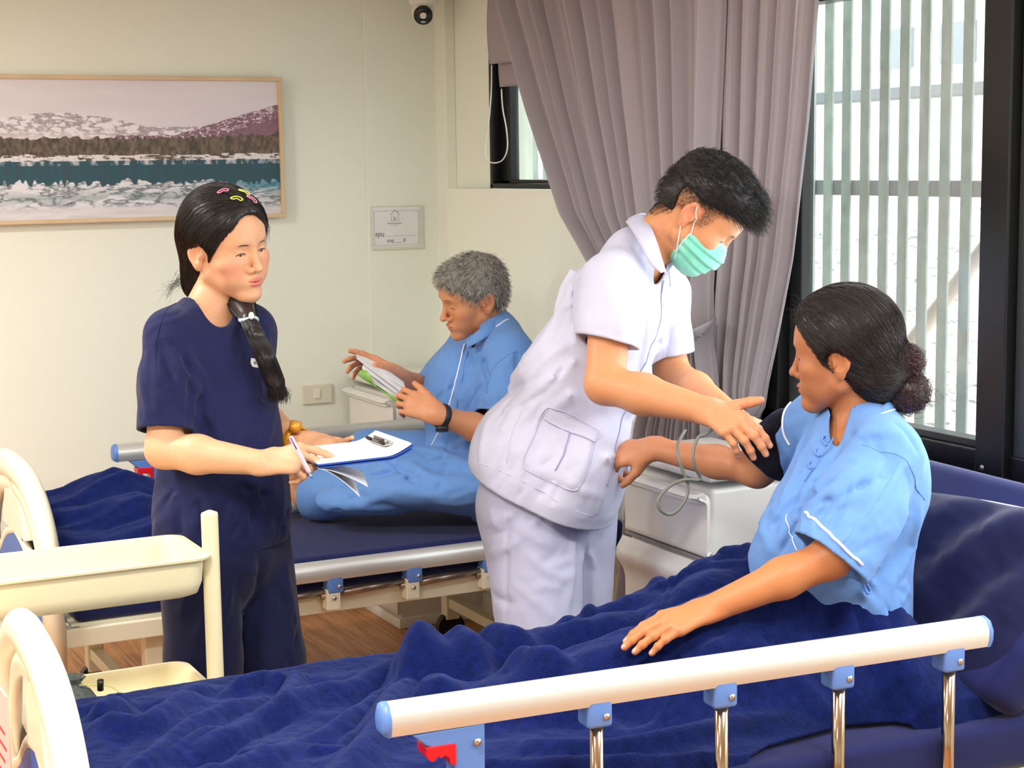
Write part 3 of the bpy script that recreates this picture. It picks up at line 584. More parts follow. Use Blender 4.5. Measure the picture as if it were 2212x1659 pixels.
# mattress lettering on the raised part is not readable in the photo and left out
# ================================================================ PILLOW
mpipe = mat('white_piping', (226, 230, 238), 0.7)
def cushion(cx, ax, sx, sy, th, seed, n=60, pinch=0.12):
    """pillow: local x,y in plane, z thick"""
    def sh(sgn):
        def fn(U, V):
            a = (U*2-1); b = (V*2-1); k = 1-pinch*(a*a)*(b*b)*0+0.0
            x = a*sx*(1-0.06*b*b); y = b*sy*(1-0.05*a*a)
            pr_ = np.clip((1-a**4)*(1-b**4), 0, 1)**0.45; z = sgn*th*pr_*(0.85+0.3*fbm(a*2.2, b*2.2, sgn, 3, seed))
            z = z+sgn*0.018*pr_*np.sin(a*5+b*9+seed)*np.exp(-((b+0.5)/0.5)**2)
            z = z+sgn*0.014*(fbm(a*1.6+b*2.5+seed, b*5-a*3.5, 0, 4, seed+5)-0.5)*np.minimum(1, pr_*2)
            return x, y, z
        return fn
    g1 = grid(sh(1), n, n); g2 = grid(sh(-1), n, n); g2 = (g2[0], [tuple(reversed(f)) for f in g2[1]])
    edge = []
    for k in range(n): edge.append(g1[0][k*n])
    for k in range(n): edge.append(g1[0][(n-1)*n+k])
    for k in range(n): edge.append(g1[0][(n-1-k)*n+n-1])
    for k in range(n): edge.append(g1[0][n-1-k])
    return xf(join(g1, g2), cx, ax), (np.array(edge[::6])@np.asarray(ax)+np.asarray(cx))
px_ = nrm(A(math.cos(math.radians(58)), 0.06, math.sin(math.radians(58)))); py_ = nrm(np.cross(np.cross(px_, A(0, 1, 0)), px_)); pz_ = np.cross(px_, py_)
pm, pe = cushion(A(2.405, 2.735, 0.742), [px_, py_, pz_], 0.205, 0.315, 0.070, 3)
pw = put('pillow', pm, mpil, cat='pillow', label='navy pillow with white piping behind the woman patient')
put('piping', tube(list(pe), 0.0028, 6, closed=True), mpipe, pw)
# ================================================================ BLANKETS
def stroke_field(x, y, strokes):
    zp = np.zeros_like(x); zn = np.zeros_like(x)
    for P, amp, wd in strokes:
        P = np.asarray(P, float)
        if len(P) > 2: P = np.array(smooth_path(list(P), 4))
        best = np.full(x.shape, 1e9); tt = np.zeros_like(x); L = len(P)-1
        for i in range(L):
            a, b = P[i], P[i+1]; d = b-a; q = np.clip(((x-a[0])*d[0]+(y-a[1])*d[1])/max(1e-9, d@d), 0, 1)
            e = (x-a[0]-q*d[0])**2+(y-a[1]-q*d[1])**2; m_ = e < best; best = np.where(m_, e, best); tt = np.where(m_, (i+q)/L, tt)
        h_ = amp*np.exp(-best/wd**2)*np.clip(np.sin(np.pi*np.clip(tt*0.86+0.10, 0, 1))*1.5, 0.15, 1)
        if amp > 0: zp = np.maximum(zp, h_)+0.25*np.minimum(zp, h_)
        else: zn = np.minimum(zn, h_)
    return zp+zn
def pz(pts, z=0.63): return [on(p[0], p[1], 'z', z)[:2] for p in pts]
STR = [
 (pz([(935, 1372), (900, 1420), (840, 1500), (790, 1580), (700, 1659)]), 0.035, 0.035),
 (pz([(935, 1372), (1010, 1420), (1100, 1470), (1200, 1500), (1330, 1530)]), 0.030, 0.028),
 (pz([(940, 1372), (1060, 1400), (1200, 1430), (1330, 1425)]), 0.026, 0.028),
 (pz([(960, 1500), (975, 1560), (985, 1640)]), 0.018, 0.03),
 (pz([(935, 1375), (780, 1440), (640, 1475), (520, 1540), (400, 1580)]), 0.024, 0.035),
 (pz([(900, 1400), (760, 1510), (620, 1570), (480, 1630), (330, 1659)]), 0.030, 0.03),
 (pz([(640, 1425), (625, 1470), (600, 1510)]), 0.026, 0.022),
 (pz([(640, 1425), (720, 1430), (800, 1420)]), 0.012, 0.03),
 (pz([(430, 1445), (330, 1520), (260, 1530), (200, 1520)]), 0.026, 0.030),
 (pz([(265, 1480), (240, 1500), (200, 1520)]), 0.035, 0.028),
 (pz([(500, 1450), (570, 1435), (620, 1445)]), 0.028, 0.022),
 (pz([(560, 1470), (420, 1530), (330, 1590), (250, 1640)]), 0.022, 0.025),
 (pz([(620, 1500), (480, 1570), (360, 1625)]), -0.020, 0.022),
 (pz([(840, 1440), (680, 1540), (560, 1590)]), -0.020, 0.025),
 (pz([(1010, 1380), (1130, 1385), (1250, 1375), (1400, 1370)]), -0.022, 0.022),
 (pz([(1060, 1368), (1180, 1365), (1300, 1350)]), 0.018, 0.022),
 (pz([(1200, 1400), (1330, 1395), (1440, 1385), (1560, 1340)]), 0.012, 0.03),
 (pz([(1150, 1560), (1300, 1570), (1450, 1550), (1600, 1520), (1750, 1500)]), 0.024, 0.022),
 (pz([(1000, 1600), (1200, 1610), (1400, 1600), (1600, 1560)]), 0.022, 0.022),
 (pz([(1050, 1640), (1250, 1655), (1450, 1640)]), 0.020, 0.02),
 (pz([(1500, 1500), (1650, 1480), (1800, 1490), (1900, 1530)]), 0.026, 0.022),
 (pz([(1560, 1560), (1700, 1545), (1830, 1530)]), -0.018, 0.02),
 (pz([(1880, 1560), (1950, 1480), (1940, 1420)]), 0.022, 0.022),
 (pz([(1760, 1270), (1810, 1330), (1870, 1400), (1930, 1440)], 0.72), 0.022, 0.022),
 (pz([(1720, 1300), (1770, 1360), (1800, 1420)], 0.70), -0.014, 0.022),
 (pz([(1600, 1215), (1660, 1240), (1740, 1230)], 0.74), 0.022, 0.022),
 (pz([(1540, 1245), (1620, 1260), (1700, 1260)], 0.70), 0.018, 0.02),
 (pz([(1470, 1275), (1560, 1290), (1640, 1290)], 0.68), 0.012, 0.02),
]
for k in range(46):
    x_ = RNG.uniform(0.62, 2.15); y_ = RNG.uniform(2.5, 3.35); a_ = RNG.normal(0.35, 0.55); l_ = RNG.uniform(0.08, 0.25)
    STR.append(([(x_, y_), (x_+l_*math.cos(a_)/2, y_+l_*math.sin(a_)/2+RNG.normal()*0.015), (x_+l_*math.cos(a_), y_+l_*math.sin(a_))], RNG.uniform(-0.009, 0.014), RNG.uniform(0.010, 0.022)))
def capz(x, y, a, b, ra, rb):
    """top surface of a tapered leg lying along a-b; a,b = (x,y,ztop)"""
    d = np.array(b[:2])-np.array(a[:2]); q = np.clip(((x-a[0])*d[0]+(y-a[1])*d[1])/(d@d), 0, 1)
    e = np.sqrt((x-a[0]-q*d[0])**2+(y-a[1]-q*d[1])**2); r_ = ra+(rb-ra)*q; zt = a[2]+(b[2]-a[2])*q
    return zt, e, r_
def drape(x, y, zb, legs):
    z = np.full_like(x, zb)
    for (a, b, ra, rb, sp) in legs:
        zt, e, r_ = capz(x, y, a, b, ra, rb); k = np.exp(-(np.maximum(0, e-r_*0.35)/(r_*sp))**2); z = np.maximum(z, zb)+0*z
        c_ = zb+(zt-zb)*k; hh = np.clip(0.5+0.5*(c_-z)/0.03, 0, 1); z = z*(1-hh)+c_*hh+0.03*hh*(1-hh)*0.5
    return z
legs1 = [((2.17, 3.08, 0.760), (1.80, 3.08, 0.685), 0.12, 0.080, 1.1), ((1.80, 3.08, 0.685), (1.42, 3.10, 0.635), 0.075, 0.05, 1.1), ((1.46, 3.10, 0.64), (1.39, 3.11, 0.668), 0.06, 0.055, 1.1),
         ((2.12, 2.77, 0.812), (1.80, 2.77, 0.752), 0.15, 0.105, 1.15), ((1.80, 2.77, 0.752), (1.35, 2.86, 0.640), 0.085, 0.05, 1.1), ((1.36, 2.86, 0.635), (1.28, 2.88, 0.655), 0.045, 0.035, 1.1)]
def zblank(x, y): return drape(x, y, 0.568, legs1)
def blanket1(U, V):
    s = V*1.10; yn = 2.50+0.055*(1-0)*0
    ye = 3.385
    yy = ye-s
    edge = 2.485-0.03*(U-0.5)+0.0
    over = np.clip(edge-yy, 0, 2)
    xr = np.interp(s, [0, 0.25, 0.5, 0.75, 0.9, 1.1], [2.13, 2.17, 2.26, 2.34, 2.36, 2.50])
    x = 0.60+(xr-0.60)*U-0.025*np.clip(1-V*4, 0, 1)*np.sin(U*9)
    keep = np.interp(x, [0.6, 1.45, 1.62, 1.80, 2.0, 2.10, 2.20, 2.5], [0.16, 0.15, 0.06, -0.03, -0.06, -0.03, 0.14, 0.17])
    lim = np.interp(V, [0, 0.7, 1.0], [0, 0, 1])
    yb = edge-keep
    yy2 = ye-(ye-yb)*V
    over = np.clip(edge-yy2, 0, 1); ysurf = np.maximum(yy2, edge-0.006*np.tanh(over/0.02)-0.03*np.clip(over, 0, 0.1)*10*0.1)
    z = zblank(x, ysurf)+0.0
    z = z+1.25*stroke_field(x, ysurf, STR)*np.clip(1-over*8, 0.2, 1)+0.022*(fbm(x*7, ysurf*10, 0, 4, 77)-0.5)+0.004*(fbm(x*40, ysurf*40, 0, 2, 78)-0.5)
    fe = np.clip((ye-yy2)/0.03, 0, 1); z = 0.556+(z-0.556)*(0.35+0.65*np.sqrt(fe))
    hem_ = np.clip((1-V)*(ye-yb)/0.16, 0, 1)**0.7; w_ = np.clip((0.12-keep)/0.10, 0, 1); z = 0.557+(z-0.557)*(1-w_+w_*hem_)
    z = np.maximum(z, 0.556)
    z = z-over*1.05-0.02*np.clip(over*20, 0, 1)
    ysurf = ysurf-0.008*np.sin(x*60+3*np.sin(x*17))*np.clip(over*10, 0, 1)-0.012*np.clip(over*20, 0, 1)
    return x, ysurf, z
mfl = fleece_mat('navy_fleece', (13, 26, 80))
bl = put('blanket', slab(grid(blanket1, 620, 380), 0.006), mfl, cat='blanket', label='navy fleece blanket spread over the legs of the woman patient', group='navy fleece blankets', loc=(1.4, 2.95, 0.56))
# white embroidery
mthr = mat('white_thread', (236, 238, 244), 0.7)
def emb(pts, r=0.0017):
    P = []
    for (px, py) in pts:
        for z in np.linspace(0.60, 0.86, 60):
            p = on(px, py, 'z', z)
            q_ = zblank(np.array([p[0]]), np.array([p[1]]))[0]+1.25*stroke_field(np.array([p[0]]), np.array([p[1]]), STR)[0]+0.022*(fbm(np.array([p[0]])*7, np.array([p[1]])*10, 0, 4, 77)[0]-0.5)
            if q_ < z: break
        P.append(A(p[0], p[1], z+0.003))
    return tube(P, r, 6)
put('embroidery', join(emb([(1536, 1262), (1542, 1265)]), emb([(1541, 1268), (1547, 1272), (1556, 1268), (1560, 1272), (1553, 1277)]), emb([(1534, 1277), (1540, 1280), (1546, 1279)]), emb([(1545, 1281), (1550, 1284)]), emb([(1660, 1192), (1668, 1196), (1680, 1197)], 0.002)), mthr, bl)
# far bed blanket heaped at the foot end
def blanket2(U, V):
    x = 0.905+0.62*U; y = 5.22-0.80*V
    prof = np.interp(x, [0.9, 0.95, 1.05, 1.12, 1.19, 1.27, 1.40, 1.55], [0.70, 0.705, 0.715, 0.745, 0.765, 0.73, 0.64, 0.58])
    cr = np.interp(y, [4.42, 4.50, 4.62, 4.85, 5.05, 5.22], [0.0, 0.42, 0.75, 1.0, 0.8, 0.25])
    z = 0.556+(prof-0.556)*cr
    z = z+0.030*(fbm(x*5+1, y*9, 0, 4, 91)-0.5)+0.016*np.sin(y*38+x*9+3*fbm(x*4, y*3, 0, 2, 5))*np.clip(cr*1.4, 0, 1)*0.7+0.014*(0.5-np.abs(fbm(x*3, y*10, 0, 3, 14)-0.5)*4)
    over = np.clip(4.435-y, 0, 1); return x, y, np.maximum(z, 0.556+0.002*U)
put('blanket', slab(grid(blanket2, 170, 200), 0.006), mfl, cat='blanket', label='navy fleece blanket heaped at the foot of the far bed', group='navy fleece blankets', loc=(1.2, 4.85, 0.556))
b2_ = bpy.data.objects['blanket.001']
def emb2(pts, r=0.0022): return tube([on(p[0], p[1], 'y', 4.485)+A(0, -0.015, 0) for p in pts], r, 6)
# ================================================================ TROLLEY
mtr = mat('trolley_enamel', (238, 228, 188), 0.4, var=0.015, vs_=4)
tr = thing('utility_trolley', 'cream two tier utility trolley standing in front of the nurse in navy scrubs', 'trolley', (0.70, 3.58, 0))
def tray(x0, x1, y0, y1, zr, dep_, nm):
    cx, cy, hx, hy = (x0+x1)/2, (y0+y1)/2, (x1-x0)/2, (y1-y0)/2; ring = []
    def rr(a, b, rad, z, n=8):
        P = []
        for (sx, sy, a0) in ((1, 1, 0), (-1, 1, 90), (-1, -1, 180), (1, -1, 270)):
            for k in range(n+1): t_ = math.radians(a0+90*k/n); P.append((cx+sx*(a-rad)+rad*math.cos(t_), cy+sy*(b-rad)+rad*math.sin(t_), z))
        return P
    R = [rr(hx-0.03, hy-0.03, 0.03, zr-dep_-0.004), rr(hx-0.012, hy-0.012, 0.035, zr-dep_+0.004), rr(hx-0.004, hy-0.004, 0.035, zr-dep_+0.03), rr(hx, hy, 0.035, zr-0.004), rr(hx+0.012, hy+0.012, 0.04, zr-0.003), rr(hx+0.013, hy+0.013, 0.04, zr+0.002), rr(hx-0.001, hy-0.001, 0.035, zr+0.003), rr(hx-0.007, hy-0.007, 0.035, zr-0.012), rr(hx-0.010, hy-0.010, 0.033, zr-dep_+0.035), rr(hx-0.03, hy-0.03, 0.03, zr-dep_+0.008), rr(hx-0.045, hy-0.045, 0.02, zr-dep_+0.005)]
    m_ = len(R[0]); V = np.array([p for r_ in R for p in r_]); Fc = [(i*m_+k, i*m_+(k+1) % m_, (i+1)*m_+(k+1) % m_, (i+1)*m_+k) for i in range(len(R)-1) for k in range(m_)]
    Fc = Fc+[tuple(reversed(range(m_))), tuple((len(R)-1)*m_+k for k in range(m_))]
    return put(nm, (V, Fc), mtr, tr, smooth=True, auto=50)
x0_, x1_ = 0.36, 1.015
t_ = tray(x0_, x1_, 3.455, 3.70, 0.822, 0.085, 'top_tray'); put('tray_sticker', box((0.872, 3.52, 0.7435), (0.030, 0.018, 0.001)), mat('grey_sticker', (196, 190, 176), 0.5), t_, smooth=False)
tray(x0_, x1_, 3.455, 3.70, 0.525, 0.085, 'bottom_tray')
for (x_, y_, zt_) in ((1.036, 3.50, 0.915), (1.036, 3.66, 0.90), (0.34, 3.50, 0.915), (0.34, 3.66, 0.90)):
    if y_ > 3.6: zt_ = 0.50
    pp = smooth_path([(x_, y_, 0.07), (x_, y_, 0.4), (x_, y_, zt_-0.08), (x_, y_, zt_)], 5)
    ps = put('post', tube(pp, np.interp(np.linspace(0, 1, len(pp)), [0, 0.88, 0.93, 1], [0.019, 0.019, 0.018, 0.004]), 16, flat=0.8, up=(0, 1, 0)), mtr, tr)
    put('caster', tube([(x_, y_-0.012, 0.035), (x_, y_+0.012, 0.035)], 0.035, 20), mblack, ps, smooth=True, auto=40)
# grey drawstring bag on the bottom tray
bg_ = thing('drawstring_bag', 'small dark grey drawstring bag on the bottom tray of the trolley', 'bag', (0.73, 3.52, 0.448))
mbag = cloth_mat('bag_nylon', (88, 96, 96), rough=0.5, sheen=0.1, wr=0.9, wscale=30)
def bagf(U, V):
    a = U*2*np.pi; r_ = np.interp(V, [0, 0.12, 0.5, 0.80, 0.88, 0.94, 1.0], [0.02, 0.062, 0.068, 0.040, 0.020, 0.026, 0.034])*(1+0.10*np.sin(a*7+V*5)*V+0.12*(fbm(U*8, V*6, 0, 3, 4)-0.5))
    return 0.727+r_*np.cos(a)*0.9, 3.52+r_*np.sin(a)*0.8, 0.449+0.135*V
put('bag_body', grid(bagf, 60, 40), mbag, bg_)
put('toggle', tube([(0.782, 3.49, 0.555), (0.782, 3.487, 0.578)], 0.007, 12), mblack, bg_)
put('cord', tube(smooth_path([(0.74, 3.50, 0.57), (0.782, 3.487, 0.566), (0.803, 3.48, 0.562), (0.819, 3.475, 0.545), (0.825, 3.472, 0.520)], 6), 0.0014, 6), mat('yellow_green_cord', (206, 210, 130), 0.6), bg_)
# lockers
lk = locker(2.29, 2.69, 5.43, 5.855, 0.885, 'white plastic locker in the room corner behind the reading man')
lk2 = locker(2.29, 2.58, 3.44, 3.85, 0.885, 'white plastic locker beside the near bed under the curtains')
# ================================================================ DISTANCE-FIELD MODELLING (bodies and clothes grown as continuous surfaces)
CULL = 0.085
def far(f, lo, hi):
    """distance from a box of samples to the bounding ball of f"""
    bs = getattr(f, 'bs', None)
    if bs is None: return -1.0
    q = np.maximum(0, np.maximum(lo-bs[0], bs[0]-hi)); return math.sqrt(q@q)-bs[1]
def Cap(a, b, ra, rb=None):
    a = np.asarray(a, float); b = np.asarray(b, float); rb = ra if rb is None else rb; d = b-a; dd = max(1e-12, d@d)
    def f(P):
        q = P-a; h = np.clip((q@d)/dd, 0, 1); e = q-h[:, None]*d; return np.sqrt(np.einsum('ij,ij->i', e, e))-(ra+(rb-ra)*h)
    f.bs = ((a+b)/2, math.sqrt(dd)/2+max(ra, rb)); return f
def Ecap(a, b, ra, rb, n, flat):
    """capsule whose section is flattened along n (flat<1)"""
    a = np.asarray(a, float); n = nrm(n); b = np.asarray(b, float); d0 = b-a; d = d0+n*(d0@n)*(1/flat-1); dd = max(1e-12, d@d)
    def f(P):
        q = P-a; q = q+np.outer((q@n)*(1/flat-1), n); h = np.clip((q@d)/dd, 0, 1); e = q-h[:, None]*d; return (np.sqrt(np.einsum('ij,ij->i', e, e))-(ra+(rb-ra)*h))*(0.5+0.5*flat)
    f.bs = ((a+b)/2, np.linalg.norm(d0)/2+max(ra, rb)); return f
def Ell(c, r, ax=None):
    c = np.asarray(c, float); r = np.asarray(r, float); ax = None if ax is None else np.asarray(ax, float)
    def f(P):
        q = P-c
        if ax is not None: q = q@ax.T
        q = q/r; k0 = np.sqrt(np.einsum('ij,ij->i', q, q)); q = q/r; k1 = np.sqrt(np.einsum('ij,ij->i', q, q))+1e-9; return k0*(k0-1)/k1
    f.bs = (c, float(r.max())); return f
def Rbox(c, s, rad, ax=None):
    c = np.asarray(c, float); s = np.asarray(s, float)-rad
    def f(P):
        q = P-c
        if ax is not None: q = q@np.asarray(ax).T
        q = np.abs(q)-s; return np.sqrt((np.maximum(q, 0)**2).sum(1))+np.minimum(q.max(1), 0)-rad
    f.bs = (c, float(np.linalg.norm(s))+rad); return f
def Pl(p, n):
    p = np.asarray(p, float); n = nrm(n); return lambda P: (P-p)@n
def smin(a, b, k):
    if k <= 0: return np.minimum(a, b)
    h = np.maximum(k-np.abs(a-b), 0)/k; return np.minimum(a, b)-h*h*(k*0.25)
def smax(a, b, k): return -smin(-a, -b, k)
def Un(items, k=0.01):
    its = [it if isinstance(it, tuple) else (it, k) for it in items]
    def f(P):
        lo, hi = P.min(0), P.max(0); d = None; sk = 1e9
        for g, kk in its:
            r = far(g, lo, hi)
            if r > CULL+kk: sk = min(sk, r); continue
            e = g(P); d = e if d is None else smin(d, e, kk)
        if d is None: return np.full(len(P), sk)
        return np.minimum(d, sk) if sk < 1e8 else d
    bs = [getattr(g, 'bs', None) for g, _ in its]
    if all(q is not None for q in bs):
        lo = np.min([q[0]-q[1] for q in bs], 0); hi = np.max([q[0]+q[1] for q in bs], 0); c = (lo+hi)/2
        f.bs = (c, max(np.linalg.norm(q[0]-c)+q[1] for q in bs))
    return f
def cp(f, g):
    if hasattr(g, 'bs'): f.bs = g.bs
    return f
def Sub(f, g, k=0.004):
    def h(P):
        d = f(P)
        if far(g, P.min(0), P.max(0)) > 0.03+k: return d
        return smax(d, -g(P), k)
    return cp(h, f)
def Int(f, g, k=0.003): return cp(lambda P: smax(f(P), g(P), k), f)
def Off(f, r):
    h = lambda P: f(P)-r
    if hasattr(f, 'bs'): h.bs = (f.bs[0], f.bs[1]+max(r, 0))
    return h
def ev(f, P, bl=0.10):
    """evaluate f over scattered points block by block so that distant shapes are skipped"""
    if len(P) < 3000: return f(P)
    K = np.floor(P/bl).astype(np.int64); key = (K[:, 0]*73856093) ^ (K[:, 1]*19349663) ^ (K[:, 2]*83492791); o = np.argsort(key, kind='stable'); ks = key[o]; cut = np.r_[0, np.where(np.diff(ks))[0]+1, len(o)]
    out = np.empty(len(P))
    for a, b in zip(cut[:-1], cut[1:]): out[o[a:b]] = f(P[o[a:b]])
    return out
def Loc(f, o, ax):
    o = np.asarray(o, float); ax = np.asarray(ax, float); h = lambda P: f((P-o)@ax.T)
    if hasattr(f, 'bs'): h.bs = (o+f.bs[0]@ax, f.bs[1])
    return h
def Scl(f, s):
    h = lambda P: f(P/s)*s
    if hasattr(f, 'bs'): h.bs = (f.bs[0]*s, f.bs[1]*s)
    return h
def Chain(pts, rs, k=0.02): return Un([(Cap(pts[i], pts[i+1], rs[i], rs[i+1]), k) for i in range(len(pts)-1)])
def axis(lo, hi, h, fine=()):
    """sample positions lo..hi at step h, finer inside the given (lo, hi, step) bands"""
    out = [lo]
    while out[-1] < hi:
        x = out[-1]; st = h
        for (a, b, s) in fine:
            if a-h < x < b: st = min(st, s)
        out.append(x+st)
    return np.array(out)
def mesh_field(f, X_, Y_, Z_, step=4):
    nx, ny, nz = len(X_), len(Y_), len(Z_)
    ix = np.unique(np.r_[np.arange(0, nx, step), nx-1]); iy = np.unique(np.r_[np.arange(0, ny, step), ny-1]); iz = np.unique(np.r_[np.arange(0, nz, step), nz-1])
    G = np.stack(np.meshgrid(X_[ix], Y_[iy], Z_[iz], indexing='ij'), -1); cf = ev(f, G.reshape(-1, 3), 0.25).reshape(G.shape[:3])
    dx, dy, dz = np.diff(X_[ix]), np.diff(Y_[iy]), np.diff(Z_[iz])
    diag = np.sqrt(dx[:, None, None]**2+dy[None, :, None]**2+dz[None, None]**2)
    mn = np.min([np.abs(cf[a:cf.shape[0]-1+a, b:cf.shape[1]-1+b, c:cf.shape[2]-1+c]) for a in (0, 1) for b in (0, 1) for c in (0, 1)], 0)
    act = mn < diag*0.95+0.004
    bx = np.searchsorted(ix, np.arange(nx), side='right')-1; by = np.searchsorted(iy, np.arange(ny), side='right')-1; bz = np.searchsorted(iz, np.arange(nz), side='right')-1
    bx = np.clip(bx, 0, len(ix)-2); by = np.clip(by, 0, len(iy)-2); bz = np.clip(bz, 0, len(iz)-2)
    ap = np.zeros(cf.shape, bool)
    pa = np.pad(act, 1)
    # a sample is evaluated if any block touching it is active
    A0 = act[bx][:, by][:, :, bz]
    m = A0.copy()
    onx, ony, onz = np.isin(np.arange(nx), ix), np.isin(np.arange(ny), iy), np.isin(np.arange(nz), iz)
    bx2 = np.where(onx, np.maximum(bx-1, 0), bx); by2 = np.where(ony, np.maximum(by-1, 0), by); bz2 = np.where(onz, np.maximum(bz-1, 0), bz)
    for q in ((bx2, by, bz), (bx, by2, bz), (bx, by, bz2), (bx2, by2, bz), (bx2, by, bz2), (bx, by2, bz2), (bx2, by2, bz2)): m |= act[q[0]][:, q[1]][:, :, q[2]]
    Fd = cf[bx][:, by][:, :, bz].astype(np.float32)
    J = np.argwhere(m); Fd[m] = ev(f, np.stack([X_[J[:, 0]], Y_[J[:, 1]], Z_[J[:, 2]]], 1), 0.07); S_ = Fd < 0
    # surface nets
    ct = np.zeros((nx-1, ny-1, nz-1), np.uint8)
    for a in (0, 1):
        for b in (0, 1):
            for c in (0, 1): ct += S_[a:nx-1+a, b:ny-1+b, c:nz-1+c]
    cells = np.argwhere((ct > 0) & (ct < 8)); nc = len(cells); idx = -np.ones(ct.shape, np.int32); idx[tuple(cells.T)] = np.arange(nc)
    acc = np.zeros((nc, 3)); cnt = np.zeros(nc); i, j, k = cells.T
    C8 = {(a, b, c): Fd[i+a, j+b, k+c] for a in (0, 1) for b in (0, 1) for c in (0, 1)}
    for p in C8:
        for ax_ in range(3):
            if p[ax_] == 0:
                q = list(p); q[ax_] = 1; q = tuple(q); v0, v1 = C8[p], C8[q]; cr = (v0 < 0) != (v1 < 0); t = np.where(cr, v0/np.where(cr, v0-v1, 1), 0)
                e = np.tile(np.array(p, float), (nc, 1)); e[:, ax_] = t; acc[cr] += e[cr]; cnt[cr] += 1
    acc /= np.maximum(cnt, 1)[:, None]
    V = np.stack([X_[i]+acc[:, 0]*(X_[i+1]-X_[i]), Y_[j]+acc[:, 1]*(Y_[j+1]-Y_[j]), Z_[k]+acc[:, 2]*(Z_[k+1]-Z_[k])], 1)
    Q = []
    for ax_ in range(3):
        sl0 = [slice(None)]*3; sl1 = [slice(None)]*3; sl0[ax_] = slice(0, -1); sl1[ax_] = slice(1, None)
        df = S_[tuple(sl0)] != S_[tuple(sl1)]; o1, o2 = [(1, 2), (2, 0), (0, 1)][ax_]
        E_ = np.argwhere(df); lim = [nx-1, ny-1, nz-1]
        ok = (E_[:, o1] > 0) & (E_[:, o2] > 0) & (E_[:, o1] < lim[o1]) & (E_[:, o2] < lim[o2]); E_ = E_[ok]
        def gi(d1, d2): q = E_.copy(); q[:, o1] -= d1; q[:, o2] -= d2; return idx[tuple(q.T)]
        q = np.stack([gi(1, 1), gi(0, 1), gi(0, 0), gi(1, 0)], 1); fl = S_[tuple(E_.T)]
        q[~fl] = q[~fl][:, ::-1]; Q.append(q)
    Q = np.vstack(Q); Q = Q[(Q >= 0).all(1)]
    return V, Q
def relax(V, Q, it=2, lam=0.5):
    """light smoothing of the net"""
    E_ = np.vstack([Q[:, [0, 1]], Q[:, [1, 2]], Q[:, [2, 3]], Q[:, [3, 0]]]); deg = np.bincount(E_[:, 0], minlength=len(V))+np.bincount(E_[:, 1], minlength=len(V))
    for s in range(it):
        a = np.zeros_like(V)
        for c in range(3): a[:, c] = np.bincount(E_[:, 0], V[E_[:, 1], c], len(V))+np.bincount(E_[:, 1], V[E_[:, 0], c], len(V))
        a /= np.maximum(deg, 1)[:, None]; l_ = lam if s % 2 == 0 else -lam*0.9
        V = V+(a-V)*(l_ if it > 1 else lam)
    return V
def cloth(f, lo, hi, h, smooth=3):
    V, Q = grow(f, lo, hi, h, (), smooth); V = snap(f, V, 1, 0.0025); return relax(V, Q, 2, 0.35), Q
def snap(f, V, it=1, lim=0.002):
    e = 0.0008
    for _ in range(it):
        F_ = lambda q: ev(f, q, 0.07)
        d = F_(V); g = np.stack([F_(V+A(e, 0, 0))-d, F_(V+A(0, e, 0))-d, F_(V+A(0, 0, e))-d], 1)/e
        gn = np.maximum(0.3, (g**2).sum(1)); s = np.clip(d/gn, -lim, lim); V = V-g*s[:, None]
    return V
import time as _tm
def grow(f, lo, hi, h, fine=(), smooth=2):
    t0 = _tm.time(); r = grow_(f, lo, hi, h, fine, smooth); print('GROW', round(_tm.time()-t0, 1), len(r[0])); return r
def grow_(f, lo, hi, h, fine=(), smooth=2):
    """fine: list of ((x0,x1),(y0,y1),(z0,z1),step)"""
    ax = []
    for k in range(3): ax.append(axis(lo[k], hi[k], h, [(q[k][0], q[k][1], q[3]) for q in fine]))
    V, Q = mesh_field(f, *ax)
    if smooth: V = relax(V, Q, smooth, 0.5)
    return V, Q
def keep_big(V, Q, n=200):
    """drop crumbs"""
    lab = np.arange(len(V))
    for _ in range(400):
        m = lab[Q].min(1); new = lab.copy()
        for k in range(4): np.minimum.at(new, Q[:, k], m)
        new = new[new]
        if (new == lab).all(): break
        lab = new
    c = np.bincount(lab, minlength=len(V)); ok = c[lab] >= n; mp = np.cumsum(ok)-1; Qk = Q[ok[Q].all(1)]
    return V[ok], mp[Qk]
def hit(f, px, py, t0, t1, n=160):
    """first point of surface f under photo pixel px,py between depths t0 and t1"""
    ts = np.linspace(t0, t1, n); P = CAM+ray(px, py)[None]*ts[:, None]; d = f(P); s = np.where(d < 0)[0]
    if len(s) == 0: k = int(np.argmin(d)); return P[k]
    k = max(1, s[0]); a, b = ts[k-1], ts[k]
    for _ in range(14):
        m = (a+b)/2
        if f((CAM+ray(px, py)*m)[None])[0] < 0: b = m
        else: a = m
    return CAM+ray(px, py)*a
def hits(f, pts, t0, t1): return [hit(f, p[0], p[1], t0, t1) for p in pts]
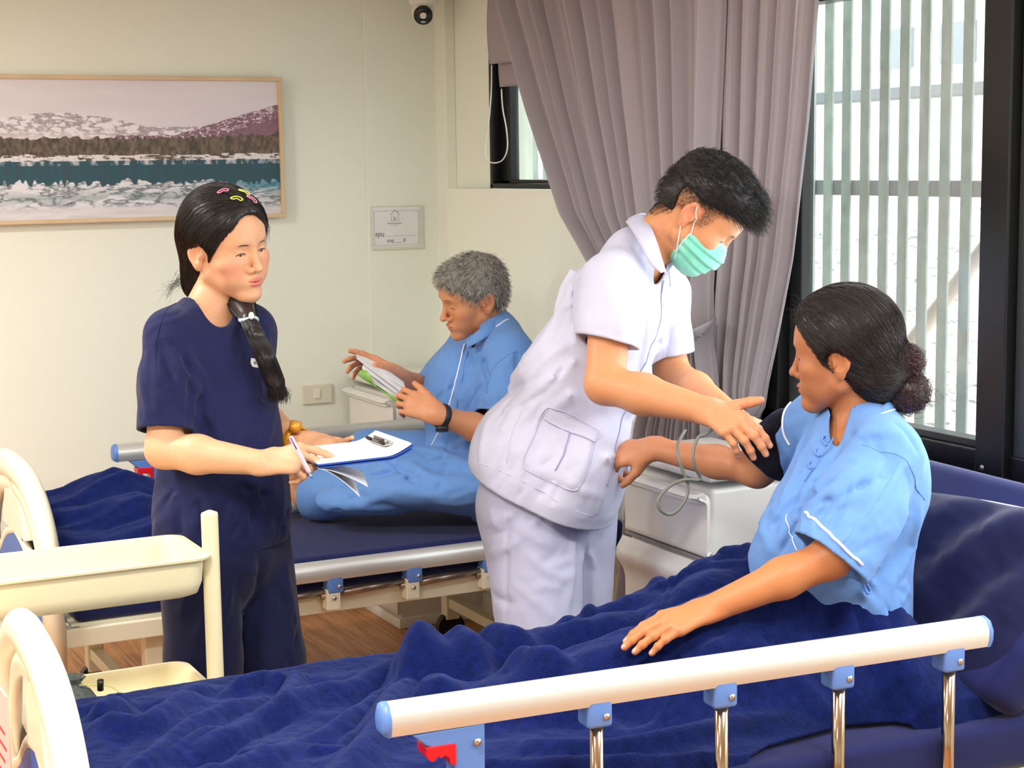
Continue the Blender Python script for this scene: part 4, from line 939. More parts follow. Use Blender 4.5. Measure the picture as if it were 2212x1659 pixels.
def Disp(strokes, amp=0.0, sc=10.0, seed=0, an=(1, 1, 1)):
    """cloth folds: ridges (+) and valleys (-) along 3-D lines, plus fine random creasing"""
    S_ = []; an = np.asarray(an, float)
    for P, am, wd in strokes:
        P = np.array(P, float); S_.append((P, am, wd, P.min(0)-wd*2.6, P.max(0)+wd*2.6))
    def f(Q):
        z = np.zeros(len(Q))
        for P, am, wd, lo, hi in S_:
            m = ((Q > lo) & (Q < hi)).all(1)
            if not m.any(): continue
            q = Q[m]; best = np.full(len(q), 1e9); tt = np.zeros(len(q)); L = len(P)-1
            for i in range(L):
                a, b = P[i], P[i+1]; v = b-a; h = np.clip(((q-a)@v)/max(1e-12, v@v), 0, 1); e = ((q-a-h[:, None]*v)**2).sum(1); k = e < best; best = np.where(k, e, best); tt = np.where(k, (i+h)/L, tt)
            z[m] += 1.4*am*(0.55*np.exp(-best/wd**2)+0.45*np.exp(-1.9*np.sqrt(best)/wd))*np.clip(np.sin(np.pi*np.clip(tt*0.9+0.05, 0, 1))*1.6, 0.1, 1)
        if amp:
            q = Q*an*sc; n_ = vnoise(q[:, 0], q[:, 1], q[:, 2], seed)+0.5*vnoise(q[:, 0]*2.1, q[:, 1]*2.1, q[:, 2]*2.1, seed+3)
            z += amp*np.clip(1-np.abs(n_/1.5-0.5)*4, -0.6, 1)
        return z
    return f
def Garment(outer, solid, disp, th=0.009, holes=None, cuts=()):
    """cloth: outer = clipped solids, solid = the same unclipped; hollow and thin where it opens (cuts: point, normal, radius; holes), thicker inside"""
    def f(P):
        a = outer(P); b = solid(P); op = np.full(len(P), 0.09)
        for (c, n, r) in cuts: q = P-c; op = np.minimum(op, np.maximum(np.abs(q@n), np.sqrt((q*q).sum(1))-r))
        hv = None
        if holes is not None: hv = holes(P); op = np.minimum(op, np.abs(hv))
        t = th+np.clip(0.7*(op-0.006), 0, 0.035); d = np.maximum(a, -(b+t)); m = np.abs(a) < 0.05
        if m.any(): z = disp(P[m])*np.clip(op[m]/0.035, 0.2, 1); d = d.copy(); d[m] = np.maximum(a[m]-z, -(b[m]+t[m]-z))
        if hv is not None: d = smax(d, -hv, 0.002)
        return d
    return cp(f, solid)
def Crs(base, strokes): z = Disp(strokes); return cp(lambda P: base(P)-z(P), base)
# ---------------------------------------------------------------- a human head in its own frame: x forward, y left, z up; origin between the ears
def head_field(p):
    g = p.get; jw = g('jaw', 1.0); ck = g('cheek', 1.0); nz = g('nose', 1.0); ch = g('chin', 0.0); hw = g('width', 1.0)
    sk = [Ell((-0.008, 0, 0.033), (0.098, 0.077*hw, 0.085)),
          (Ell((0.028, 0, -0.015), (0.060, 0.061*hw, 0.082)), 0.03), (Ell((0.045, 0, 0.040), (0.045, 0.056*hw, 0.050)), 0.025)]
    for s in (-1, 1):
        sk.append((Cap((0.002, s*0.050*jw, -0.056), (0.064, s*0.014, -0.100-ch), 0.020, 0.017), 0.030))
        sk.append((Ell((0.054, s*0.043, -0.026), (0.026, 0.022*ck, 0.022)), 0.022))
        sk.append((Ell((0.056, s*0.034, -0.058), (0.024, 0.020*ck, 0.026)), 0.020))
    sk.append((Ell((0.074, 0, -0.101-ch), (0.018, 0.021, 0.015)), 0.018))
    sk.append((Cap((0.078, -0.028, 0.021), (0.078, 0.028, 0.021), 0.0125), 0.014))
    base = Un(sk)
    # eye sockets
    for s in (-1, 1): base = Sub(base, Ell((0.099, s*0.032, 0.003), (0.017, 0.022, 0.014)), 0.014)
    lid = g('lid', 0.0)     # z of the lid gap, eyes look down
    add = []
    for s in (-1, 1):
        add.append((Ell((0.0705, s*0.031, 0.000), (0.0135, 0.0155, 0.0125)), 0.004))
        add.append((Cap((0.081, s*0.020, 0.0125), (0.074, s*0.045, 0.010), 0.0045, 0.003), 0.006))     # fold above the lid
    add += [(Cap((0.084, 0, 0.010), (0.086+0.018*nz, 0, -0.030), 0.0068, 0.0078), 0.011),
            (Ell((0.088+0.017*nz, 0, -0.0365), (0.0115, 0.0115, 0.0095)), 0.006),
            (Ell((0.090, 0.0135, -0.041), (0.0105, 0.0075, 0.0078)), 0.005), (Ell((0.090, -0.0135, -0.041), (0.0105, 0.0075, 0.0078)), 0.005),
            (Ell((0.074, 0, -0.068), (0.022, 0.028, 0.021)), 0.014),
            (Ell((0.0915, 0.006, -0.0635), (0.0080, 0.0135, 0.0050)), 0.003), (Ell((0.0915, -0.006, -0.0635), (0.0080, 0.0135, 0.0050)), 0.003),
            (Ell((0.0890, 0, -0.0735), (0.0090, 0.0170, 0.0066)), 0.003)]
    base = Un([base]+add)
    base = Sub(base, Ell((0.100, 0, -0.0683), (0.011, 0.0235, 0.0011)), 0.0028)
    for s in (-1, 1):
        base = Sub(base, Ell((0.097, s*0.0065, -0.0475), (0.006, 0.0032, 0.003)), 0.002)
        base = Sub(base, Ell((0.0835, s*0.0305, g('slit', -0.0052)), (0.0060, 0.0125, g('open', 0.0012))), 0.0016)   # lid gap
        if g('fold', 0): base = Sub(base, Cap((0.094, s*0.024, -0.050), (0.086, s*0.036, -0.068), 0.0018, 0.001), 0.006)
    # ears
    es = g('ear', 1.0)
    for s in (-1, 1):
        n = nrm(A(0.30, s*1.0, 0.05)); xx = nrm(np.cross(A(0, 0, 1.0), n)); axm = np.array([xx, n, np.cross(xx, n)]); c = A(-0.013, s*0.0785*hw, -0.008)
        tl = rotx = None
        e = Un([(Ell(c+A(0, 0, 0.006), (0.0185*es, 0.0065, 0.026*es), axm)), (Ell(c+A(0.004, -s*0.001, -0.023), (0.0095*es, 0.0055, 0.012*es), axm), 0.008)])
        e = Sub(e, Ell(c+n*0.0062+A(0.002, 0, 0.006), (0.0130*es, 0.0070, 0.0195*es), axm), 0.0015)
        e = Un([e, (Ell(c+n*0.001+A(0.0125, 0, -0.004), (0.004, 0.0045, 0.007), axm), 0.003), (Cap(c+n*0.002+A(-0.008, 0, 0.014), c+n*0.002+A(-0.006, 0, -0.010), 0.0022), 0.003)])
        base = Un([base, (e, 0.006)])
    return base
LIPS = [((0.098, 0, -0.0640), (0.010, 0.0195, 0.0055)), ((0.096, 0, -0.0738), (0.010, 0.0185, 0.0066))]
def wgt(P, c, r, soft=0.35):
    q = np.sqrt((((P-np.asarray(c))/np.asarray(r))**2).sum(1)); return np.clip((1+soft-q)/(2*soft), 0, 1)
# ---------------------------------------------------------------- a hand: x to fingertips, y to the thumb side, z back of the hand
def rot_y(v, a): c, s = math.cos(a), math.sin(a); return A(v[0]*c+v[2]*s, v[1], -v[0]*s+v[2]*c)
def hand_field(o, x, z, side, curls, thumb, spread=0.10, sc=1.0, fr=1.0):
    """curls: four (mcp, pip, dip) in degrees for index..little; thumb: (out deg, down deg, bend deg)"""
    ax = frame(x, z); ax[1] *= 1.0
    ax = np.array([ax[0], np.cross(ax[2], ax[0])*side, ax[2]])
    K = [(0.086, 0.026, 0.002), (0.090, 0.006, 0.005), (0.085, -0.014, 0.003), (0.077, -0.031, -0.002)]
    Ls = [(0.042, 0.025, 0.020), (0.046, 0.029, 0.021), (0.042, 0.027, 0.020), (0.033, 0.020, 0.018)]
    R_ = [(0.0088, 0.0080, 0.0072, 0.0062), (0.0090, 0.0082, 0.0073, 0.0063), (0.0085, 0.0077, 0.0069, 0.0060), (0.0076, 0.0068, 0.0061, 0.0054)]
    it = [(Ecap((-0.012, 0, 0), (0.012, 0, 0), 0.027, 0.030, (0, 0, 1), 0.66)), (Ecap((0.014, 0.004, -0.001), (0.066, 0.001, 0.000), 0.028, 0.036, (0, 0, 1), 0.42), 0.02)]
    joints = []; tips = []
    for i in range(4):
        k = A(*K[i]); b0 = A(0.012, K[i][1]*0.45, 0.0)
        it.append((Cap(b0, k, 0.011, 0.0105*fr), 0.010)); sp = (1.1-0.75*i)*spread; a = 0.0; p = k; pts = [k]
        for j in range(3):
            a += math.radians(curls[i][j]); d = rot_y(A(math.cos(sp), math.sin(sp), 0), a); q = p+d*Ls[i][j]; it.append((Cap(p, q, R_[i][j]*fr, R_[i][j+1]*fr), 0.0035)); it.append((Cap(p, p+d*0.001, R_[i][j]*fr*1.06), 0.003)); p = q; pts.append(q)
        joints.append(pts); tips.append((p, d, rot_y(A(0, 0, 1), a)))
    to, td, tb = [math.radians(v) for v in thumb]
    p0 = A(0.016, 0.020, -0.006); d = nrm(A(math.cos(to)*math.cos(td), math.sin(to)*math.cos(td), -math.sin(td))); p1 = p0+d*0.042
    inw = nrm(A(1, -0.25, -0.35)); d2 = nrm(d*math.cos(tb)+inw*math.sin(tb)); p2 = p1+d2*0.032; d3 = nrm(d2*math.cos(tb*0.6)+inw*math.sin(tb*0.6)); p3 = p2+d3*0.024
    it += [(Cap(p0, p1, 0.0165, 0.0125), 0.014), (Cap(p1, p2, 0.0108*fr, 0.0100*fr), 0.004), (Cap(p2, p3, 0.0100*fr, 0.0078*fr), 0.003)]
    tips.append((p3, d3, nrm(A(0, 0.6, 0.8))))
    f0 = Un(it); axn = ax/1.0
    def f(P): return f0(((P-np.asarray(o))@axn.T)/sc)*sc
    f.tips = [(np.asarray(o)+(t_[0]@axn)*sc, t_[1]@axn, t_[2]@axn) for t_ in tips]; f.joints = [[np.asarray(o)+(q@axn)*sc for q in j_] for j_ in joints]; f.ax = axn; return f
# ---------------------------------------------------------------- skin
def skin_mat(name, rough=0.48):
    q = N(name); ca = q.n('ShaderNodeVertexColor', layer_name='Col'); nz = q.noise(90.0, 4, 0.6); n2 = q.noise(14.0, 3)
    c = q.mix(0.10, ca.outputs[0], q.ramp(nz.outputs[0], (0.35, (0.35, 0.35, 0.35, 1)), (0.65, (0.65, 0.65, 0.65, 1))), 'OVERLAY')
    c = q.mix(0.10, c, q.ramp(n2.outputs[0], (0.35, (0.62, 0.40, 0.36, 1)), (0.65, (0.60, 0.60, 0.5, 1))), 'SOFT_LIGHT')
    q.l(c, q.b.inputs['Base Color']); q.b.inputs['Roughness'].default_value = rough; q.b.inputs['Specular IOR Level'].default_value = 0.45
    q.b.inputs['Subsurface Weight'].default_value = 0.25; q.b.inputs['Subsurface Radius'].default_value = (0.012, 0.005, 0.003); q.b.inputs['Subsurface Scale'].default_value = 0.6
    q.bump(nz.outputs[0], 0.10, 0.0015); return q.m
def hair_mat(name, c, rough=0.38, var=0.5, aniso=0.5, spec=0.5):
    q = N(name); nz = q.noise(60.0, 3); c = np.array(L4(c)[:3])
    q.l(q.ramp(nz.outputs[0], (0.3, tuple(c*(1-var))+(1,)), (0.7, tuple(c*(1+var))+(1,))), q.b.inputs['Base Color']); q.b.inputs['Roughness'].default_value = rough; q.b.inputs['Specular IOR Level'].default_value = spec
    q.b.inputs['Anisotropic'].default_value = aniso; return q.m
def strands(paths, r=0.0006, n=3, taper=True):
    """many thin hairs as one mesh; paths (S, K, 3)"""
    P = np.asarray(paths, float); S_, K_, _ = P.shape; T_ = np.gradient(P, axis=1); T_ /= np.maximum(1e-9, np.linalg.norm(T_, axis=2))[..., None]
    u = np.cross(T_, np.tile(A(0.31, 0.22, 0.93), (S_, K_, 1))); u /= np.maximum(1e-9, np.linalg.norm(u, axis=2))[..., None]; v = np.cross(T_, u)
    rr = np.linspace(1, 0.35 if taper else 1, K_)[None, :, None]*(r if np.isscalar(r) else np.asarray(r)[:, None, None])
    V = np.stack([P+rr*(math.cos(2*math.pi*k/n)*u+math.sin(2*math.pi*k/n)*v) for k in range(n)], 2).reshape(-1, 3)
    b = np.arange(S_)[:, None, None]*K_*n+np.arange(K_-1)[None, :, None]*n+np.arange(n)[None, None]; b2 = np.arange(S_)[:, None, None]*K_*n+np.arange(K_-1)[None, :, None]*n+((np.arange(n)+1) % n)[None, None]
    Q = np.stack([b, b2, b2+n, b+n], -1).reshape(-1, 4); return V, Q
def facing(az, pitch, roll=0.0):
    """head frame: az = direction on the ground (world radians), pitch down, roll"""
    x = A(math.cos(az)*math.cos(pitch), math.sin(az)*math.cos(pitch), -math.sin(pitch)); y = A(-math.sin(az), math.cos(az), 0); z = np.cross(x, y)
    y2 = y*math.cos(roll)+z*math.sin(roll); z2 = -y*math.sin(roll)+z*math.cos(roll); return np.array([x, y2, z2])
AZR = math.atan2(RR[1], RR[0])       # world azimuth of the picture's right
# ================================================================ PEOPLE
mskin = skin_mat('skin')
def person(label, feet): return thing('person', label, 'person', feet)
def torso_parts(pel, nb, lat, w=1.0, depth=1.0, off=0.0, chest=1.0, belly=0.0, hip=1.0):
    """solid torso between pelvis centre and neck base; lat points to the body's left"""
    up = nrm(nb-pel); lat = nrm(lat-up*(lat@up)); fr = np.cross(lat, up); L_ = np.linalg.norm(nb-pel); ax = np.array([fr, lat, up])
    E_ = lambda z, x, rx, ry, rz: Ell(pel+up*(z*L_)+fr*x, (rx*depth+off, ry*w+off, rz+off), ax)
    return [E_(-0.02, -0.005, 0.108, 0.165*hip, 0.125), (E_(0.16, 0.0, 0.098+belly*0.5, 0.145*hip, 0.13), 0.06), (E_(0.36, 0.004, 0.092+belly, 0.128, 0.14), 0.06),
            (E_(0.60, 0.004, 0.104*chest, 0.142, 0.14), 0.06), (E_(0.80, -0.004, 0.092, 0.148, 0.10), 0.05)], ax, L_
def eyes_for(root, o, ax, sc, mi=None, p=None, open_=True):
    """eyeballs seen in the lid gap, lashes and brows"""
    p = p or {}
    me = bpy.data.materials.get('eye_white') or mat('eye_white', (225, 218, 212), 0.15); mp = bpy.data.materials.get('eye_dark') or mat('eye_dark', (34, 22, 18), 0.08)
    for s in (-1, 1):
        c = A(0.0708, s*0.0308, -0.0005); e = put('eye', xf(ball(c*sc, 0.0121*sc, 20), o, ax), me, root)
        put('iris', xf(ball((c+A(0.0078, 0.000, -0.0040))*sc, (0.0048*sc), 14), o, ax), mp, e)
def surf_line(f, o, ax, sc, pts, r, n=6, lift=0.0004, it=6):
    """thin line that follows surface f; pts in head coordinates"""
    P = np.array(smooth_path([A(*q)*sc for q in pts], 6))@ax+o
    for _ in range(it):
        d = f(P); e = 0.0006; g = np.stack([f(P+A(e, 0, 0))-f(P-A(e, 0, 0)), f(P+A(0, e, 0))-f(P-A(0, e, 0)), f(P+A(0, 0, e))-f(P-A(0, 0, e))], 1)/(2*e); g /= np.maximum(0.3, np.linalg.norm(g, axis=1))[:, None]; P = P-g*(d-lift)[:, None]
    return tube(list(P), r if np.isscalar(r) else np.interp(np.linspace(0, 1, len(P)), np.linspace(0, 1, len(r)), r), n)
def face_lines(root, f, o, ax, sc, mh, slit=-0.0052, brow=0.0026, brow_z=0.0, op=0.0):
    for s in (-1, 1):
        put('eyelash_line', surf_line(f, o, ax, sc, [(0.0830, s*0.0185, slit-0.001), (0.0852, s*0.025, slit+0.0014+op), (0.0848, s*0.034, slit+0.0014+op), (0.0800, s*0.0445, slit-0.0006)], [0.0004, 0.0011, 0.0013, 0.0006]), mh, root)
        put('eyebrow', surf_line(f, o, ax, sc, [(0.0935, s*0.015, 0.022+brow_z), (0.0925, s*0.024, 0.0245+brow_z), (0.089, s*0.036, 0.0250+brow_z), (0.080, s*0.048, 0.0205+brow_z)], [brow*0.7, brow, brow*0.9, brow*0.35], 8, -brow*0.55), mh, root)
def flow(f, starts, dirf, steps, ds, lift=0.0012, jitter=0.0, seed=0, stick=1.0):
    """hair paths that run over surface f following a direction field"""
    rg = np.random.default_rng(seed); P = np.array(starts, float); out = []; jv = rg.normal(size=P.shape)*jitter; lf = lift*rg.uniform(0.2, 1.6, len(P)); e = 0.001
    for k in range(steps):
        F_ = lambda q: ev(f, q, 0.06)
        d = F_(P); g = np.stack([F_(P+A(e, 0, 0))-d, F_(P+A(0, e, 0))-d, F_(P+A(0, 0, e))-d], 1)/e; g /= np.maximum(0.2, np.linalg.norm(g, axis=1))[:, None]
        P = P-g*((d-lf)*stick)[:, None]; out.append(P.copy())
        v = dirf(P)+jv; v = v-g*(v*g).sum(1)[:, None]*stick; v /= np.maximum(1e-6, np.linalg.norm(v, axis=1))[:, None]; P = P+v*(ds if np.isscalar(ds) else ds[:, None])
    return np.stack(out, 1)
def surf_points(V, n, keep, seed=0):
    rg = np.random.default_rng(seed); k = keep(V); I = np.where(k)[0]; return V[rg.choice(I, n)]+rg.normal(size=(n, 3))*0.0015
def auto(f, box, ang, n, amp, wd, ln, seed, t0, t1, sp=0.25):
    """many small folds scattered over a part of a garment, all running roughly one way"""
    rg = np.random.default_rng(seed); out = []
    for _ in range(n):
        x, y = rg.uniform(box[0], box[2]), rg.uniform(box[1], box[3]); a = math.radians(ang)+rg.normal()*sp; l = ln*rg.uniform(0.5, 1.3)/2; b = rg.normal()*0.18*l
        pts = [(x-l*math.cos(a), y+l*math.sin(a)), (x+b*math.sin(a), y+b*math.cos(a)), (x+l*math.cos(a), y-l*math.sin(a))]; P = hits(f, pts, t0, t1)
        if max(np.linalg.norm(P[0]-P[1]), np.linalg.norm(P[1]-P[2])) > l/700*2.2: continue
        out.append((P, amp*rg.uniform(0.5, 1.2)*(1 if rg.random() < 0.6 else -0.8), wd*rg.uniform(0.7, 1.3)))
    return out
def cling(f, P, lift, it=5):
    P = np.array(P, float); e = 0.0008
    for _ in range(it):
        d = f(P); g = np.stack([f(P+A(e, 0, 0))-d, f(P+A(0, e, 0))-d, f(P+A(0, 0, e))-d], 1)/e; g /= np.maximum(0.3, np.linalg.norm(g, axis=1))[:, None]; P = P-g*np.clip(d-lift, -0.01, 0.01)[:, None]
    return list(P)
def skin_colors(V, base, blobs):
    """base colour with soft patches of the skin's own colour (lips, cheeks, nails)"""
    c = np.tile(lin(base), (len(V), 1))
    for (w_, colr) in blobs: c = c*(1-w_[:, None])+lin(colr)*w_[:, None]
    return c
def nails(V, hands, r=0.0058):
    w_ = np.zeros(len(V))
    for h in hands:
        for (p, d, b) in h.tips:
            c = p-d*0.0005+b*0.0045; q = V-c; m = (np.abs(q) < 0.02).all(1)
            if m.any():
                qq = q[m]; u = qq@d; n_ = qq@b; s_ = qq@np.cross(d, b); e = np.sqrt((u/0.0065)**2+(s_/0.0048)**2+(n_/0.004)**2); w_[m] = np.maximum(w_[m], np.clip((1.25-e)/0.4, 0, 1))
    return w_
SHIFT = np.zeros(3)
# ---------------------------------------------------------------- 1. nurse in navy scrubs with clipboard
def nurse_navy():
    o = X(489, 531, 4.0); az = AZR-math.radians(39); hax = facing(az, math.radians(7), math.radians(8)); sc_ = 1.05
    root = person('young woman in navy scrubs with a ponytail, standing and holding a clipboard and pen', (X(485, 1120, 4.03)[0], X(485, 1120, 4.03)[1], 0))
    rs, ls = X(368, 728, 3.90), X(538, 718, 4.12); nb = X(452, 668, 4.03); pel = X(482, 1115, 4.03); lat = ls-rs
    re, rw = X(354, 972, 3.84), X(566, 1000, 3.73); le, lw = X(530, 880, 4.19), X(645, 953, 4.04)
    hd = Loc(Scl(head_field(dict(jaw=1.08, cheek=1.25, nose=0.86, width=1.0, slit=-0.0040, open=0.0024, ear=1.18)), sc_), o, hax)
    tp, tax, TL = torso_parts(pel, nb, lat, w=0.94, depth=0.92)
    up = tax[2]; fr = tax[0]
    rh = hand_field(rw+nrm(rw-re)*0.008, X(650, 984, 3.70)-rw, -FW*0.80+A(0, 0, 0.62), 1, [(46, 12, 8), (62, 62, 30), (72, 72, 34), (76, 74, 34)], (30, 52, 25), sc=0.96, spread=0.05, fr=1.08)
    lh = hand_field(lw+nrm(lw-le)*0.008, X(745, 975, 3.93)-lw, A(0, 0, -1.0)+FW*0.75, -1, [(8, 10, 8), (8, 10, 8), (10, 12, 8), (12, 14, 8)], (28, -18, 12), sc=0.94)
    hips = [pel+tax[1]*s*0.085-up*0.03 for s in (-1, 1)]
    fl = A(1.0, 1.0, 0)
    kn = [A(h[0], h[1], 0.46)+fr*fl*0.02 for h in hips]; an = [A(h[0], h[1], 0.09)+tax[1]*s*0.03 for h, s in zip(hips, (-1, 1))]
    legs = []
    for h, k, a in zip(hips, kn, an): legs += [(Cap(h, k, 0.078, 0.052), 0.03), (Cap(k, a, 0.050, 0.034), 0.02), (Ell(a+A(fr[0], fr[1], 0)*0.06-A(0, 0, 0.055), (0.10, 0.042, 0.034), np.array([nrm(A(fr[0], fr[1], 0)), nrm(A(-fr[1], fr[0], 0)), A(0, 0, 1)])), 0.02)]
    arms = [(Cap(rs, re, 0.045, 0.040), 0.03), (Cap(re, re*0.65+rw*0.35, 0.040, 0.042), 0.02), (Cap(re*0.65+rw*0.35, rw, 0.042, 0.027), 0.02),
            (Cap(ls, le, 0.043, 0.038), 0.03), (Cap(le, le*0.6+lw*0.4, 0.038, 0.040), 0.02), (Cap(le*0.6+lw*0.4, lw, 0.040, 0.026), 0.02)]
    neck = [(Cap(nb-up*0.03, o+hax[0]*-0.022+hax[2]*-0.05, 0.053, 0.050), 0.025), (Ecap(rs, nb-up*0.01, 0.042, 0.045, fr, 0.8), 0.04), (Ecap(ls, nb-up*0.01, 0.042, 0.045, fr, 0.8), 0.04)]
    body = Un([q for q in tp]+legs+neck+arms+[(rh, 0.012), (lh, 0.012), (hd, 0.016)])
    lo = A(*np.min([rs, ls, rw, lw, an[0], o], 0))-0.24; lo[2] = 0.0; hi = A(*np.max([rs, ls, rw, lw, an[0], o], 0))+0.24
    hb = [(o[i]-0.14, o[i]+0.14) for i in range(3)]
    def band(c, r): return [(c[i]-r, c[i]+r) for i in range(3)]
    b1 = band((rw+nrm(RR)*0.08), 0.12)
    V, Q = grow(body, lo, hi, 0.0075, fine=[(*hb, 0.0022), (*b1, 0.003)])
    V = snap(body, V, 2)
    L_ = (V-o)@hax.T/sc_
    lips = np.maximum(wgt(L_, *LIPS[0], 0.25), wgt(L_, *LIPS[1], 0.25))*(L_[:, 0] > 0.07)
    ck = np.maximum(wgt(L_, (0.066, -0.05, -0.032), (0.04, 0.024, 0.026), 0.6), wgt(L_, (0.066, 0.05, -0.032), (0.04, 0.024, 0.026), 0.6))
    col = skin_colors(V, (220, 168, 132), [(ck*0.45, (222, 138, 116)), (lips*0.8, (204, 104, 100)), (nails(V, [rh, lh])*0.6, (236, 188, 172)), (wgt(L_, (-0.02, -0.085, -0.01), (0.03, 0.02, 0.04), 0.5)*0.3, (226, 150, 120))])
    put('skin', (V, Q), mskin, root, col=col)
    mh = hair_mat('black_hair', (30, 26, 28), 0.34)
    eyes_for(root, o, hax, sc_, None); face_lines(root, hd, o, hax, sc_, mh, op=0.0018, slit=-0.004, brow=0.0026, brow_z=-0.007)
    put('earring', ball(o+(A(-0.004, -0.088, -0.036)*sc_)@hax, 0.0022, 10), mat('gold_stud', (220, 180, 110), 0.2, 1.0), root)
    # ---- hair: cap, nape mass, ponytail over the left shoulder
    hsk = Un([Ell((-0.012, 0, 0.038), (0.112, 0.092, 0.103)), (Ell((0.030, 0, 0.058), (0.058, 0.070, 0.062)), 0.02), (Cap((-0.060, 0.0, 0.0), (-0.070, -0.012, -0.090), 0.068, 0.052), 0.03), (Cap((-0.03, 0.066, -0.02), (-0.040, 0.05, -0.11), 0.028, 0.03), 0.03)])
    cut = Pl((0.024, 0, -0.016), (0.80, 0, -0.60)); hcap = Int(hsk, cut, 0.006)
    hcap = Sub(hcap, Ell((0.096, -0.004, 0.040), (0.045, 0.046, 0.046)), 0.008)
    for s in (-1, 1): hcap = Sub(hcap, Ell((0.001, s*0.100, -0.014), (0.034, 0.036, 0.036)), 0.006)
    hcap = Sub(hcap, Cap((0.012, -0.08, -0.07), (0.0, -0.06, -0.06), 0.035), 0.01)
    hl = Loc(Scl(hcap, sc_), o, hax)
    tail = [(o+(A(-0.06, 0.03, -0.10)*sc_)@hax, 0.036), (X(518, 655, 4.02), 0.034), (X(537, 690, 3.95), 0.018), (X(553, 725, 3.92), 0.019), (X(575, 775, 3.92), 0.022), (X(592, 820, 3.94), 0.022), (X(602, 850, 3.95), 0.013)]
    ht = Un([hl, (Chain([t[0] for t in tail], [t[1] for t in tail], 0.006), 0.012)])
    lo2 = np.min([t[0] for t in tail]+[o-0.13], 0)-0.03; hi2 = np.max([t[0] for t in tail]+[o+0.13], 0)+0.03; lo2[2] = tail[-1][0][2]-0.03
    hv, hq = grow(ht, lo2, hi2, 0.0035)
    hr = put('hair', (hv, hq), mh, root)
    st = surf_points(hv, 2600, lambda v: v[:, 2] > o[2]-0.06, 3); part = o+(A(0.10, -0.004, 0.10)*sc_)@hax; nape = o+(A(-0.075, 0.0, -0.12)*sc_)@hax
    def df(P): d = nape-P; d /= np.linalg.norm(d, axis=1)[:, None]; a = P-part; a /= np.linalg.norm(a, axis=1)[:, None]; return d*1.0+a*0.6
    ps = flow(ht, st, df, 12, 0.011, 0.0012, 0.06, 4)
    tcen = np.array(smooth_path([t[0] for t in tail], 5)); trad = np.interp(np.linspace(0, 1, len(tcen)), np.linspace(0, 1, len(tail)), [t[1] for t in tail])
    rg = np.random.default_rng(8); T_ = []
    for k in range(700):
        a = rg.uniform(0, 6.283); rr_ = rg.uniform(0.75, 1.12); n_ = len(tcen); e1 = nrm(RR); e2 = nrm(-FW); s0 = rg.integers(0, 8); ln = rg.uniform(0.85, 1.05)
        off = np.outer(trad*rr_+rg.normal()*0.001, math.cos(a)*e1+math.sin(a)*e2); pth = tcen+off; pth[-3:] += rg.normal(size=3)*0.007+A(0, 0, -0.012); T_.append(pth)
    put('hair_strand_layer', strands(ps, 0.0007), mh, hr); put('ponytail_strand_layer', strands(np.array(T_), 0.0007), mh, hr)
    # loose wisps at the nape and forehead
    Wp = []
    for k in range(34):
        a0 = X(395+rg.normal()*6, 600+rg.normal()*10, 4.05+rg.normal()*0.01); Wp.append(smooth_path([a0, X(380+rg.normal()*6, 612+rg.normal()*5, 4.05), X(358+rg.normal()*8, 634+rg.normal()*10, 4.05)], 4))
    for k in range(16):
        Wp.append(smooth_path([X(560+rg.normal()*3, 462+rg.normal()*4, 3.93), X(580+rg.normal()*3, 490+rg.normal()*3, 3.92), X(574+rg.normal()*4, 520+rg.normal()*8, 3.93)], 4))
    put('loose_hair', strands(np.array(Wp), 0.0005), mh, hr)
    # band and clips
    put('hair_tie', tube(smooth_path([tail[2][0]+0.019*(math.cos(a)*nrm(RR)+0.9*math.sin(a)*nrm(-FW))+A(0, 0, 0.003*math.sin(2*a)) for a in np.linspace(0, 6.283, 13)[:-1]], 4, True), 0.0055, 10, closed=True), mat('pale_blue_tie', (176, 204, 210), 0.6), root)
    put('tie_bead', ball(X(543, 682, 3.925), (0.007, 0.004, 0.009), 12), mwh, root)
    for (px, py, colr, nm, ang) in ((482, 415, (244, 150, 178), 'pink', 0.5), (511, 431, (226, 240, 110), 'yellow green', -0.1), (527, 417, (226, 240, 130), 'pale green', -0.5), (543, 432, (244, 160, 186), 'light pink', -0.7)):
        p = hit(ht, px, py, 3.7, 4.3); n_ = nrm(p-(o+hax[2]*0.03)); u_ = nrm(RR*math.cos(ang)+UU*math.sin(ang)); u_ = nrm(u_-n_*(u_@n_)); v_ = np.cross(n_, u_); sh = [(-0.014, -0.004), (-0.002, 0.007), (0.010, 0.006), (0.013, 0.002), (0.009, -0.003), (0.000, 0.0), (-0.008, -0.006)]
        put('hair_clip', tube(smooth_path([p+n_*0.0035+u_*a+v_*b for a, b in sh], 3, True), 0.0014, 6, closed=True), mat(nm.replace(' ', '_')+'_clip', colr, 0.35), root, label=nm+' snap clip')
    # ---- scrub top
    mnv = cloth_mat('navy_scrub_cloth', (24, 30, 74), sheen=0.12, wr=0.6, wscale=10)
    sp, _, _ = torso_parts(pel-up*0.03, nb, lat, w=0.94, depth=1.0, off=0.020)
    flare = [(Ell(X(482, 1085, 4.03), (0.135, 0.160, 0.16), tax), 0.05), (Ell(X(478, 985, 4.03)+fr*0.01, (0.128, 0.142, 0.15), tax), 0.05), (Ecap(rs+up*0.005, nb-up*0.015, 0.056, 0.062, fr, 0.85), 0.04), (Ecap(ls+up*0.005, nb-up*0.015, 0.056, 0.062, fr, 0.85), 0.04)]
    torso = Un(sp+flare)
    slR_dir = nrm(re-rs); slR = Un([Cap(rs, rs+slR_dir*0.12, 0.052, 0.064), (Cap(rs+slR_dir*0.10, rs+slR_dir*0.30, 0.064, 0.064), 0.02)]); slL = Cap(ls, le, 0.062, 0.062)
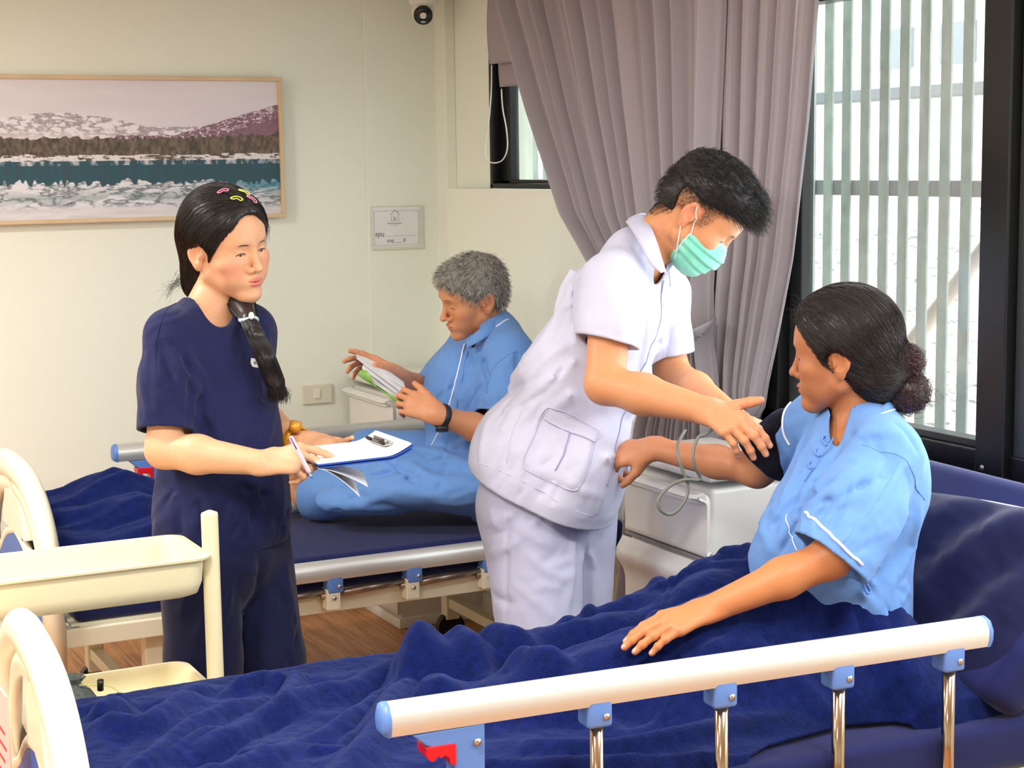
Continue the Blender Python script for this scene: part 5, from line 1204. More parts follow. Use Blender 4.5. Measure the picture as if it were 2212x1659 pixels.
    cR = Pl(X(345, 932, 3.86), slR_dir*1.0+A(0, 0, -0.05)); cL = Pl(le-nrm(le-ls)*0.015, nrm(le-ls))
    hem = Pl(X(482, 1178, 4.03), A(0, 0, -1)+0.05*fr)
    outer = Un([Int(torso, hem), (Int(slR, cR), 0.030), (Int(slL, cL), 0.03)])
    q1 = nb+up*0.06; vn = [X(396, 640, 4.0), X(487, 722, 3.85), X(509, 716, 3.86), X(503, 640, 3.97)]
    # neck opening: a prism seen from the front, cut in 3-D
    tri = vn[1]*0.5+vn[2]*0.5+A(0, 0, -0.012)
    nk = Un([Ell(nb+up*0.075, (0.082, 0.080, 0.085), tax), (Ecap(nb+up*0.05, tri+fr*0.02+up*0.012, 0.070, 0.012, nrm(np.cross(tri-nb, tax[1])), 1.0), 0.02)])
    def HS(pts): return hits(torso_arm, pts, 3.4, 4.4)
    torso_arm = Un([torso, (slR, 0.03), (slL, 0.03)])
    cs = []
    for pts, am, wd in [([(352, 760), (372, 840), (398, 910)], -0.006, 0.010), ([(362, 745), (392, 800), (430, 850)], 0.008, 0.010), ([(375, 730), (420, 790), (450, 850), (462, 940)], 0.005, 0.012), ([(395, 760), (412, 850), (405, 940)], -0.007, 0.011),
                        ([(310, 800), (318, 870), (322, 930)], 0.004, 0.012), ([(340, 800), (348, 880)], 0.004, 0.010), ([(470, 760), (520, 800), (545, 860)], 0.003, 0.012), ([(440, 880), (470, 940), (480, 1000)], 0.004, 0.012), ([(500, 900), (515, 980)], 0.003, 0.011),
                        ([(420, 1040), (455, 1100), (470, 1160)], 0.006, 0.012), ([(470, 1040), (510, 1090), (540, 1160)], 0.005, 0.012), ([(550, 1040), (560, 1100), (590, 1160)], 0.005, 0.012), ([(380, 1040), (385, 1120), (392, 1170)], -0.005, 0.012), ([(520, 1050), (590, 1075)], -0.004, 0.010), ([(610, 1050), (605, 1110), (615, 1165)], 0.005, 0.01), ([(430, 1060), (440, 1170)], -0.004, 0.011)]:
        cs.append((HS(pts), am*1.9, wd*1.1))
    cs += auto(torso_arm, (400, 720, 590, 1000), 78, 16, 0.006, 0.010, 120, 1, 3.4, 4.4)+auto(torso_arm, (350, 1030, 620, 1165), 65, 16, 0.006, 0.010, 90, 2, 3.4, 4.4)+auto(torso_arm, (315, 760, 390, 920), 85, 8, 0.006, 0.009, 90, 3, 3.4, 4.4)
    dsp = Disp(cs, 0.0034, 9, 5, (1, 1, 0.6)); f1 = Garment(outer, torso_arm, dsp, 0.008, nk, [(X(345, 932, 3.86), nrm(slR_dir+A(0, 0, -0.05)), 0.12), (le, nrm(le-ls), 0.10), (X(482, 1178, 4.03), A(0, 0, 1), 0.3)])
    lo3 = lo.copy(); lo3[2] = 0.70; hi3 = hi.copy(); hi3[2] = 1.42
    v1, q_ = cloth(f1, lo3, hi3, 0.0040); v1, q_ = keep_big(v1, q_)
    top = put('scrub_top', (v1, q_), mnv, root)
    # seams, pocket, white tag
    def seam(f, pts, r, m_, nm, par, t0=3.3, t1=4.6, lift=0.0):
        return put(nm, tube(cling(f, smooth_path(hits(f, pts, t0, t1), 6), r*0.3+lift), r, 6), m_, par)
    fo = cp(lambda P: torso_arm(P)-dsp(P), torso_arm)
    seam(fo, [(556, 802), (566, 850), (585, 868), (592, 862)], 0.0012, mnv, 'pocket_seam', top); seam(fo, [(380, 655), (350, 690), (336, 760), (345, 840)], 0.0012, mnv, 'shoulder_seam', top)
    pA = hit(fo, 549, 784, 3.5, 4.3); tn = nrm(-FW*0.9+RR*0.5); ta = frame(np.cross(A(0, 0, 1), tn), tn); rl_ = math.radians(-14); ta = np.array([ta[0]*math.cos(rl_)+ta[1]*math.sin(rl_), -ta[0]*math.sin(rl_)+ta[1]*math.cos(rl_), ta[2]])
    tg = put('chest_tag', xf(box((0, 0, 0), (0.021, 0.020, 0.0022), 0.0005), pA+tn*0.004, ta), mwh, top, smooth=False)
    put('cross_emblem', xf(join(box((0, 0, 0.0014), (0.008, 0.003, 0.0006)), box((0, 0, 0.00142), (0.003, 0.008, 0.0006))), pA+tn*0.004, ta), mat('emblem_grey_blue', (110, 140, 160), 0.6), tg, smooth=False)
    # ---- trousers
    mtp = cloth_mat('navy_trouser_cloth', (19, 24, 62), sheen=0.15, wr=0.3, wscale=9)
    ft = [A(a[0], a[1], 0.03) for a in an]
    kR, kL = X(440, 1420, 3.98), X(585, 1420, 4.12)
    tr_ = [Ell(pel-up*0.06, (0.125, 0.160, 0.16), tax), (Cap(hips[0]-up*0.02, kR, 0.098, 0.088), 0.02), (Cap(kR, A(kR[0], kR[1], 0.05), 0.088, 0.10), 0.02), (Cap(hips[1]-up*0.02, kL, 0.098, 0.080), 0.02), (Cap(kL, A(kL[0], kL[1], 0.05), 0.080, 0.10), 0.02)]
    tf = Un(tr_); f2 = Int(Int(tf, Pl((0, 0, 0.045), (0, 0, -1))), Pl(X(482, 1120, 4.03), (0, 0, 1)))
    cs2 = [(hits(tf, pts, 3.5, 4.5), am, wd) for pts, am, wd in [([(560, 1200), (555, 1300), (548, 1420)], -0.010, 0.018), ([(480, 1220), (470, 1320), (468, 1430)], 0.006, 0.012), ([(620, 1230), (625, 1330), (632, 1430)], 0.006, 0.012), ([(430, 1230), (415, 1340)], -0.006, 0.013), ([(590, 1230), (596, 1400)], -0.005, 0.013), ([(500, 1215), (560, 1240)], 0.005, 0.012)]]
    cs2 += auto(tf, (390, 1200, 640, 1440), 86, 12, 0.006, 0.011, 120, 4, 3.4, 4.6)
    f2 = Garment(f2, tf, Disp(cs2, 0.002, 8, 9, (1, 1, 0.4)), 0.012, None, [(A(pel[0], pel[1], 0.045), A(0, 0, 1), 0.4), (X(482, 1120, 4.03), A(0, 0, 1), 0.3)])
    lo4 = lo.copy(); lo4[2] = 0.02; hi4 = hi.copy(); hi4[2] = 0.88; v1, q_ = cloth(f2, lo4, hi4, 0.0055); v1, q_ = keep_big(v1, q_)
    put('scrub_trousers', (v1, q_), mtp, root)
    msh = mat('white_shoe', (226, 226, 222), 0.5)
    for a in an:
        fx_ = np.array([nrm(A(fr[0], fr[1], 0)), nrm(A(-fr[1], fr[0], 0)), A(0, 0, 1)]); sf = Int(Ell(A(a[0], a[1], 0.045)+fx_[0]*0.055, (0.135, 0.052, 0.052), fx_), Pl((0, 0, 0.0), (0, 0, -1)), 0.002)
        v1, q_ = grow(sf, A(a[0]-0.22, a[1]-0.22, -0.01), A(a[0]+0.22, a[1]+0.22, 0.12), 0.008); put('shoe', (v1, q_), msh, root)
    # ---- wrist watch on the left wrist (gold brown)
    wd_ = nrm(lw-le); wc = lw-wd_*0.012; e1 = nrm(np.cross(wd_, A(0, 0, 1))); e2 = np.cross(wd_, e1)
    ring = [wc+0.032*(math.cos(a)*e1+math.sin(a)*e2) for a in np.linspace(0, 2*math.pi, 25)[:-1]]
    mg = mat('amber_watch', (214, 150, 40), 0.3, 0.2, var=0.3, vs_=120)
    wt = put('wrist_watch', tube(ring, 0.0042, 10, closed=True, flat=2.4, up=tuple(wd_)), mg, root)
    put('watch_face', tube([wc-e2*-0.030*-1+A(0, 0, 0.0)+nrm(-FW+UU*0.6)*0.030, wc+nrm(-FW+UU*0.6)*0.037], 0.014, 20), mg, wt)
    # ---- clipboard with papers, pen
    P0, P1 = X(688, 1004, 3.69), X(862, 984, 3.76); z0 = P0[2]
    cb = thing('clipboard', 'blue clipboard with white sheets held level by the nurse in navy scrubs', 'clipboard', (P0+P1)/2)
    u_ = nrm(P1-P0); v_ = nrm(A(-u_[1], u_[0], 0)-RR*0.08); n_ = nrm(np.cross(u_, v_)); Lc = np.linalg.norm(P1-P0)+0.035; Wc = 0.215
    def sheet(x0, x1, y0, y1, z, th, nm, m_, lift=0.0, par=cb, drop=0.0, nn=24):
        def fn(U, V):
            x = x0+(x1-x0)*U; y = y0+(y1-y0)*V; zz = z+lift*np.clip((U-0.75)/0.25, 0, 1)**1.5-drop*U**1.6; P = P0+x[..., None]*u_+y[..., None]*v_+zz[..., None]*n_; return P[..., 0], P[..., 1], P[..., 2]
        return put(nm, slab(grid(fn, nn, 6), th), m_, par, smooth=True, auto=40)
    mbd = mat('clipboard_blue', (40, 84, 178), 0.35); mpp = mat('paper_white', (240, 240, 242), 0.7, var=0.005)
    sheet(0, Lc, 0, Wc, 0.0, 0.003, 'board', mbd, 0.020); sheet(0.004, Lc-0.004, 0.0, Wc-0.004, -0.006, 0.0025, 'back_board', mbd, 0.018)
    sheet(0.0, Lc-0.005, 0.003, Wc-0.006, 0.0045, 0.004, 'paper_stack', mpp, 0.021)
    for k in range(2):
        def fn(U, V, k=k):
            x = 0.005+(0.105-0.02*k)*U+0.055*V*U; zz = -0.010-(0.052+0.020*k)*U**1.4; y = 0.0+0.17*V; P = P0+x[..., None]*u_+y[..., None]*v_+zz[..., None]*n_; return P[..., 0], P[..., 1], P[..., 2]
        put('hanging_sheet', slab(grid(fn, 16, 8), 0.0008), mpp, cb, smooth=True, auto=40)
    ce = P0+u_*(Lc-0.035)+v_*(Wc*0.5)+n_*0.016
    clp = put('clip', xf(join(box((0, 0, 0), (0.026, 0.10, 0.004), 0.0015), tube([(0.006, -0.05, 0.004), (0.006, 0.05, 0.004)], 0.0035, 10)), ce, np.array([u_, v_, n_])), msteel, cb)
    put('clip_spring', xf(join(tube([(-0.012, -0.05, 0.004), (-0.012, -0.028, 0.004)], 0.004, 10)), ce, np.array([u_, v_, n_])), mblack, clp); put('clip_spring', xf(join(tube([(-0.012, 0.028, 0.004), (-0.012, 0.05, 0.004)], 0.004, 10)), ce, np.array([u_, v_, n_])), mblack, clp)
    a_, b_ = X(627, 942, 3.645), X(675, 1034, 3.655); d_ = b_-a_
    pn = thing('ballpoint_pen', 'clear plastic ballpoint pen held between the fingers above the clipboard edge', 'pen', a_)
    put('barrel', tube([a_, a_+d_*0.04, a_+d_*0.82, a_+d_*0.88], [0.003, 0.0052, 0.0050, 0.0042], 14), mat('pen_lilac', (206, 196, 214), 0.12, 0.1, spec=0.8), pn)
    put('nib', tube([a_+d_*0.88, a_+d_*0.97, b_], [0.0042, 0.0018, 0.0007], 12), mat('pen_tip', (150, 156, 170), 0.25, 0.8), pn)
    put('pocket_clip', tube([a_+d_*0.03-FW*0.007, a_+d_*0.30-FW*0.0068], 0.0014, 8), mat('pen_purple', (110, 70, 130), 0.3), pn)
nurse_navy()
# ---------------------------------------------------------------- 2. masked nurse in white, bending over the patient
def nurse_white():
    o = X(1509, 460, 4.02); az = AZR-math.radians(9); hax = facing(az, math.radians(46), math.radians(4)); sc_ = 1.06
    root = person('young man in white nurse uniform and green face mask, bending to the right', (X(1180, 1060, 4.17)[0], X(1180, 1060, 4.17)[1], 0))
    pel = X(1165, 1040, 4.18); nb = X(1375, 562, 4.08); rs, ls = X(1322, 618, 3.94), X(1428, 640, 4.22); lat = ls-rs
    re, rw = X(1307, 830, 3.86), X(1528, 888, 3.70); le, lw = X(1452, 806, 4.24), X(1588, 905, 3.96)
    tp, tax, TL = torso_parts(pel, nb, lat, w=1.0, depth=1.0); up, fr = tax[2], tax[0]
    hf = head_field(dict(jaw=1.05, cheek=1.0, nose=1.0, width=1.0, slit=-0.0062, ear=1.02)); hd = Loc(Scl(hf, sc_), o, hax)
    # right hand grips the cuff from the near side, thumb on top
    rh = hand_field(rw+nrm(rw-re)*0.004, X(1605, 925, 3.62)-rw, -FW*0.85+A(0, 0, 0.50)+RR*0.1, 1, [(26, 22, 12), (28, 26, 14), (34, 30, 16), (44, 36, 18)], (40, -16, 8), sc=0.98, spread=0.0, fr=1.18)
    lh = hand_field(lw, X(1660, 930, 3.86)-lw, FW*0.6+A(0, 0, 0.6), -1, [(30, 35, 20)]*4, (40, 20, 20), sc=1.0)
    hips = [pel+tax[1]*s*0.090+A(0, 0, -0.02) for s in (-1, 1)]
    kn = [X(1195, 1420, 4.12), X(1262, 1400, 4.30)]; an = [A(k[0], k[1], 0.09) for k in kn]; fd = nrm(A(fr[0], fr[1], 0))
    legs = []
    for h, k, a in zip(hips, kn, an): legs += [(Cap(h, k, 0.086, 0.060), 0.03), (Cap(k, a, 0.056, 0.038), 0.02), (Ell(a+fd*0.06-A(0, 0, 0.055), (0.115, 0.046, 0.036), np.array([fd, np.cross(A(0, 0, 1), fd), A(0, 0, 1)])), 0.02)]
    m1 = re*0.62+rw*0.38; m2 = le*0.62+lw*0.38
    arms = [(Cap(rs, re, 0.050, 0.046), 0.03), (Cap(re, m1, 0.043, 0.045), 0.02), (Cap(m1, rw, 0.045, 0.030), 0.02), (Cap(rw, rw+nrm(rw-re)*0.01, 0.030), 0.01),
            (Cap(ls, le, 0.048, 0.042), 0.03), (Cap(le, m2, 0.040, 0.042), 0.02), (Cap(m2, lw, 0.042, 0.029), 0.02)]
    neck = [(Cap(nb-up*0.02, o+hax[0]*-0.030+hax[2]*-0.045, 0.060, 0.055), 0.025), (Ecap(rs, nb-up*0.01, 0.050, 0.050, fr, 0.8), 0.04), (Ecap(ls, nb-up*0.01, 0.050, 0.050, fr, 0.8), 0.04)]
    body = Un(tp+legs+neck+arms+[(rh, 0.014), (lh, 0.014), (hd, 0.014)])
    pts = [rs, ls, rw, lw, an[0], an[1], o, pel]; lo = np.min(pts, 0)-0.24; lo[2] = 0; hi = np.max(pts, 0)+0.24
    hb = [(o[i]-0.15, o[i]+0.15) for i in range(3)]; hc = rw+RR*0.09; hb2 = [(hc[i]-0.12, hc[i]+0.12) for i in range(3)]
    V, Q = grow(body, lo, hi, 0.0075, fine=[(*hb, 0.0024), (*hb2, 0.0028)]); V = snap(body, V, 2)
    L_ = (V-o)@hax.T/sc_
    fade = np.clip(1-np.abs(L_[:, 2]-(0.025+0.45*np.clip(-L_[:, 0], 0, 1)*0))/0.05, 0, 1)*(L_[:, 0] < 0.045)*(np.abs(L_[:, 1]) > 0.03)*(L_[:, 2] > -0.03)*np.clip((0.045-L_[:, 0])/0.03, 0, 1)
    nape = np.clip((-0.045-L_[:, 0])/0.03, 0, 1)*np.clip((L_[:, 2]+0.085)/0.05, 0, 1)*(L_[:, 2] < 0.10)
    earr = wgt(L_, (-0.006, -0.085, -0.006), (0.026, 0.02, 0.034), 0.15)
    col = skin_colors(V, (214, 150, 106), [(np.clip(np.maximum(fade, nape), 0, 1)*0.62*(1-earr), (84, 62, 50)), (earr*0.35, (214, 116, 96)), (nails(V, [rh])*0.6, (234, 184, 164)), (wgt(V, rw+RR*0.11, (0.10, 0.10, 0.10), 0.5)*0.25, (226, 150, 124))])
    put('skin', (V, Q), mskin, root, col=col)
    mh = hair_mat('jet_black_hair', (24, 22, 24), 0.42)
    eyes_for(root, o, hax, sc_); face_lines(root, hd, o, hax, sc_, mh, slit=-0.006, brow=0.0034, brow_z=-0.003)
    # hair: thick top, faded sides, fringe falling forward
    hs = Un([Ell((-0.006, 0, 0.060), (0.108, 0.082, 0.082)), (Ell((0.038, 0, 0.080), (0.054, 0.066, 0.044)), 0.02), (Ell((0.072, 0, 0.066), (0.022, 0.054, 0.030)), 0.015)])
    hc_ = Int(hs, Pl((0.0, 0, 0.034), (0.35, 0, -1.0)), 0.006); hc_ = Sub(hc_, Cap((0.13, -0.03, 0.030), (0.13, 0.03, 0.030), 0.040), 0.006)
    hc_ = Un([hc_, (Int(Ell((-0.040, 0, 0.020), (0.070, 0.070, 0.075)), Pl((-0.055, 0, 0), (1, 0, 0.45)), 0.006), 0.015)])
    hl = Loc(Scl(hc_, sc_), o, hax); hv, hq = grow(hl, o-0.17, o+0.17, 0.0035); hr = put('hair', (hv, hq), mh, root)
    rg = np.random.default_rng(5); st = surf_points(hv, 5200, lambda v: ((v-o)@hax.T)[:, 2] > 0.030, 6)
    fw_ = hax[0]; upv = hax[2]; tw = rg.normal(size=(len(st), 3))*0.55
    P = st.copy(); paths = [P.copy()]; cen = o+upv*0.02; n_ = (P-cen); n_ /= np.linalg.norm(n_, axis=1)[:, None]; ln = rg.uniform(0.6, 1.25, len(st))[:, None]
    v = nrm(fw_)*0.75+n_*0.85+tw*0.5; Lc = (st-o)@hax.T
    for k in range(6):
        v = v*0.72+fw_*0.30-upv*0.05+(-UU*0.10)*(k > 2)+rg.normal(size=v.shape)*0.14; v /= np.linalg.norm(v, axis=1)[:, None]; P = P+v*0.0040*ln*(1+0.6*(Lc[:, :1] > 0.05)); paths.append(P.copy())
    bk = surf_points(hv, 1500, lambda v: ((v-o)@hax.T)[:, 2] < 0.045, 9); bn = bk-cen; bn /= np.linalg.norm(bn, axis=1)[:, None]; bp = [bk]
    for k in range(4): bp.append(bp[-1]+bn*0.0008-upv*0.0035-fw_*0.001+rg.normal(size=bk.shape)*0.0004)
    put('nape_strand_layer', strands(np.stack(bp, 1), 0.0006), mh, hr)
    put('tousled_strand_layer', strands(np.stack(paths, 1), 0.0007), mh, hr)
    # stubble fade at the nape and temple
    st = surf_points(V, 7000, lambda v: (fade+nape*1.0)[:len(v)]*(1-earr) > 0.25, 7); d0 = st-o; d0 /= np.linalg.norm(d0, axis=1)[:, None]; s2 = np.stack([st, st+d0*0.0015-hax[2]*0.002, st+d0*0.002-hax[2]*0.005], 1)
    put('short_hair_layer', strands(s2, 0.00035), mh, hr)
    # ---- surgical mask
    mm = N('mask_green'); nz = mm.noise(30, 3); mm.l(mm.ramp(nz.outputs[0], (0.3, L4((112, 208, 180))), (0.7, L4((140, 224, 196)))), mm.b.inputs['Base Color']); mm.b.inputs['Roughness'].default_value = 0.6; mm.b.inputs['Sheen Weight'].default_value = 0.2; mm.bump(mm.noise(700, 1).outputs[0], 0.2, 0.0005); mm = mm.m
    mk0 = Un([Ell((0.038, 0, -0.052), (0.072, 0.070, 0.060)), (Ell((0.074, 0, -0.046), (0.044, 0.036, 0.040)), 0.02), (Ell((0.060, 0, -0.094), (0.040, 0.045, 0.028)), 0.02)])
    mo = Int(mk0, Pl((0.0, 0, -0.024), (-0.20, 0, 1.0)), 0.002); mo = Int(mo, Pl((0.018, 0, -0.075), (-1.0, 0, -0.18)), 0.002)
    def mdisp(P):
        q = P; z = np.zeros(len(P)); r = np.sqrt((q[:, 0]-0.02)**2+(q[:, 2]+0.02)**2); a = np.arctan2(q[:, 2]+0.02, q[:, 0]-0.0)
        for zc, am in ((-0.040, 0.0022), (-0.060, 0.0026), (-0.080, 0.0022)):
            e = q[:, 2]-zc-(q[:, 0]-0.06)*(zc+0.05)*3; z += am*np.exp(-(e/0.004)**2)-am*np.exp(-((e+0.007)/0.004)**2)
        return z
    mg_ = Garment(mo, mk0, mdisp, 0.0035); ml = Loc(Scl(mg_, sc_), o, hax); mv, mq = grow(ml, o-0.17, o+0.17, 0.0021, smooth=4); mv, mq = keep_big(mv, mq)
    ms = put('face_mask', (mv, mq), mm, root, label='pale green pleated surgical mask')
    mb = mat('mask_binding', (214, 236, 232), 0.6); mko = Loc(Scl(mk0, sc_), o, hax)
    topl = [(0.020, s_, -0.0115) for s_ in (-0.072,)]
    put('binding', join(surf_line(mko, o, hax, sc_, [(0.016, -0.068, -0.016), (0.045, -0.062, -0.006), (0.080, -0.045, 0.004), (0.115, -0.018, 0.016), (0.120, 0.0, 0.018), (0.115, 0.018, 0.016), (0.080, 0.045, 0.004), (0.045, 0.062, -0.006)], 0.0018), surf_line(mko, o, hax, sc_, [(0.018, -0.070, -0.014), (0.022, -0.062, -0.045), (0.028, -0.055, -0.080), (0.036, -0.045, -0.108)], 0.0020)), mb, ms)
    for k, dz in enumerate((0.006, 0.010)):
        put('edge_stitching', surf_line(mko, o, hax, sc_, [(0.080, -0.045, -0.002-dz*0.6), (0.112, -0.022, 0.008-dz), (0.119, 0.0, 0.010-dz), (0.112, 0.022, 0.008-dz)], 0.0007), mb, ms)
    hm = Un([hd, mko])
    for q in ([(1506, 446), (1500, 478), (1492, 508)], [(1470, 488), (1466, 515), (1462, 545)]): put('ear_loop', tube(cling(hm, smooth_path(hits(hm, q, 3.7, 4.2), 6), 0.0018), 0.0014, 8), mb, ms)
    # ---- white tunic
    mwt = cloth_mat('white_tunic_cloth', (200, 203, 226), sheen=0.1, wr=0.45, wscale=9, var=0.015)
    sp, _, _ = torso_parts(pel-up*0.02, nb, lat, w=1.0, depth=1.0, off=0.022, belly=0.012)
    sk = [(Ell(X(1165, 985, 4.15), (0.155, 0.175, 0.14), tax), 0.05), (Ell(X(1235, 830, 4.12)+fr*0.012, (0.135, 0.160, 0.15), tax), 0.05), (Ell(X(1160, 1020, 4.15)-up*0.03+fr*0.03, (0.165, 0.180, 0.13), tax), 0.05), (Ecap(rs+up*0.006, nb-up*0.004, 0.062, 0.078, fr, 0.95), 0.04), (Ecap(ls+up*0.006, nb-up*0.004, 0.062, 0.078, fr, 0.95), 0.04), (Ecap(X(1168, 990, 4.16), X(1195, 1110, 4.13), 0.165, 0.150, fr, 0.92), 0.05), (Ell(X(1262, 1050, 4.05), (0.085, 0.13, 0.17), tax), 0.04)]
    torso = Un(sp+sk); dR = nrm(re-rs); dL = nrm(le-ls)
    slR = Un([Cap(rs, rs+dR*0.10, 0.068, 0.076), (Cap(rs+dR*0.08, rs+dR*0.30, 0.075, 0.070), 0.02)]); slL = Cap(ls, le+dL*0.05, 0.066, 0.062)
    p1, p2, p3 = X(1240, 716, 3.86), X(1362, 756, 3.86), X(1300, 735, 4.02); cn = np.cross(p2-p1, p3-p1); cn = nrm(cn)*(1 if cn@dR > 0 else -1)
    cR = Pl(p1, nrm(cn+dR*0.4)); cL = Pl(X(1455, 772, 4.15), dL)
    h1, h2 = X(1020, 998, 4.15), X(1280, 1130, 4.05); hv_ = nrm(h2-h1); hn = nrm(np.cross(hv_, np.cross(A(0, 0, -1), hv_))); hn = hn*(1 if hn[2] < 0 else -1)
    hem = Pl(h1, hn)
    solid = Un([torso, (slR, 0.03), (slL, 0.03)]); outer = Un([Int(torso, hem), (Int(slR, cR), 0.05), (Int(slL, cL), 0.04)])
    nk = Un([Cap(nb+up*0.005, o+hax[0]*-0.030+hax[2]*-0.03, 0.056, 0.064), (Ecap(nb+up*0.02, X(1437, 615, 3.98)+fr*0.02, 0.055, 0.010, lat, 0.9), 0.02)])
    def HS(q): return hits(solid, q, 3.4, 4.5)
    cs = [(HS(q), am*2.0, wd) for q, am, wd in [([(1240, 560), (1215, 620), (1200, 700)], 0.006, 0.013), ([(1258, 575), (1240, 650), (1238, 710)], -0.006, 0.010), ([(1225, 640), (1170, 740), (1120, 820)], 0.004, 0.015), ([(1240, 730), (1190, 770), (1130, 830)], 0.007, 0.013), ([(1245, 760), (1180, 830), (1110, 880)], 0.005, 0.014),
        ([(1110, 815), (1080, 850), (1060, 880)], -0.006, 0.009), ([(1262, 800), (1230, 860), (1160, 900)], 0.005, 0.014), ([(1390, 610), (1385, 700), (1365, 760)], -0.006, 0.010), ([(1400, 660), (1395, 740), (1380, 820)], 0.006, 0.012), ([(1432, 660), (1425, 740), (1395, 830), (1370, 880)], 0.004, 0.014),
        ([(1330, 560), (1370, 600), (1385, 650)], 0.004, 0.010), ([(1300, 600), (1340, 680), (1350, 740)], 0.003, 0.015), ([(1270, 900), (1300, 930), (1330, 990)], 0.006, 0.014), ([(1240, 880), (1290, 890), (1330, 880)], 0.006, 0.013), ([(1060, 900), (1045, 950), (1040, 1000)], 0.004, 0.012), ([(1220, 1040), (1260, 1060), (1300, 1070)], 0.005, 0.012), ([(1320, 930), (1310, 1000), (1290, 1100)], 0.007, 0.013)]]
    cs += auto(solid, (1090, 760, 1270, 900), 38, 16, 0.007, 0.010, 130, 11, 3.4, 4.6)+auto(solid, (1060, 880, 1310, 1060), 60, 14, 0.006, 0.011, 110, 12, 3.4, 4.6)+auto(solid, (1250, 520, 1370, 700), 70, 9, 0.005, 0.010, 100, 13, 3.4, 4.6)+auto(solid, (1375, 640, 1440, 900), 72, 10, 0.007, 0.009, 130, 14, 3.4, 4.6)+auto(solid, (1190, 580, 1250, 720), 60, 8, 0.006, 0.009, 80, 15, 3.4, 4.6)
    dsp = Disp(cs, 0.0030, 8, 31, (1, 1, 1)); tf = Garment(outer, solid, dsp, 0.008, nk, [(p1*0.5+p2*0.5, nrm(cn+dR*0.4), 0.13), (X(1455, 772, 4.15), dL, 0.10), (h1*0.5+h2*0.5, hn, 0.3)])
    v1, q_ = cloth(tf, np.min([h1, rs, ls, pel], 0)-A(0.3, 0.3, 0.3), np.max([nb, rs, ls, le, re], 0)+A(0.2, 0.2, 0.15), 0.0042); v1, q_ = keep_big(v1, q_)
    tu = put('tunic', (v1, q_), mwt, root)
    fo = cp(lambda P: torso(P)-dsp(P), torso)
    def seam(pts, r, m_, nm, par=tu, lift=0.0, closed=False, flat=1.0):
        return put(nm, tube(cling(fo, smooth_path(hits(fo, pts, 3.3, 4.6), 6, closed), r*0.3+lift), r, 6, closed=closed, flat=flat), m_, par)
    msm = mat('placket_shade_line', (150, 152, 190), 0.8)  # seam lines coloured darker to stand for shade along placket and pleat
    seam([(1433, 606), (1428, 680), (1410, 740), (1380, 810), (1350, 890), (1330, 960), (1310, 1050)], 0.0016, msm, 'front_placket')
    for q in ([(1242, 716), (1300, 722), (1362, 745)], [(1022, 985), (1130, 1040), (1280, 1115)], [(1135, 870), (1108, 930), (1095, 1000)]): seam(q, 0.0010, mwt, 'seam')
    # patch pocket with a pleat and a flap band, wound on the hip
    pk = [(1187, 880), (1293, 932), (1282, 960), (1270, 1012), (1252, 1050), (1234, 1058), (1146, 1020), (1131, 996), (1152, 945)]
    P_ = np.array(hits(fo, pk, 3.4, 4.5)); c_ = P_.mean(0); vs2 = []; nseg = 10
    ringpx = []
    for i in range(len(pk)):
        for k in range(4): t_ = k/4; a_, b_ = pk[i], pk[(i+1) % len(pk)]; ringpx.append((a_[0]*(1-t_)+b_[0]*t_, a_[1]*(1-t_)+b_[1]*t_))
    cpx = (sum(p[0] for p in ringpx)/len(ringpx), sum(p[1] for p in ringpx)/len(ringpx)); rows = []
    for s_ in np.linspace(0.06, 1.0, nseg):
        rows.append([hit(fo, cpx[0]+(x-cpx[0])*s_, cpx[1]+(y-cpx[1])*s_, 3.4, 4.5)-FW*(0.0042 if s_ < 0.995 else 0.0005)*(1.0) for x, y in ringpx])
    m_ = len(ringpx); Vp = np.array([p for r_ in rows for p in r_]+[hit(fo, cpx[0], cpx[1], 3.4, 4.5)-FW*0.0042]); Fp = [(i*m_+k, i*m_+(k+1) % m_, (i+1)*m_+(k+1) % m_, (i+1)*m_+k) for i in range(nseg-1) for k in range(m_)]+[(len(Vp)-1, (k+1) % m_, k) for k in range(m_)]
    pkt = put('patch_pocket', (Vp, Fp), mwt, tu, smooth=True, auto=50)
    seam([(1175, 905), (1225, 932), (1284, 958)], 0.0011, msm, 'pocket_seam', pkt, 0.005); seam([(1232, 938), (1222, 980), (1200, 1018)], 0.0013, msm, 'pocket_pleat', pkt, 0.005)
    seam(pk, 0.0013, mwt, 'pocket_edge', pkt, 0.003, closed=True)
    # collar: folded band around the neck opening with two points
    def band(outer_px, inner_px, t0, t1, nm, th=0.0035, lift=0.006):
        a = [p-FW*lift for p in hits(fo, outer_px, t0, t1)]; b = [CAM+ray(*q)*((p-CAM)@FW-dt) for q, p, dt in inner_px]
        return a, b
    cl_in = [X(1392, 466, 4.10), X(1405, 490, 4.00), X(1418, 525, 3.93), X(1430, 565, 3.92), X(1438, 592, 3.93)]
    cl_out = [X(1352, 480, 4.06), X(1366, 500, 3.97), X(1386, 535, 3.905), X(1404, 570, 3.90), X(1428, 590, 3.91)]
    def ribbon(a, b, nm, bulge=0.006, th=0.003):
        a = np.array(smooth_path(a, 6)); b = np.array(smooth_path(b, 6)); n_ = len(a); K = 7; V_ = []
        for i in range(n_):
            for k in range(K): t_ = k/(K-1); V_.append(a[i]*(1-t_)+b[i]*t_-FW*bulge*math.sin(math.pi*t_)+UU*bulge*0.5*math.sin(math.pi*t_))
        F_ = [(i*K+k, i*K+k+1, (i+1)*K+k+1, (i+1)*K+k) for i in range(n_-1) for k in range(K-1)]
        return put(nm, slab((np.array(V_), F_), th), mwt, tu)
    ribbon(cl_out, cl_in, 'collar')
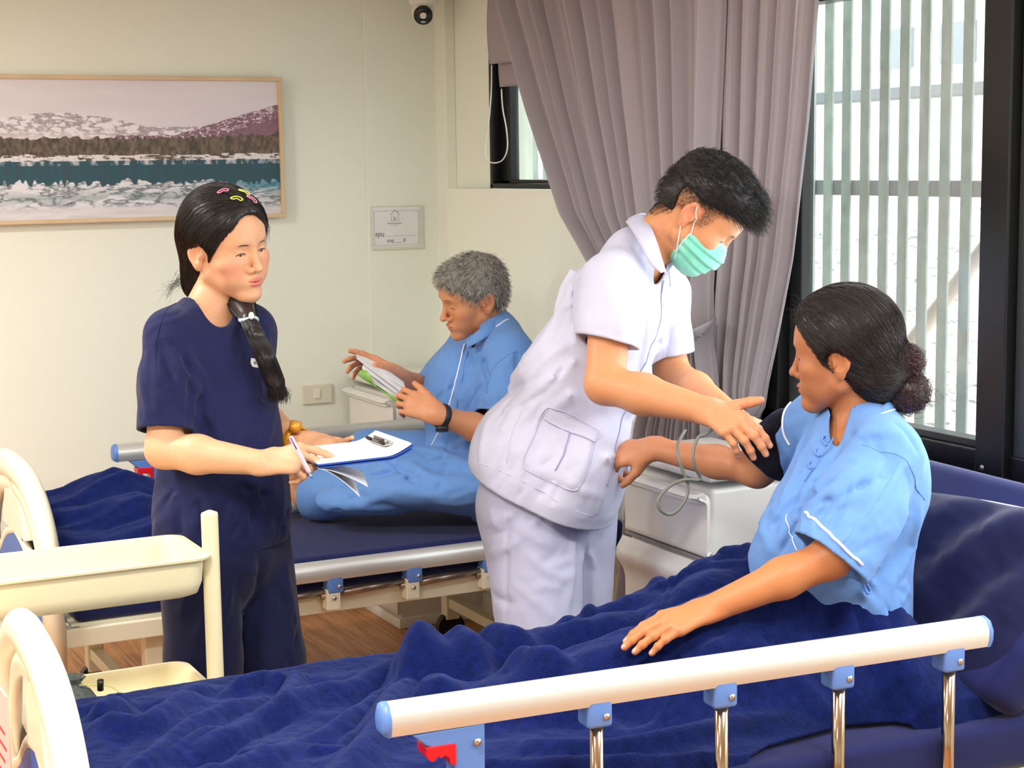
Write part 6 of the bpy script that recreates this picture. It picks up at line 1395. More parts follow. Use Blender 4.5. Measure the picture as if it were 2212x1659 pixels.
    ribbon([X(1444, 585, 3.95), X(1446, 605, 3.945), X(1446, 618, 3.95)], [X(1452, 574, 3.97), X(1464, 592, 3.97), X(1474, 606, 3.975)], 'collar_point', 0.003)
    ribbon([X(1352, 480, 4.06), X(1360, 470, 4.12), X(1385, 462, 4.22)], [X(1380, 464, 4.10), X(1386, 460, 4.15), X(1396, 462, 4.20)], 'collar_back', 0.003)
    put('tunic_button', tube([hit(fo, 1433, 655, 3.5, 4.4)-FW*0.002, hit(fo, 1433, 655, 3.5, 4.4)-FW*0.005], 0.006, 16), mpl, tu)
    # ---- white trousers
    mtr2 = cloth_mat('white_trouser_cloth', (194, 197, 224), sheen=0.1, wr=0.45, wscale=7, var=0.015)
    kr, kl = X(1168, 1400, 4.09), X(1246, 1390, 4.28)
    tq = Un([Ell(pel+A(0, 0, -0.06), (0.150, 0.172, 0.17), np.array([fd, np.cross(A(0, 0, 1), fd), A(0, 0, 1)])), (Cap(X(1145, 1090, 4.12), kr, 0.126, 0.100), 0.02), (Cap(kr, A(kr[0], kr[1], 0.05), 0.100, 0.10), 0.02), (Cap(X(1235, 1110, 4.26), kl, 0.115, 0.082), 0.015), (Cap(kl, A(kl[0], kl[1], 0.05), 0.082, 0.09), 0.02)])
    cs2 = [(hits(tq, q, 3.6, 4.6), am, wd) for q, am, wd in [([(1240, 1150), (1235, 1230), (1222, 1340)], 0.007, 0.012), ([(1100, 1060), (1095, 1200), (1092, 1350)], -0.004, 0.009), ([(1120, 1140), (1170, 1170), (1230, 1180)], 0.006, 0.014), ([(1140, 1200), (1190, 1240), (1235, 1250)], 0.006, 0.012), ([(1060, 1100), (1075, 1140)], 0.005, 0.01), ([(1110, 1260), (1160, 1300), (1200, 1340)], 0.005, 0.013), ([(1270, 1160), (1285, 1230), (1280, 1320)], 0.006, 0.012)]]
    cs2 += auto(tq, (1060, 1080, 1290, 1340), 20, 14, 0.006, 0.011, 90, 16, 3.4, 4.7, 0.5)
    f2 = Garment(Int(Int(tq, Pl((0, 0, 0.045), (0, 0, -1))), Pl(X(1165, 1000, 4.18), (0, 0, 1))), tq, Disp(cs2, 0.0022, 8, 41), 0.012, None, [(A(pel[0], pel[1], 0.045), A(0, 0, 1), 0.4), (X(1165, 1000, 4.18), A(0, 0, 1), 0.3)])
    v1, q_ = cloth(f2, A(pel[0]-0.32, pel[1]-0.32, 0.02), A(pel[0]+0.40, pel[1]+0.35, pel[2]+0.1), 0.0055); v1, q_ = keep_big(v1, q_)
    put('trousers', (v1, q_), mtr2, root)
    msh = bpy.data.materials['white_shoe']
    for a in an:
        fx_ = np.array([fd, np.cross(A(0, 0, 1), fd), A(0, 0, 1)]); sf = Int(Ell(A(a[0], a[1], 0.045)+fd*0.055, (0.145, 0.055, 0.055), fx_), Pl((0, 0, 0.0), (0, 0, -1)), 0.002)
        v1, q_ = grow(sf, A(a[0]-0.24, a[1]-0.24, -0.01), A(a[0]+0.24, a[1]+0.24, 0.12), 0.008); put('shoe', (v1, q_), msh, root)
nurse_white()
# ---------------------------------------------------------------- patients' blue shirts share this cloth
mpb = cloth_mat('patient_blue_cloth', (104, 148, 212), sheen=0.1, wr=0.45, wscale=8, var=0.02)
mwp = mat('white_trim_tape', (236, 240, 248), 0.7)
# ---------------------------------------------------------------- 3. woman patient propped up in the near bed
def patient_woman():
    T_ = 3.52
    o = X(1822, 762, T_); az = AZR+math.radians(180-24); hax = facing(az, math.radians(4), math.radians(-3)); sc_ = 1.03
    root = person('older woman in light blue patient shirt with a low bun, sitting up in bed', (X(1850, 1330, T_)[0], X(1850, 1330, T_)[1], 0.56))
    pel = X(1812, 1345, 3.56); nb = X(1856, 905, 3.56); ls, rs = X(1912, 985, 3.38), X(1772, 912, 3.72); lat = ls-rs
    le, lw = X(1795, 1205, 3.30), X(1528, 1318, 3.30); re, rw = X(1636, 1016, 3.80), X(1408, 968, 3.92)
    tp, tax, TL = torso_parts(pel, nb, lat, w=0.94, depth=1.0, belly=0.01); up, fr = tax[2], tax[0]
    hf = head_field(dict(jaw=0.98, cheek=1.05, nose=0.92, width=1.0, slit=-0.0055, ear=1.15, fold=1)); hd = Loc(Scl(hf, sc_), o, hax)
    lh = hand_field(lw, X(1400, 1362, 3.26)-lw, A(0, 0, 1.0)-FW*0.30, -1, [(12, 12, 8), (10, 12, 8), (12, 12, 8), (14, 14, 10)], (20, 25, 10), sc=1.0, spread=0.0, fr=1.14)
    rh = hand_field(rw, X(1330, 985, 3.98)-rw, -FW*0.7+A(0, 0, 0.6), 1, [(40, 50, 30), (48, 55, 30), (55, 60, 30), (60, 60, 30)], (40, 20, 30), sc=0.98, spread=0.05)
    hl_, hr_ = pel+tax[1]*0.09, pel-tax[1]*0.09
    # thighs and legs under the blanket
    K1, K2, F1, F2 = A(1.78, 2.80, 0.635), A(1.80, 3.08, 0.61), A(1.36, 2.86, 0.60), A(1.42, 3.10, 0.60)
    legs = [(Cap(hl_-A(0, 0, 0.03), K1-A(0, 0, 0.01), 0.058, 0.048), 0.03), (Cap(K1, F1, 0.046, 0.030), 0.02), (Cap(F1, F1+A(-0.07, 0, 0.035), 0.028, 0.016), 0.02), (Cap(hr_-A(0, 0, 0.03), K2-A(0, 0, 0.02), 0.056, 0.044), 0.03), (Cap(K2, F2, 0.044, 0.030), 0.02), (Cap(F2, F2+A(-0.04, 0, 0.06), 0.028, 0.016), 0.02)]
    m1 = le*0.62+lw*0.38; m2 = re*0.62+rw*0.38
    arms = [(Cap(ls, le, 0.048, 0.040), 0.03), (Cap(le, m1, 0.037, 0.038), 0.02), (Cap(m1, lw, 0.038, 0.026), 0.02), (Cap(rs, re, 0.046, 0.038), 0.03), (Cap(re, m2, 0.036, 0.036), 0.02), (Cap(m2, rw, 0.036, 0.025), 0.02)]
    neck = [(Cap(nb-up*0.03, o+hax[0]*-0.020+hax[2]*-0.05, 0.052, 0.050), 0.025), (Ecap(rs, nb-up*0.01, 0.044, 0.046, fr, 0.8), 0.04), (Ecap(ls, nb-up*0.01, 0.044, 0.046, fr, 0.8), 0.04)]
    body = Un(tp+legs+neck+arms+[(lh, 0.014), (rh, 0.014), (hd, 0.016)])
    pts = [pel, nb, ls, rs, lw, rw, o, F1, F2]; lo = np.min(pts, 0)-0.20; hi = np.max(pts, 0)+0.20; hb = [(o[i]-0.15, o[i]+0.15) for i in range(3)]; c1 = lw+nrm(X(1400, 1372, 3.22)-lw)*0.08; b1 = [(c1[i]-0.12, c1[i]+0.12) for i in range(3)]
    V, Q = grow(body, lo, hi, 0.0070, fine=[(*hb, 0.0024), (*b1, 0.0028)]); V = snap(body, V, 2)
    L_ = (V-o)@hax.T/sc_; lips = np.maximum(wgt(L_, *LIPS[0], 0.25), wgt(L_, *LIPS[1], 0.25))*(L_[:, 0] > 0.07)
    fc = wgt(L_, (0.03, 0, -0.03), (0.11, 0.12, 0.13), 0.5)
    col = skin_colors(V, (196, 128, 82), [(fc*0.75, (166, 108, 76)), (lips*0.7, (140, 76, 66)), (nails(V, [lh])*0.8, (232, 178, 160)), (wgt(V, rw*0.6+re*0.4, (0.30, 0.3, 0.2), 0.4)*0.5, (196, 140, 108))])
    put('skin', (V, Q), mskin, root, col=col)
    mh = hair_mat('brown_black_hair', (34, 26, 26), 0.40); eyes_for(root, o, hax, sc_); face_lines(root, hd, o, hax, sc_, mh, slit=-0.0055, brow=0.0020)
    hs = Un([Ell((-0.012, 0, 0.036), (0.113, 0.094, 0.106)), (Ell((0.040, 0, 0.052), (0.054, 0.072, 0.062)), 0.02), (Ell((-0.070, 0, -0.045), (0.062, 0.068, 0.060)), 0.03)])
    hc = Int(hs, Pl((0.026, 0, -0.010), (0.84, 0, -0.54)), 0.006)
    for s in (-1, 1): hc = Sub(hc, Ell((0.000, s*0.098, -0.014), (0.030, 0.034, 0.036)), 0.006)
    hc = Un([hc, (Ell((-0.108, -0.004, -0.022), (0.036, 0.042, 0.042)), 0.012)])
    hL = Loc(Scl(hc, sc_), o, hax); bun = X(1962, 846, T_-0.03); tie = X(1926, 812, T_-0.02)
    bf = Un([Ell(bun, (0.044, 0.042, 0.040)), (Ell(bun+A(0.0, 0, -0.018), (0.032, 0.03, 0.026)), 0.01), (Cap(tie, bun, 0.018, 0.020), 0.01)]); hf2 = Un([hL, (bf, 0.006)])
    hv, hq = grow(hf2, np.minimum(o-0.19, bun-0.08), np.maximum(o+0.19, bun+0.08), 0.0035); hr = put('hair', (hv, hq), mh, root)
    st = surf_points(hv, 3200, lambda v: np.linalg.norm(v-bun, axis=1) > 0.045, 13)
    def df(P): d = tie-P; d /= np.linalg.norm(d, axis=1)[:, None]; return d
    put('hair_strand_layer', strands(flow(hL, st, df, 11, 0.009, 0.0016, 0.10, 14), 0.00065), mh, hr)
    rg = np.random.default_rng(15); mfz = hair_mat('frizzy_auburn_hair', (62, 34, 32), 0.45); F_ = []
    for k in range(2600):
        d = rg.normal(size=3); d /= np.linalg.norm(d); r_ = rg.uniform(0.034, 0.049); p = bun+d*r_; t = np.cross(d, rg.normal(size=3)); t /= np.linalg.norm(t); pth = []
        for j in range(9): pth.append(p.copy()); t = t+rg.normal(size=3)*0.35-(p-bun)/np.linalg.norm(p-bun)*0.28; t /= np.linalg.norm(t); p = p+t*0.0052
        F_.append(pth)
    put('bun_curl_layer', strands(np.array(F_), 0.0006), mfz, hr)
    F_ = []; c2 = o+(A(-0.126, -0.004, -0.022)*sc_)@hax
    for k in range(1200):
        d = rg.normal(size=3); d /= np.linalg.norm(d); p = c2+d*rg.uniform(0.030, 0.040); t = np.cross(d, UU+0.4*rg.normal(size=3)); t /= np.linalg.norm(t); pth = []
        for j in range(8): pth.append(p.copy()); t = t+rg.normal(size=3)*0.18-(p-c2)/np.linalg.norm(p-c2)*0.22; t /= np.linalg.norm(t); p = p+t*0.005
        F_.append(pth)
    put('loop_strand_layer', strands(np.array(F_), 0.0006), mfz, hr)
    F_ = []
    for k in range(60):
        p = o+hax[0]*0.09*sc_+hax[2]*(0.07+rg.normal()*0.02)-FW*rg.uniform(0, 0.06); t = nrm(hax[0]*0.6+hax[2]*0.5+rg.normal(size=3)*0.5); pth = []
        for j in range(6): pth.append(p.copy()); t = nrm(t+rg.normal(size=3)*0.25-hax[2]*0.12); p = p+t*0.006
        F_.append(pth)
    put('flyaway_layer', strands(np.array(F_), 0.0004), mh, hr)
    put('hair_elastic', tube([X(1925, 826, T_-0.045), X(1938, 812, T_-0.040), X(1948, 800, T_-0.02), X(1952, 796, T_)], 0.0022, 8), mat('pale_elastic', (180, 200, 196), 0.5), root)
    put('elastic_bead', ball(X(1926, 820, T_-0.052), 0.009, 12), mat('silver_bead', (170, 176, 184), 0.25, 0.6, var=0.4, vs_=200), root)
    # ---- shirt
    sp, _, _ = torso_parts(pel-up*0.05, nb, lat, w=0.94, depth=1.0, off=0.022, belly=0.02)
    sk = [(Ell(X(1785, 1170, 3.52), (0.130, 0.150, 0.16), tax), 0.05), (Ell(X(1752, 1220, 3.54), (0.12, 0.15, 0.10), tax), 0.05), (Ecap(rs+up*0.004, nb-up*0.010, 0.058, 0.066, fr, 0.95), 0.04), (Ecap(ls+up*0.004, nb-up*0.010, 0.060, 0.066, fr, 0.95), 0.04), (Ell(X(1890, 1050, 3.50), (0.10, 0.13, 0.13), tax), 0.05)]
    torso = Un(sp+sk); dL, dR = nrm(le-ls), nrm(re-rs)
    slL = Un([Cap(ls, ls+dL*0.14, 0.070, 0.088), (Cap(ls+dL*0.12, ls+dL*0.36, 0.088, 0.080), 0.02)]); slR = Cap(rs, rs+dR*0.26, 0.066, 0.076)
    q1, q2, q3 = X(1714, 1128, 3.24), X(1850, 1252, 3.24), X(1780, 1185, 3.42); cn = nrm(np.cross(q2-q1, q3-q1)); cn = cn*(1 if cn@dL > 0 else -1); cL = Pl(q1, nrm(cn*0.7+dL*0.5)); nL = nrm(cn*0.7+dL*0.5)
    r0 = X(1668, 915, 3.74); nR = nrm(-RR+dR*0.4+A(0, 0, -0.05)); cR = Pl(r0, nR)
    hem = Pl(X(1850, 1330, 3.5), nrm(-up-fr*0.2)); solid = Un([torso, (slL, 0.03), (slR, 0.03)]); outer = Un([torso, (Int(slL, cL), 0.03), (Int(slR, cR), 0.03)])
    nk = Un([Cap(nb+up*0.000, o+hax[0]*-0.02+hax[2]*-0.04, 0.058, 0.064), (Ecap(nb+up*0.02, X(1804, 948, 3.44), 0.064, 0.016, lat, 0.9), 0.015)])
    HS = lambda q: hits(solid, q, 2.9, 4.0)
    cs = [(HS(q), am*2.3, wd*1.05) for q, am, wd in [([(1822, 940), (1780, 1010), (1745, 1060), (1720, 1110)], 0.010, 0.012), ([(1790, 960), (1745, 1030), (1705, 1100), (1680, 1160)], -0.007, 0.010), ([(1850, 945), (1890, 935), (1940, 940)], 0.006, 0.010), ([(1800, 1040), (1760, 1070), (1715, 1080), (1700, 1110)], -0.009, 0.010),
        ([(1850, 1010), (1800, 1060), (1740, 1110)], 0.008, 0.012), ([(1950, 1000), (1880, 1110), (1820, 1180)], 0.006, 0.010), ([(1900, 1010), (1840, 1040), (1800, 1080)], 0.005, 0.010), ([(1760, 880), (1740, 940), (1720, 990)], -0.010, 0.014), ([(1760, 1060), (1840, 1080), (1900, 1060)], 0.004, 0.012), ([(1700, 1110), (1690, 1160), (1660, 1200)], 0.008, 0.012),
        ([(1730, 1120), (1720, 1170), (1740, 1200)], 0.007, 0.010), ([(1660, 1100), (1650, 1150), (1680, 1190)], 0.006, 0.012), ([(1930, 1240), (1900, 1290), (1880, 1330)], 0.006, 0.012), ([(1985, 1100), (1970, 1180), (1940, 1240)], 0.005, 0.012), ([(1840, 1240), (1870, 1290), (1900, 1320)], 0.005, 0.010), ([(1760, 1220), (1800, 1250), (1850, 1280)], -0.005, 0.010)]]
    cs += auto(solid, (1660, 980, 1790, 1190), 62, 22, 0.008, 0.008, 110, 21, 2.9, 4.0)+auto(solid, (1740, 1020, 1960, 1220), 55, 20, 0.006, 0.009, 110, 22, 2.9, 4.0, 0.4)+auto(solid, (1850, 1220, 1960, 1340), 120, 10, 0.006, 0.009, 90, 23, 2.9, 4.0, 0.4)+auto(solid, (1850, 900, 1980, 1050), 150, 10, 0.005, 0.009, 80, 24, 2.9, 4.0, 0.4)
    dsp = Disp(cs, 0.0042, 9, 51); tf = Garment(outer, solid, dsp, 0.007, nk, [(q1*0.5+q2*0.5, nL, 0.14), (r0, nR, 0.12)])
    v1, q_ = cloth(tf, np.min([pel, rs, ls, re, le], 0)-A(0.26, 0.22, 0.10), np.max([nb, rs, ls], 0)+A(0.2, 0.2, 0.12), 0.0040); v1, q_ = keep_big(v1, q_)
    sh = put('patient_shirt', (v1, q_), mpb, root); fo = cp(lambda P: solid(P)-dsp(P), solid); ft = cp(lambda P: torso(P)-dsp(P), torso)
    def seam(f, pts, r, m_, nm, par=sh, lift=0.0, flat=1.0, t0=2.9, t1=4.1):
        return put(nm, tube(cling(f, smooth_path(hits(f, pts, t0, t1), 6), r*0.3+lift), r, 8, flat=flat), m_, par)
    seam(fo, [(1740, 1106), (1768, 1130), (1820, 1180), (1862, 1220)], 0.0030, mwp, 'sleeve_piping'); seam(fo, [(1700, 860), (1692, 900), (1694, 940), (1706, 962)], 0.0026, mwp, 'sleeve_piping')
    seam(ft, [(1946, 876), (1915, 890), (1880, 912), (1850, 935)], 0.0018, mwp, 'neck_piping'); seam(ft, [(1800, 945), (1785, 975), (1760, 1010), (1738, 1040)], 0.0016, mpb, 'placket_edge'); seam(ft, [(1700, 1112), (1705, 1140), (1712, 1165), (1722, 1190)], 0.0014, mwp, 'placket_piping')
    seam(fo, [(1862, 960), (1900, 975), (1945, 985), (1975, 1030), (1998, 1080)], 0.0013, mpb, 'armhole_seam'); seam(fo, [(1948, 990), (1890, 1090), (1818, 1175)], 0.0010, mpb, 'sleeve_crease')
    # stand collar band at the back of the neck
    a = smooth_path([X(1846, 925, 3.44), X(1880, 896, 3.44), X(1918, 868, 3.47), X(1944, 856, 3.54)], 6); b = smooth_path([X(1836, 935, 3.43), X(1872, 918, 3.42), X(1914, 896, 3.44), X(1952, 878, 3.52)], 6)
    a, b = np.array(a), np.array(b); K = 6; V_ = [a[i]*(1-t)+b[i]*t-FW*0.004*math.sin(math.pi*t) for i in range(len(a)) for t in np.linspace(0, 1, K)]; F2_ = [(i*K+k, i*K+k+1, (i+1)*K+k+1, (i+1)*K+k) for i in range(len(a)-1) for k in range(K-1)]
    put('neck_band', slab((np.array(V_), F2_), 0.003), mpb, sh)
    for q in ([(1785, 962), (1775, 950), (1783, 940), (1790, 955)], [(1770, 985), (1760, 978), (1764, 968)], [(1752, 1012), (1745, 1004), (1750, 996)]):
        P = [p-FW*0.004 for p in hits(ft, q, 2.9, 4)]; put('tie_cord', tube(smooth_path(P, 5), 0.0024, 8), mpb, sh)
    P = [p-FW*0.003 for p in hits(ft, [(1862, 1245), (1880, 1275), (1872, 1280), (1866, 1262)], 2.9, 4)]; put('side_tie', tube(smooth_path(P, 4), 0.0018, 6), mpb, sh)
    # ---- blood pressure cuff (worn, but lifted on and off: a thing of its own) with tube
    ca, cb_ = X(1672, 905, 3.73), X(1640, 1000, 3.78); dd = nrm(re-rs); c0 = rs+dd*((X(1660, 930, 3.75)-rs)@dd)
    cu = thing('blood_pressure_cuff', 'black blood pressure cuff around the upper arm of the woman patient', 'cuff', c0)
    mcf = fleece_mat('black_cuff_cloth', (22, 22, 28)); a0 = X(1700, 935, 3.75); a1 = X(1636, 985, 3.775)
    cf = Un([Ecap(a0, a1, 0.054, 0.051, -FW, 0.95), (Ell(X(1668, 995, 3.755), (0.050, 0.05, 0.050)), 0.02)]); cf = Int(cf, Pl(a1-dd*0.0, nrm(dd+A(0, 0, -0.3))), 0.004)
    cd_ = Disp([(hits(cf, q, 3.3, 4), am, wd) for q, am, wd in [([(1690, 900), (1660, 940), (1650, 990)], 0.004, 0.012), ([(1700, 960), (1670, 1000), (1660, 1030)], 0.005, 0.010)]], 0.002, 18, 3)
    f_ = lambda P: cf(P)-cd_(P); v1, q_ = grow(f_, c0-0.15, c0+0.15, 0.004); put('cuff_band', (v1, q_), mcf, cu)
    mcb = mat('grey_rubber_tube', (112, 116, 110), 0.45); Tt = 3.66
    pth = [X(1560, 905, 3.74), X(1530, 935, Tt), X(1508, 945, Tt-0.01), X(1498, 975, Tt-0.02), X(1500, 1005, Tt-0.02), X(1512, 1030, Tt), X(1508, 1037, Tt), X(1480, 1036, Tt), X(1450, 1048, Tt), X(1424, 1075, Tt-0.01), X(1424, 1098, Tt-0.01), X(1442, 1111, Tt), X(1462, 1104, Tt), X(1482, 1076, Tt+0.01), X(1486, 1048, Tt+0.012), X(1474, 1015, Tt+0.01), X(1466, 990, Tt+0.01), X(1464, 960, Tt+0.03), X(1480, 930, Tt+0.10)]
    put('air_tube', tube(smooth_path(pth, 6), 0.0036, 10), mcb, cu)
patient_woman()
# ---------------------------------------------------------------- 4. grey haired man reading on the far bed
def patient_man():
    T_ = 5.20
    o = X(1020, 640, T_); az = AZR+math.radians(180+24); hax = facing(az, math.radians(16), math.radians(-9)); sc_ = 1.02
    pel = X(1100, 1048, 5.26); root = person('grey haired man in light blue patient clothes reading a booklet on the far bed', (pel[0], pel[1], 0.55))
    nb = X(1066, 715, 5.24); ls, rs = X(1098, 768, 5.08), X(1018, 745, 5.42); lat = ls-rs
    le, lw = X(1075, 940, 5.03), X(942, 895, 4.90); re, rw = X(925, 852, 5.36), X(853, 806, 5.20)
    tp, tax, TL = torso_parts(pel, nb, lat, w=0.98, depth=1.0, belly=0.01); up, fr = tax[2], tax[0]
    hf = head_field(dict(jaw=1.04, cheek=0.95, nose=1.05, width=1.0, slit=-0.0060, ear=1.2, fold=1)); hd = Loc(Scl(hf, sc_), o, hax)
    lh = hand_field(lw, X(872, 862, 4.93)-lw, -FW*0.9+A(0, 0, 0.15)+RR*0.2, -1, [(20, 45, 20), (24, 48, 22), (28, 50, 24), (32, 50, 24)], (30, -5, 20), sc=1.0, spread=0.05, fr=1.05)
    rh = hand_field(rw, X(790, 778, 5.16)-rw, FW*0.5+A(0, 0, 0.85), 1, [(4, 8, 5), (16, 20, 10), (24, 30, 15), (30, 36, 18)], (38, 22, 22), sc=1.0, spread=0.05, fr=1.05)
    hn, hfr = X(1085, 1050, 5.16), X(1085, 1040, 5.40); K1, K2, A1, A2 = X(862, 1035, 5.14), X(800, 985, 5.44), X(645, 1078, 5.32), X(680, 1035, 5.62)
    legs = [(Cap(hn, K1, 0.080, 0.055), 0.03), (Cap(K1, A1, 0.050, 0.034), 0.02), (Cap(A1, A1-RR*0.02+A(0, 0, 0.02), 0.034), 0.02), (Cap(A1, A1+A(-0.04, 0.05, 0.09), 0.034, 0.026), 0.02),
            (Cap(hfr, K2, 0.078, 0.055), 0.03), (Cap(K2, A2, 0.050, 0.034), 0.02), (Cap(A2, A2+A(-0.04, 0.03, 0.09), 0.034, 0.026), 0.02)]
    m1 = le*0.6+lw*0.4; m2 = re*0.6+rw*0.4
    arms = [(Cap(ls, le, 0.048, 0.040), 0.03), (Cap(le, m1, 0.038, 0.040), 0.02), (Cap(m1, lw, 0.040, 0.027), 0.02), (Cap(rs, re, 0.046, 0.038), 0.03), (Cap(re, m2, 0.037, 0.036), 0.02), (Cap(m2, rw, 0.036, 0.026), 0.02)]
    neck = [(Cap(nb-up*0.03, o+hax[0]*-0.020+hax[2]*-0.05, 0.060, 0.058), 0.025), (Ecap(rs, nb-up*0.01, 0.046, 0.048, fr, 0.8), 0.04), (Ecap(ls, nb-up*0.01, 0.046, 0.048, fr, 0.8), 0.04)]
    body = Un(tp+legs+neck+arms+[(lh, 0.013), (rh, 0.013), (hd, 0.016)])
    pts = [pel, nb, ls, rs, lw, rw, o, A1, A2]; lo = np.min(pts, 0)-0.20; hi = np.max(pts, 0)+0.20; hb = [(o[i]-0.15, o[i]+0.15) for i in range(3)]; c1 = (lw+rw)/2-RR*0.07; b1 = [(c1[i]-0.19, c1[i]+0.19) for i in range(3)]
    V, Q = grow(body, lo, hi, 0.0075, fine=[(*hb, 0.0026), (*b1, 0.0032)]); V = snap(body, V, 2)
    L_ = (V-o)@hax.T/sc_; lips = np.maximum(wgt(L_, *LIPS[0], 0.25), wgt(L_, *LIPS[1], 0.25))*(L_[:, 0] > 0.07)
    col = skin_colors(V, (204, 140, 98), [(lips*0.6, (164, 96, 84)), (wgt(V, lw, (0.12, 0.12, 0.12), 0.5)*0.35, (220, 158, 124)), (wgt(V, rw-RR*0.05, (0.12, 0.12, 0.12), 0.5)*0.5, (226, 160, 132)), (wgt(L_, (-0.01, 0.085, -0.005), (0.035, 0.02, 0.045), 0.5)*0.35, (196, 112, 84))])
    put('skin', (V, Q), mskin, root, col=col)
    mh = hair_mat('grey_hair', (126, 122, 114), 0.5, var=0.35, aniso=0.2); mb = hair_mat('grey_brow', (96, 84, 76), 0.6)
    eyes_for(root, o, hax, sc_); face_lines(root, hd, o, hax, sc_, mb, slit=-0.006, brow=0.0020)
    hs = Un([Ell((-0.012, 0, 0.040), (0.106, 0.085, 0.092)), (Ell((0.040, 0, 0.072), (0.054, 0.068, 0.046)), 0.02), (Ell((-0.056, 0, -0.012), (0.050, 0.066, 0.055)), 0.03)])
    hc = Int(hs, Pl((0.040, 0, 0.010), (0.72, 0, -0.68)), 0.006); hc = Sub(hc, Ell((0.118, 0, 0.030), (0.045, 0.070, 0.030)), 0.006)
    for s in (-1, 1): hc = Sub(hc, Ell((0.002, s*0.098, -0.016), (0.032, 0.034, 0.036)), 0.006)
    hL = Loc(Scl(hc, sc_), o, hax); hv, hq = grow(hL, o-0.18, o+0.18, 0.0036); hr = put('hair', (hv, hq), mh, root)
    rg = np.random.default_rng(25); st = surf_points(hv, 4200, lambda v: np.ones(len(v), bool), 26); crown = o+(A(-0.06, 0, 0.125)*sc_)@hax
    a = st-crown; a /= np.linalg.norm(a, axis=1)[:, None]; n_ = st-(o+hax[2]*0.02); n_ /= np.linalg.norm(n_, axis=1)[:, None]; v = a*0.9+n_*0.30+rg.normal(size=a.shape)*0.24; P = st.copy(); pt = [P.copy()]
    for k in range(5): v = v-n_*0.10+rg.normal(size=v.shape)*0.10; v /= np.linalg.norm(v, axis=1)[:, None]; P = P+v*0.0034; pt.append(P.copy())
    pt = np.stack(pt, 1); i0 = rg.random(len(st)) < 0.45
    put('grey_strand_layer', strands(pt[i0], 0.0007), hair_mat('dark_grey_strand', (96, 92, 86), 0.5, aniso=0.2), hr); put('silver_strand_layer', strands(pt[~i0], 0.0007), hair_mat('silver_strand', (202, 198, 188), 0.5, var=0.2, aniso=0.2), hr)
    # ---- shirt
    sp, _, _ = torso_parts(pel-up*0.03, nb, lat, w=0.98, depth=1.0, off=0.024, belly=0.02)
    sk = [(Ell(X(1000, 880, 5.22), (0.12, 0.165, 0.20), tax), 0.05), (Ell(X(1010, 1000, 5.24), (0.15, 0.18, 0.10), tax), 0.05), (Ecap(rs+up*0.004, nb-up*0.004, 0.060, 0.068, fr, 0.95), 0.04), (Ecap(ls+up*0.004, nb-up*0.004, 0.062, 0.068, fr, 0.95), 0.04)]
    torso = Un(sp+sk); dL, dR = nrm(le-ls), nrm(re-rs)
    slL = Un([Cap(ls, ls+dL*0.12, 0.070, 0.080), (Cap(ls+dL*0.10, ls+dL*0.24, 0.080, 0.076), 0.02)]); slR = Cap(rs, rs+dR*0.22, 0.064, 0.066)
    cLp = X(1075, 895, 5.05); cL = Pl(cLp, dL); cRp = X(918, 825, 5.36); nR = nrm(dR-RR*0.5); cR = Pl(cRp, nR)
    solid = Un([torso, (slL, 0.03), (slR, 0.03)]); outer = Un([torso, (Int(slL, cL), 0.03), (Int(slR, cR), 0.03)])
    nk = Un([Cap(nb+up*0.0, o+hax[0]*-0.02+hax[2]*-0.04, 0.060, 0.068), (Ecap(nb+up*0.02, X(1012, 748, 5.12), 0.044, 0.010, lat, 0.9), 0.015)])
    HS = lambda q: hits(solid, q, 4.4, 5.8)
    cs = [(HS(q), am*2.2, wd) for q, am, wd in [([(1060, 740), (1030, 800), (1000, 860)], 0.007, 0.014), ([(1100, 780), (1060, 830), (1050, 880)], 0.008, 0.012), ([(1040, 760), (1055, 820), (1048, 860)], -0.006, 0.012), ([(985, 780), (965, 840), (950, 900)], 0.005, 0.012), ([(1040, 900), (1000, 960), (960, 990)], 0.006, 0.014), ([(1020, 860), (970, 930), (930, 960)], 0.006, 0.013), ([(940, 960), (980, 1000), (1020, 1010)], 0.007, 0.013), ([(1110, 800), (1090, 860)], 0.006, 0.012)]]
    cs += auto(solid, (940, 780, 1120, 980), 65, 24, 0.009, 0.011, 80, 31, 4.4, 5.9, 0.4); dsp = Disp(cs, 0.0045, 8, 61); tf = Garment(outer, solid, dsp, 0.008, nk, [(cLp, dL, 0.12), (cRp, nR, 0.10)])
    v1, q_ = cloth(tf, np.min([pel, rs, ls, re, le], 0)-A(0.26, 0.22, 0.12), np.max([nb, rs, ls], 0)+A(0.22, 0.2, 0.14), 0.0045); v1, q_ = keep_big(v1, q_)
    sh = put('patient_shirt', (v1, q_), mpb, root); fo = cp(lambda P: solid(P)-dsp(P), solid); ft = cp(lambda P: torso(P)-dsp(P), torso)
    def seam(f, pts, r, m_, nm, par=sh, lift=0.0, t0=4.4, t1=5.9): return put(nm, tube(cling(f, smooth_path(hits(f, pts, t0, t1), 6), r*0.3+lift), r, 8), m_, par)
    seam(ft, [(1098, 690), (1085, 697), (1072, 706)], 0.0024, mwp, 'neck_piping'); seam(ft, [(1005, 742), (992, 790), (980, 840), (968, 880), (950, 930), (925, 975)], 0.0024, mwp, 'front_piping'); seam(ft, [(1010, 760), (998, 820), (986, 880)], 0.0016, mpb, 'placket_edge')
    seam(fo, [(918, 838), (928, 850), (938, 868)], 0.0026, mwp, 'sleeve_piping'); seam(fo, [(1118, 758), (1090, 772), (1062, 800), (1052, 850)], 0.0016, mpb, 'armhole_seam')
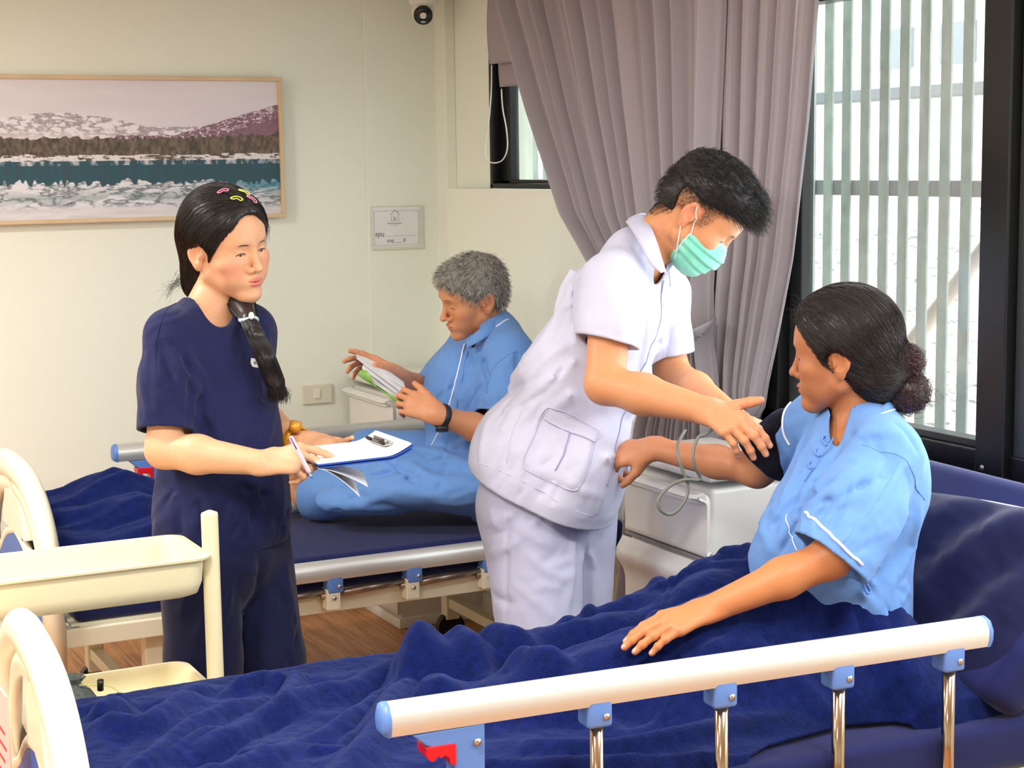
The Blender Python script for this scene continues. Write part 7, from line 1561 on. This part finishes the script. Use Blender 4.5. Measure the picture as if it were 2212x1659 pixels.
    a = np.array(smooth_path([X(1006, 735, 5.11), X(1030, 715, 5.09), X(1060, 690, 5.13), X(1094, 668, 5.22)], 6)); b = np.array(smooth_path([X(1008, 752, 5.09), X(1040, 735, 5.07), X(1072, 715, 5.11), X(1100, 692, 5.20)], 6)); K = 6
    V_ = [a[i]*(1-t)+b[i]*t-FW*0.004*math.sin(math.pi*t) for i in range(len(a)) for t in np.linspace(0, 1, K)]; F_ = [(i*K+k, i*K+k+1, (i+1)*K+k+1, (i+1)*K+k) for i in range(len(a)-1) for k in range(K-1)]
    put('neck_band', slab((np.array(V_), F_), 0.003), mpb, sh)
    # ---- loose trousers
    tq = Un([Ell(pel-A(0, 0, 0.0), (0.15, 0.18, 0.13), tax), (Cap(X(1060, 1035, 5.14), K1-A(0, 0, 0.0), 0.115, 0.090), 0.03), (Cap(K1, X(700, 1068, 5.26), 0.090, 0.076), 0.03), (Cap(X(700, 1068, 5.26), X(600, 1078, 5.36), 0.076), 0.02), (Cap(X(1050, 1000, 5.38), K2, 0.105, 0.078), 0.03), (Cap(K2, X(660, 1045, 5.64), 0.078, 0.07), 0.03), (Ell(X(930, 1055, 5.06), (0.20, 0.10, 0.055), np.array([RR, np.cross(A(0, 0, 1), RR), A(0, 0, 1)])), 0.04), (Ell(X(780, 1078, 5.12), (0.14, 0.09, 0.045), np.array([RR, np.cross(A(0, 0, 1), RR), A(0, 0, 1)])), 0.04)])
    ax1 = nrm(X(660, 1075, 5.30)-K1); c1p = X(668, 1070, 5.29); to = Int(tq, Pl(c1p, nrm(ax1+A(0, 0, 0.15))), 0.002); to = Int(to, Pl((0, 0, 0.556), (0, 0, -1)), 0.004)
    HT = lambda q: hits(tq, q, 4.5, 5.8)
    cs2 = [(HT(q), am*1.6, wd) for q, am, wd in [([(690, 1090), (780, 1090), (860, 1060), (930, 1070), (1020, 1080)], 0.008, 0.012), ([(780, 1060), (860, 1035), (930, 1005), (990, 990)], 0.010, 0.011), ([(880, 1000), (930, 1030), (1000, 1040)], 0.008, 0.012), ([(830, 990), (870, 1020), (900, 1060)], -0.007, 0.012), ([(960, 1060), (1000, 1050), (1035, 1060)], 0.008, 0.010), ([(720, 1050), (790, 1030), (850, 1010)], 0.005, 0.010), ([(900, 970), (960, 980), (1020, 1010)], 0.009, 0.012), ([(700, 1100), (720, 1092), (760, 1098)], 0.007, 0.010), ([(940, 1000), (1000, 960), (1030, 950)], -0.008, 0.012)]]
    cs2 += auto(tq, (700, 980, 1030, 1095), 15, 26, 0.010, 0.012, 100, 32, 4.4, 5.9, 0.4)
    f2 = Garment(to, tq, Disp(cs2, 0.0045, 8, 71), 0.009, None, [(c1p, ax1, 0.12)])
    v1, q_ = cloth(f2, np.min([pel, A1, A2, K1], 0)-A(0.16, 0.34, 0.14), np.max([pel, K2, A2], 0)+A(0.22, 0.2, 0.16), 0.0045); v1, q_ = keep_big(v1, q_); put('patient_trousers', (v1, q_), mpb, root)
    # ribbed sock
    msk = N('grey_ribbed_sock'); wv = msk.n('ShaderNodeTexWave', _Scale=60.0, _Distortion=1.0); tc = msk.n('ShaderNodeTexCoord'); msk.l(tc.outputs['Object'], wv.inputs['Vector']); msk.l(msk.ramp(wv.outputs[0], (0.2, L4((150, 166, 172))), (0.8, L4((206, 216, 216)))), msk.b.inputs['Base Color']); msk.b.inputs['Roughness'].default_value = 0.9; msk.bump(wv.outputs[0], 0.5, 0.003); msk = msk.m
    for a_ in (A1, A2):
        s_ = Un([Cap(a_+nrm(K1-a_)*0.005, a_-nrm(K1-a_)*0.03, 0.040, 0.040), (Cap(a_-nrm(K1-a_)*0.02, a_+A(-0.05, 0.05, 0.10), 0.040, 0.030), 0.02)]); v1, q_ = grow(s_, a_-0.16, a_+0.17, 0.006); put('sock', (v1, q_), msk, root)
    # wrist watch
    wd_ = nrm(lw-le); wc = lw-wd_*0.022; e1 = nrm(np.cross(wd_, A(0, 0, 1))); e2 = np.cross(wd_, e1); ring = [wc+0.034*(math.cos(t)*e1+math.sin(t)*e2) for t in np.linspace(0, 2*math.pi, 25)[:-1]]
    mwb = mat('black_watch_strap', (30, 32, 36), 0.5); wt = put('wrist_watch', tube(ring, 0.0042, 10, closed=True, flat=2.4, up=tuple(wd_)), mwb, root); dn = nrm(-UU-FW*0.25); put('watch_face', tube([wc+dn*0.030, wc+dn*0.044], 0.019, 24), mwb, wt)
    # ---- booklet
    mgp = mat('booklet_green', (130, 172, 84), 0.45, var=0.25, vs_=30); mpw = mat('booklet_paper', (244, 244, 246), 0.6, var=0.005)
    bk = thing('booklet', 'green covered booklet with white pages held open by the reading man', 'booklet', X(820, 830, 5.08))
    def quad(p00, p10, p11, p01, bend, th, nm, m_, n=14):
        def fn(U, V):
            U_, V_2 = U[..., None], V[..., None]; P = (p00*(1-U_)+p10*U_)*(1-V_2)+(p01*(1-U_)+p11*U_)*V_2+bend*np.sin(np.pi*V_2*0.9)*(1-U_*0.4); return P[..., 0], P[..., 1], P[..., 2]
        return put(nm, slab(grid(fn, n, n), th), m_, bk, smooth=True, auto=40)
    s0, s1 = X(868, 872, 4.98), X(874, 838, 5.16)      # spine side near the left hand
    quad(X(772, 810, 5.00), s0, X(884, 852, 5.14), X(800, 800, 5.20), UU*0.006, 0.0012, 'green_cover', mgp)
    quad(X(775, 806, 5.01), X(866, 866, 4.99), X(876, 838, 5.15), X(806, 790, 5.20), UU*0.010, 0.0010, 'page', mpw)
    quad(X(782, 795, 5.04), X(868, 858, 5.00), X(876, 834, 5.15), X(796, 774, 5.18), UU*0.010, 0.0010, 'page', mpw)
    quad(X(768, 768, 5.10), X(874, 838, 5.04), X(872, 826, 5.14), X(786, 760, 5.22), UU*0.008, 0.0010, 'page', mpw)
    quad(X(770, 774, 5.06), X(870, 848, 5.01), X(874, 836, 5.08), X(774, 768, 5.12), UU*0.004, 0.0010, 'page', mpw)
    cover_curl = [X(774, 810, 5.0), X(778, 800, 5.0), X(790, 800, 5.0), X(800, 812, 4.99), X(808, 834, 4.98), X(840, 850, 4.98), X(868, 866, 4.97)]
    low = [X(774, 812, 5.0), X(782, 818, 5.0), X(795, 826, 5.0), X(810, 835, 4.99), X(826, 846, 4.98), X(846, 862, 4.98), X(866, 880, 4.975)]
    V_ = []
    for p, q in zip(smooth_path(cover_curl, 4), smooth_path(low, 4)):
        for t in (0, 0.5, 1): V_.append(p*(1-t)+q*t)
    nn = len(V_)//3; put('curled_cover', slab((np.array(V_), [(i*3+k, i*3+k+1, (i+1)*3+k+1, (i+1)*3+k) for i in range(nn-1) for k in (0, 1)]), 0.0012), mgp, bk, smooth=True)
patient_man()
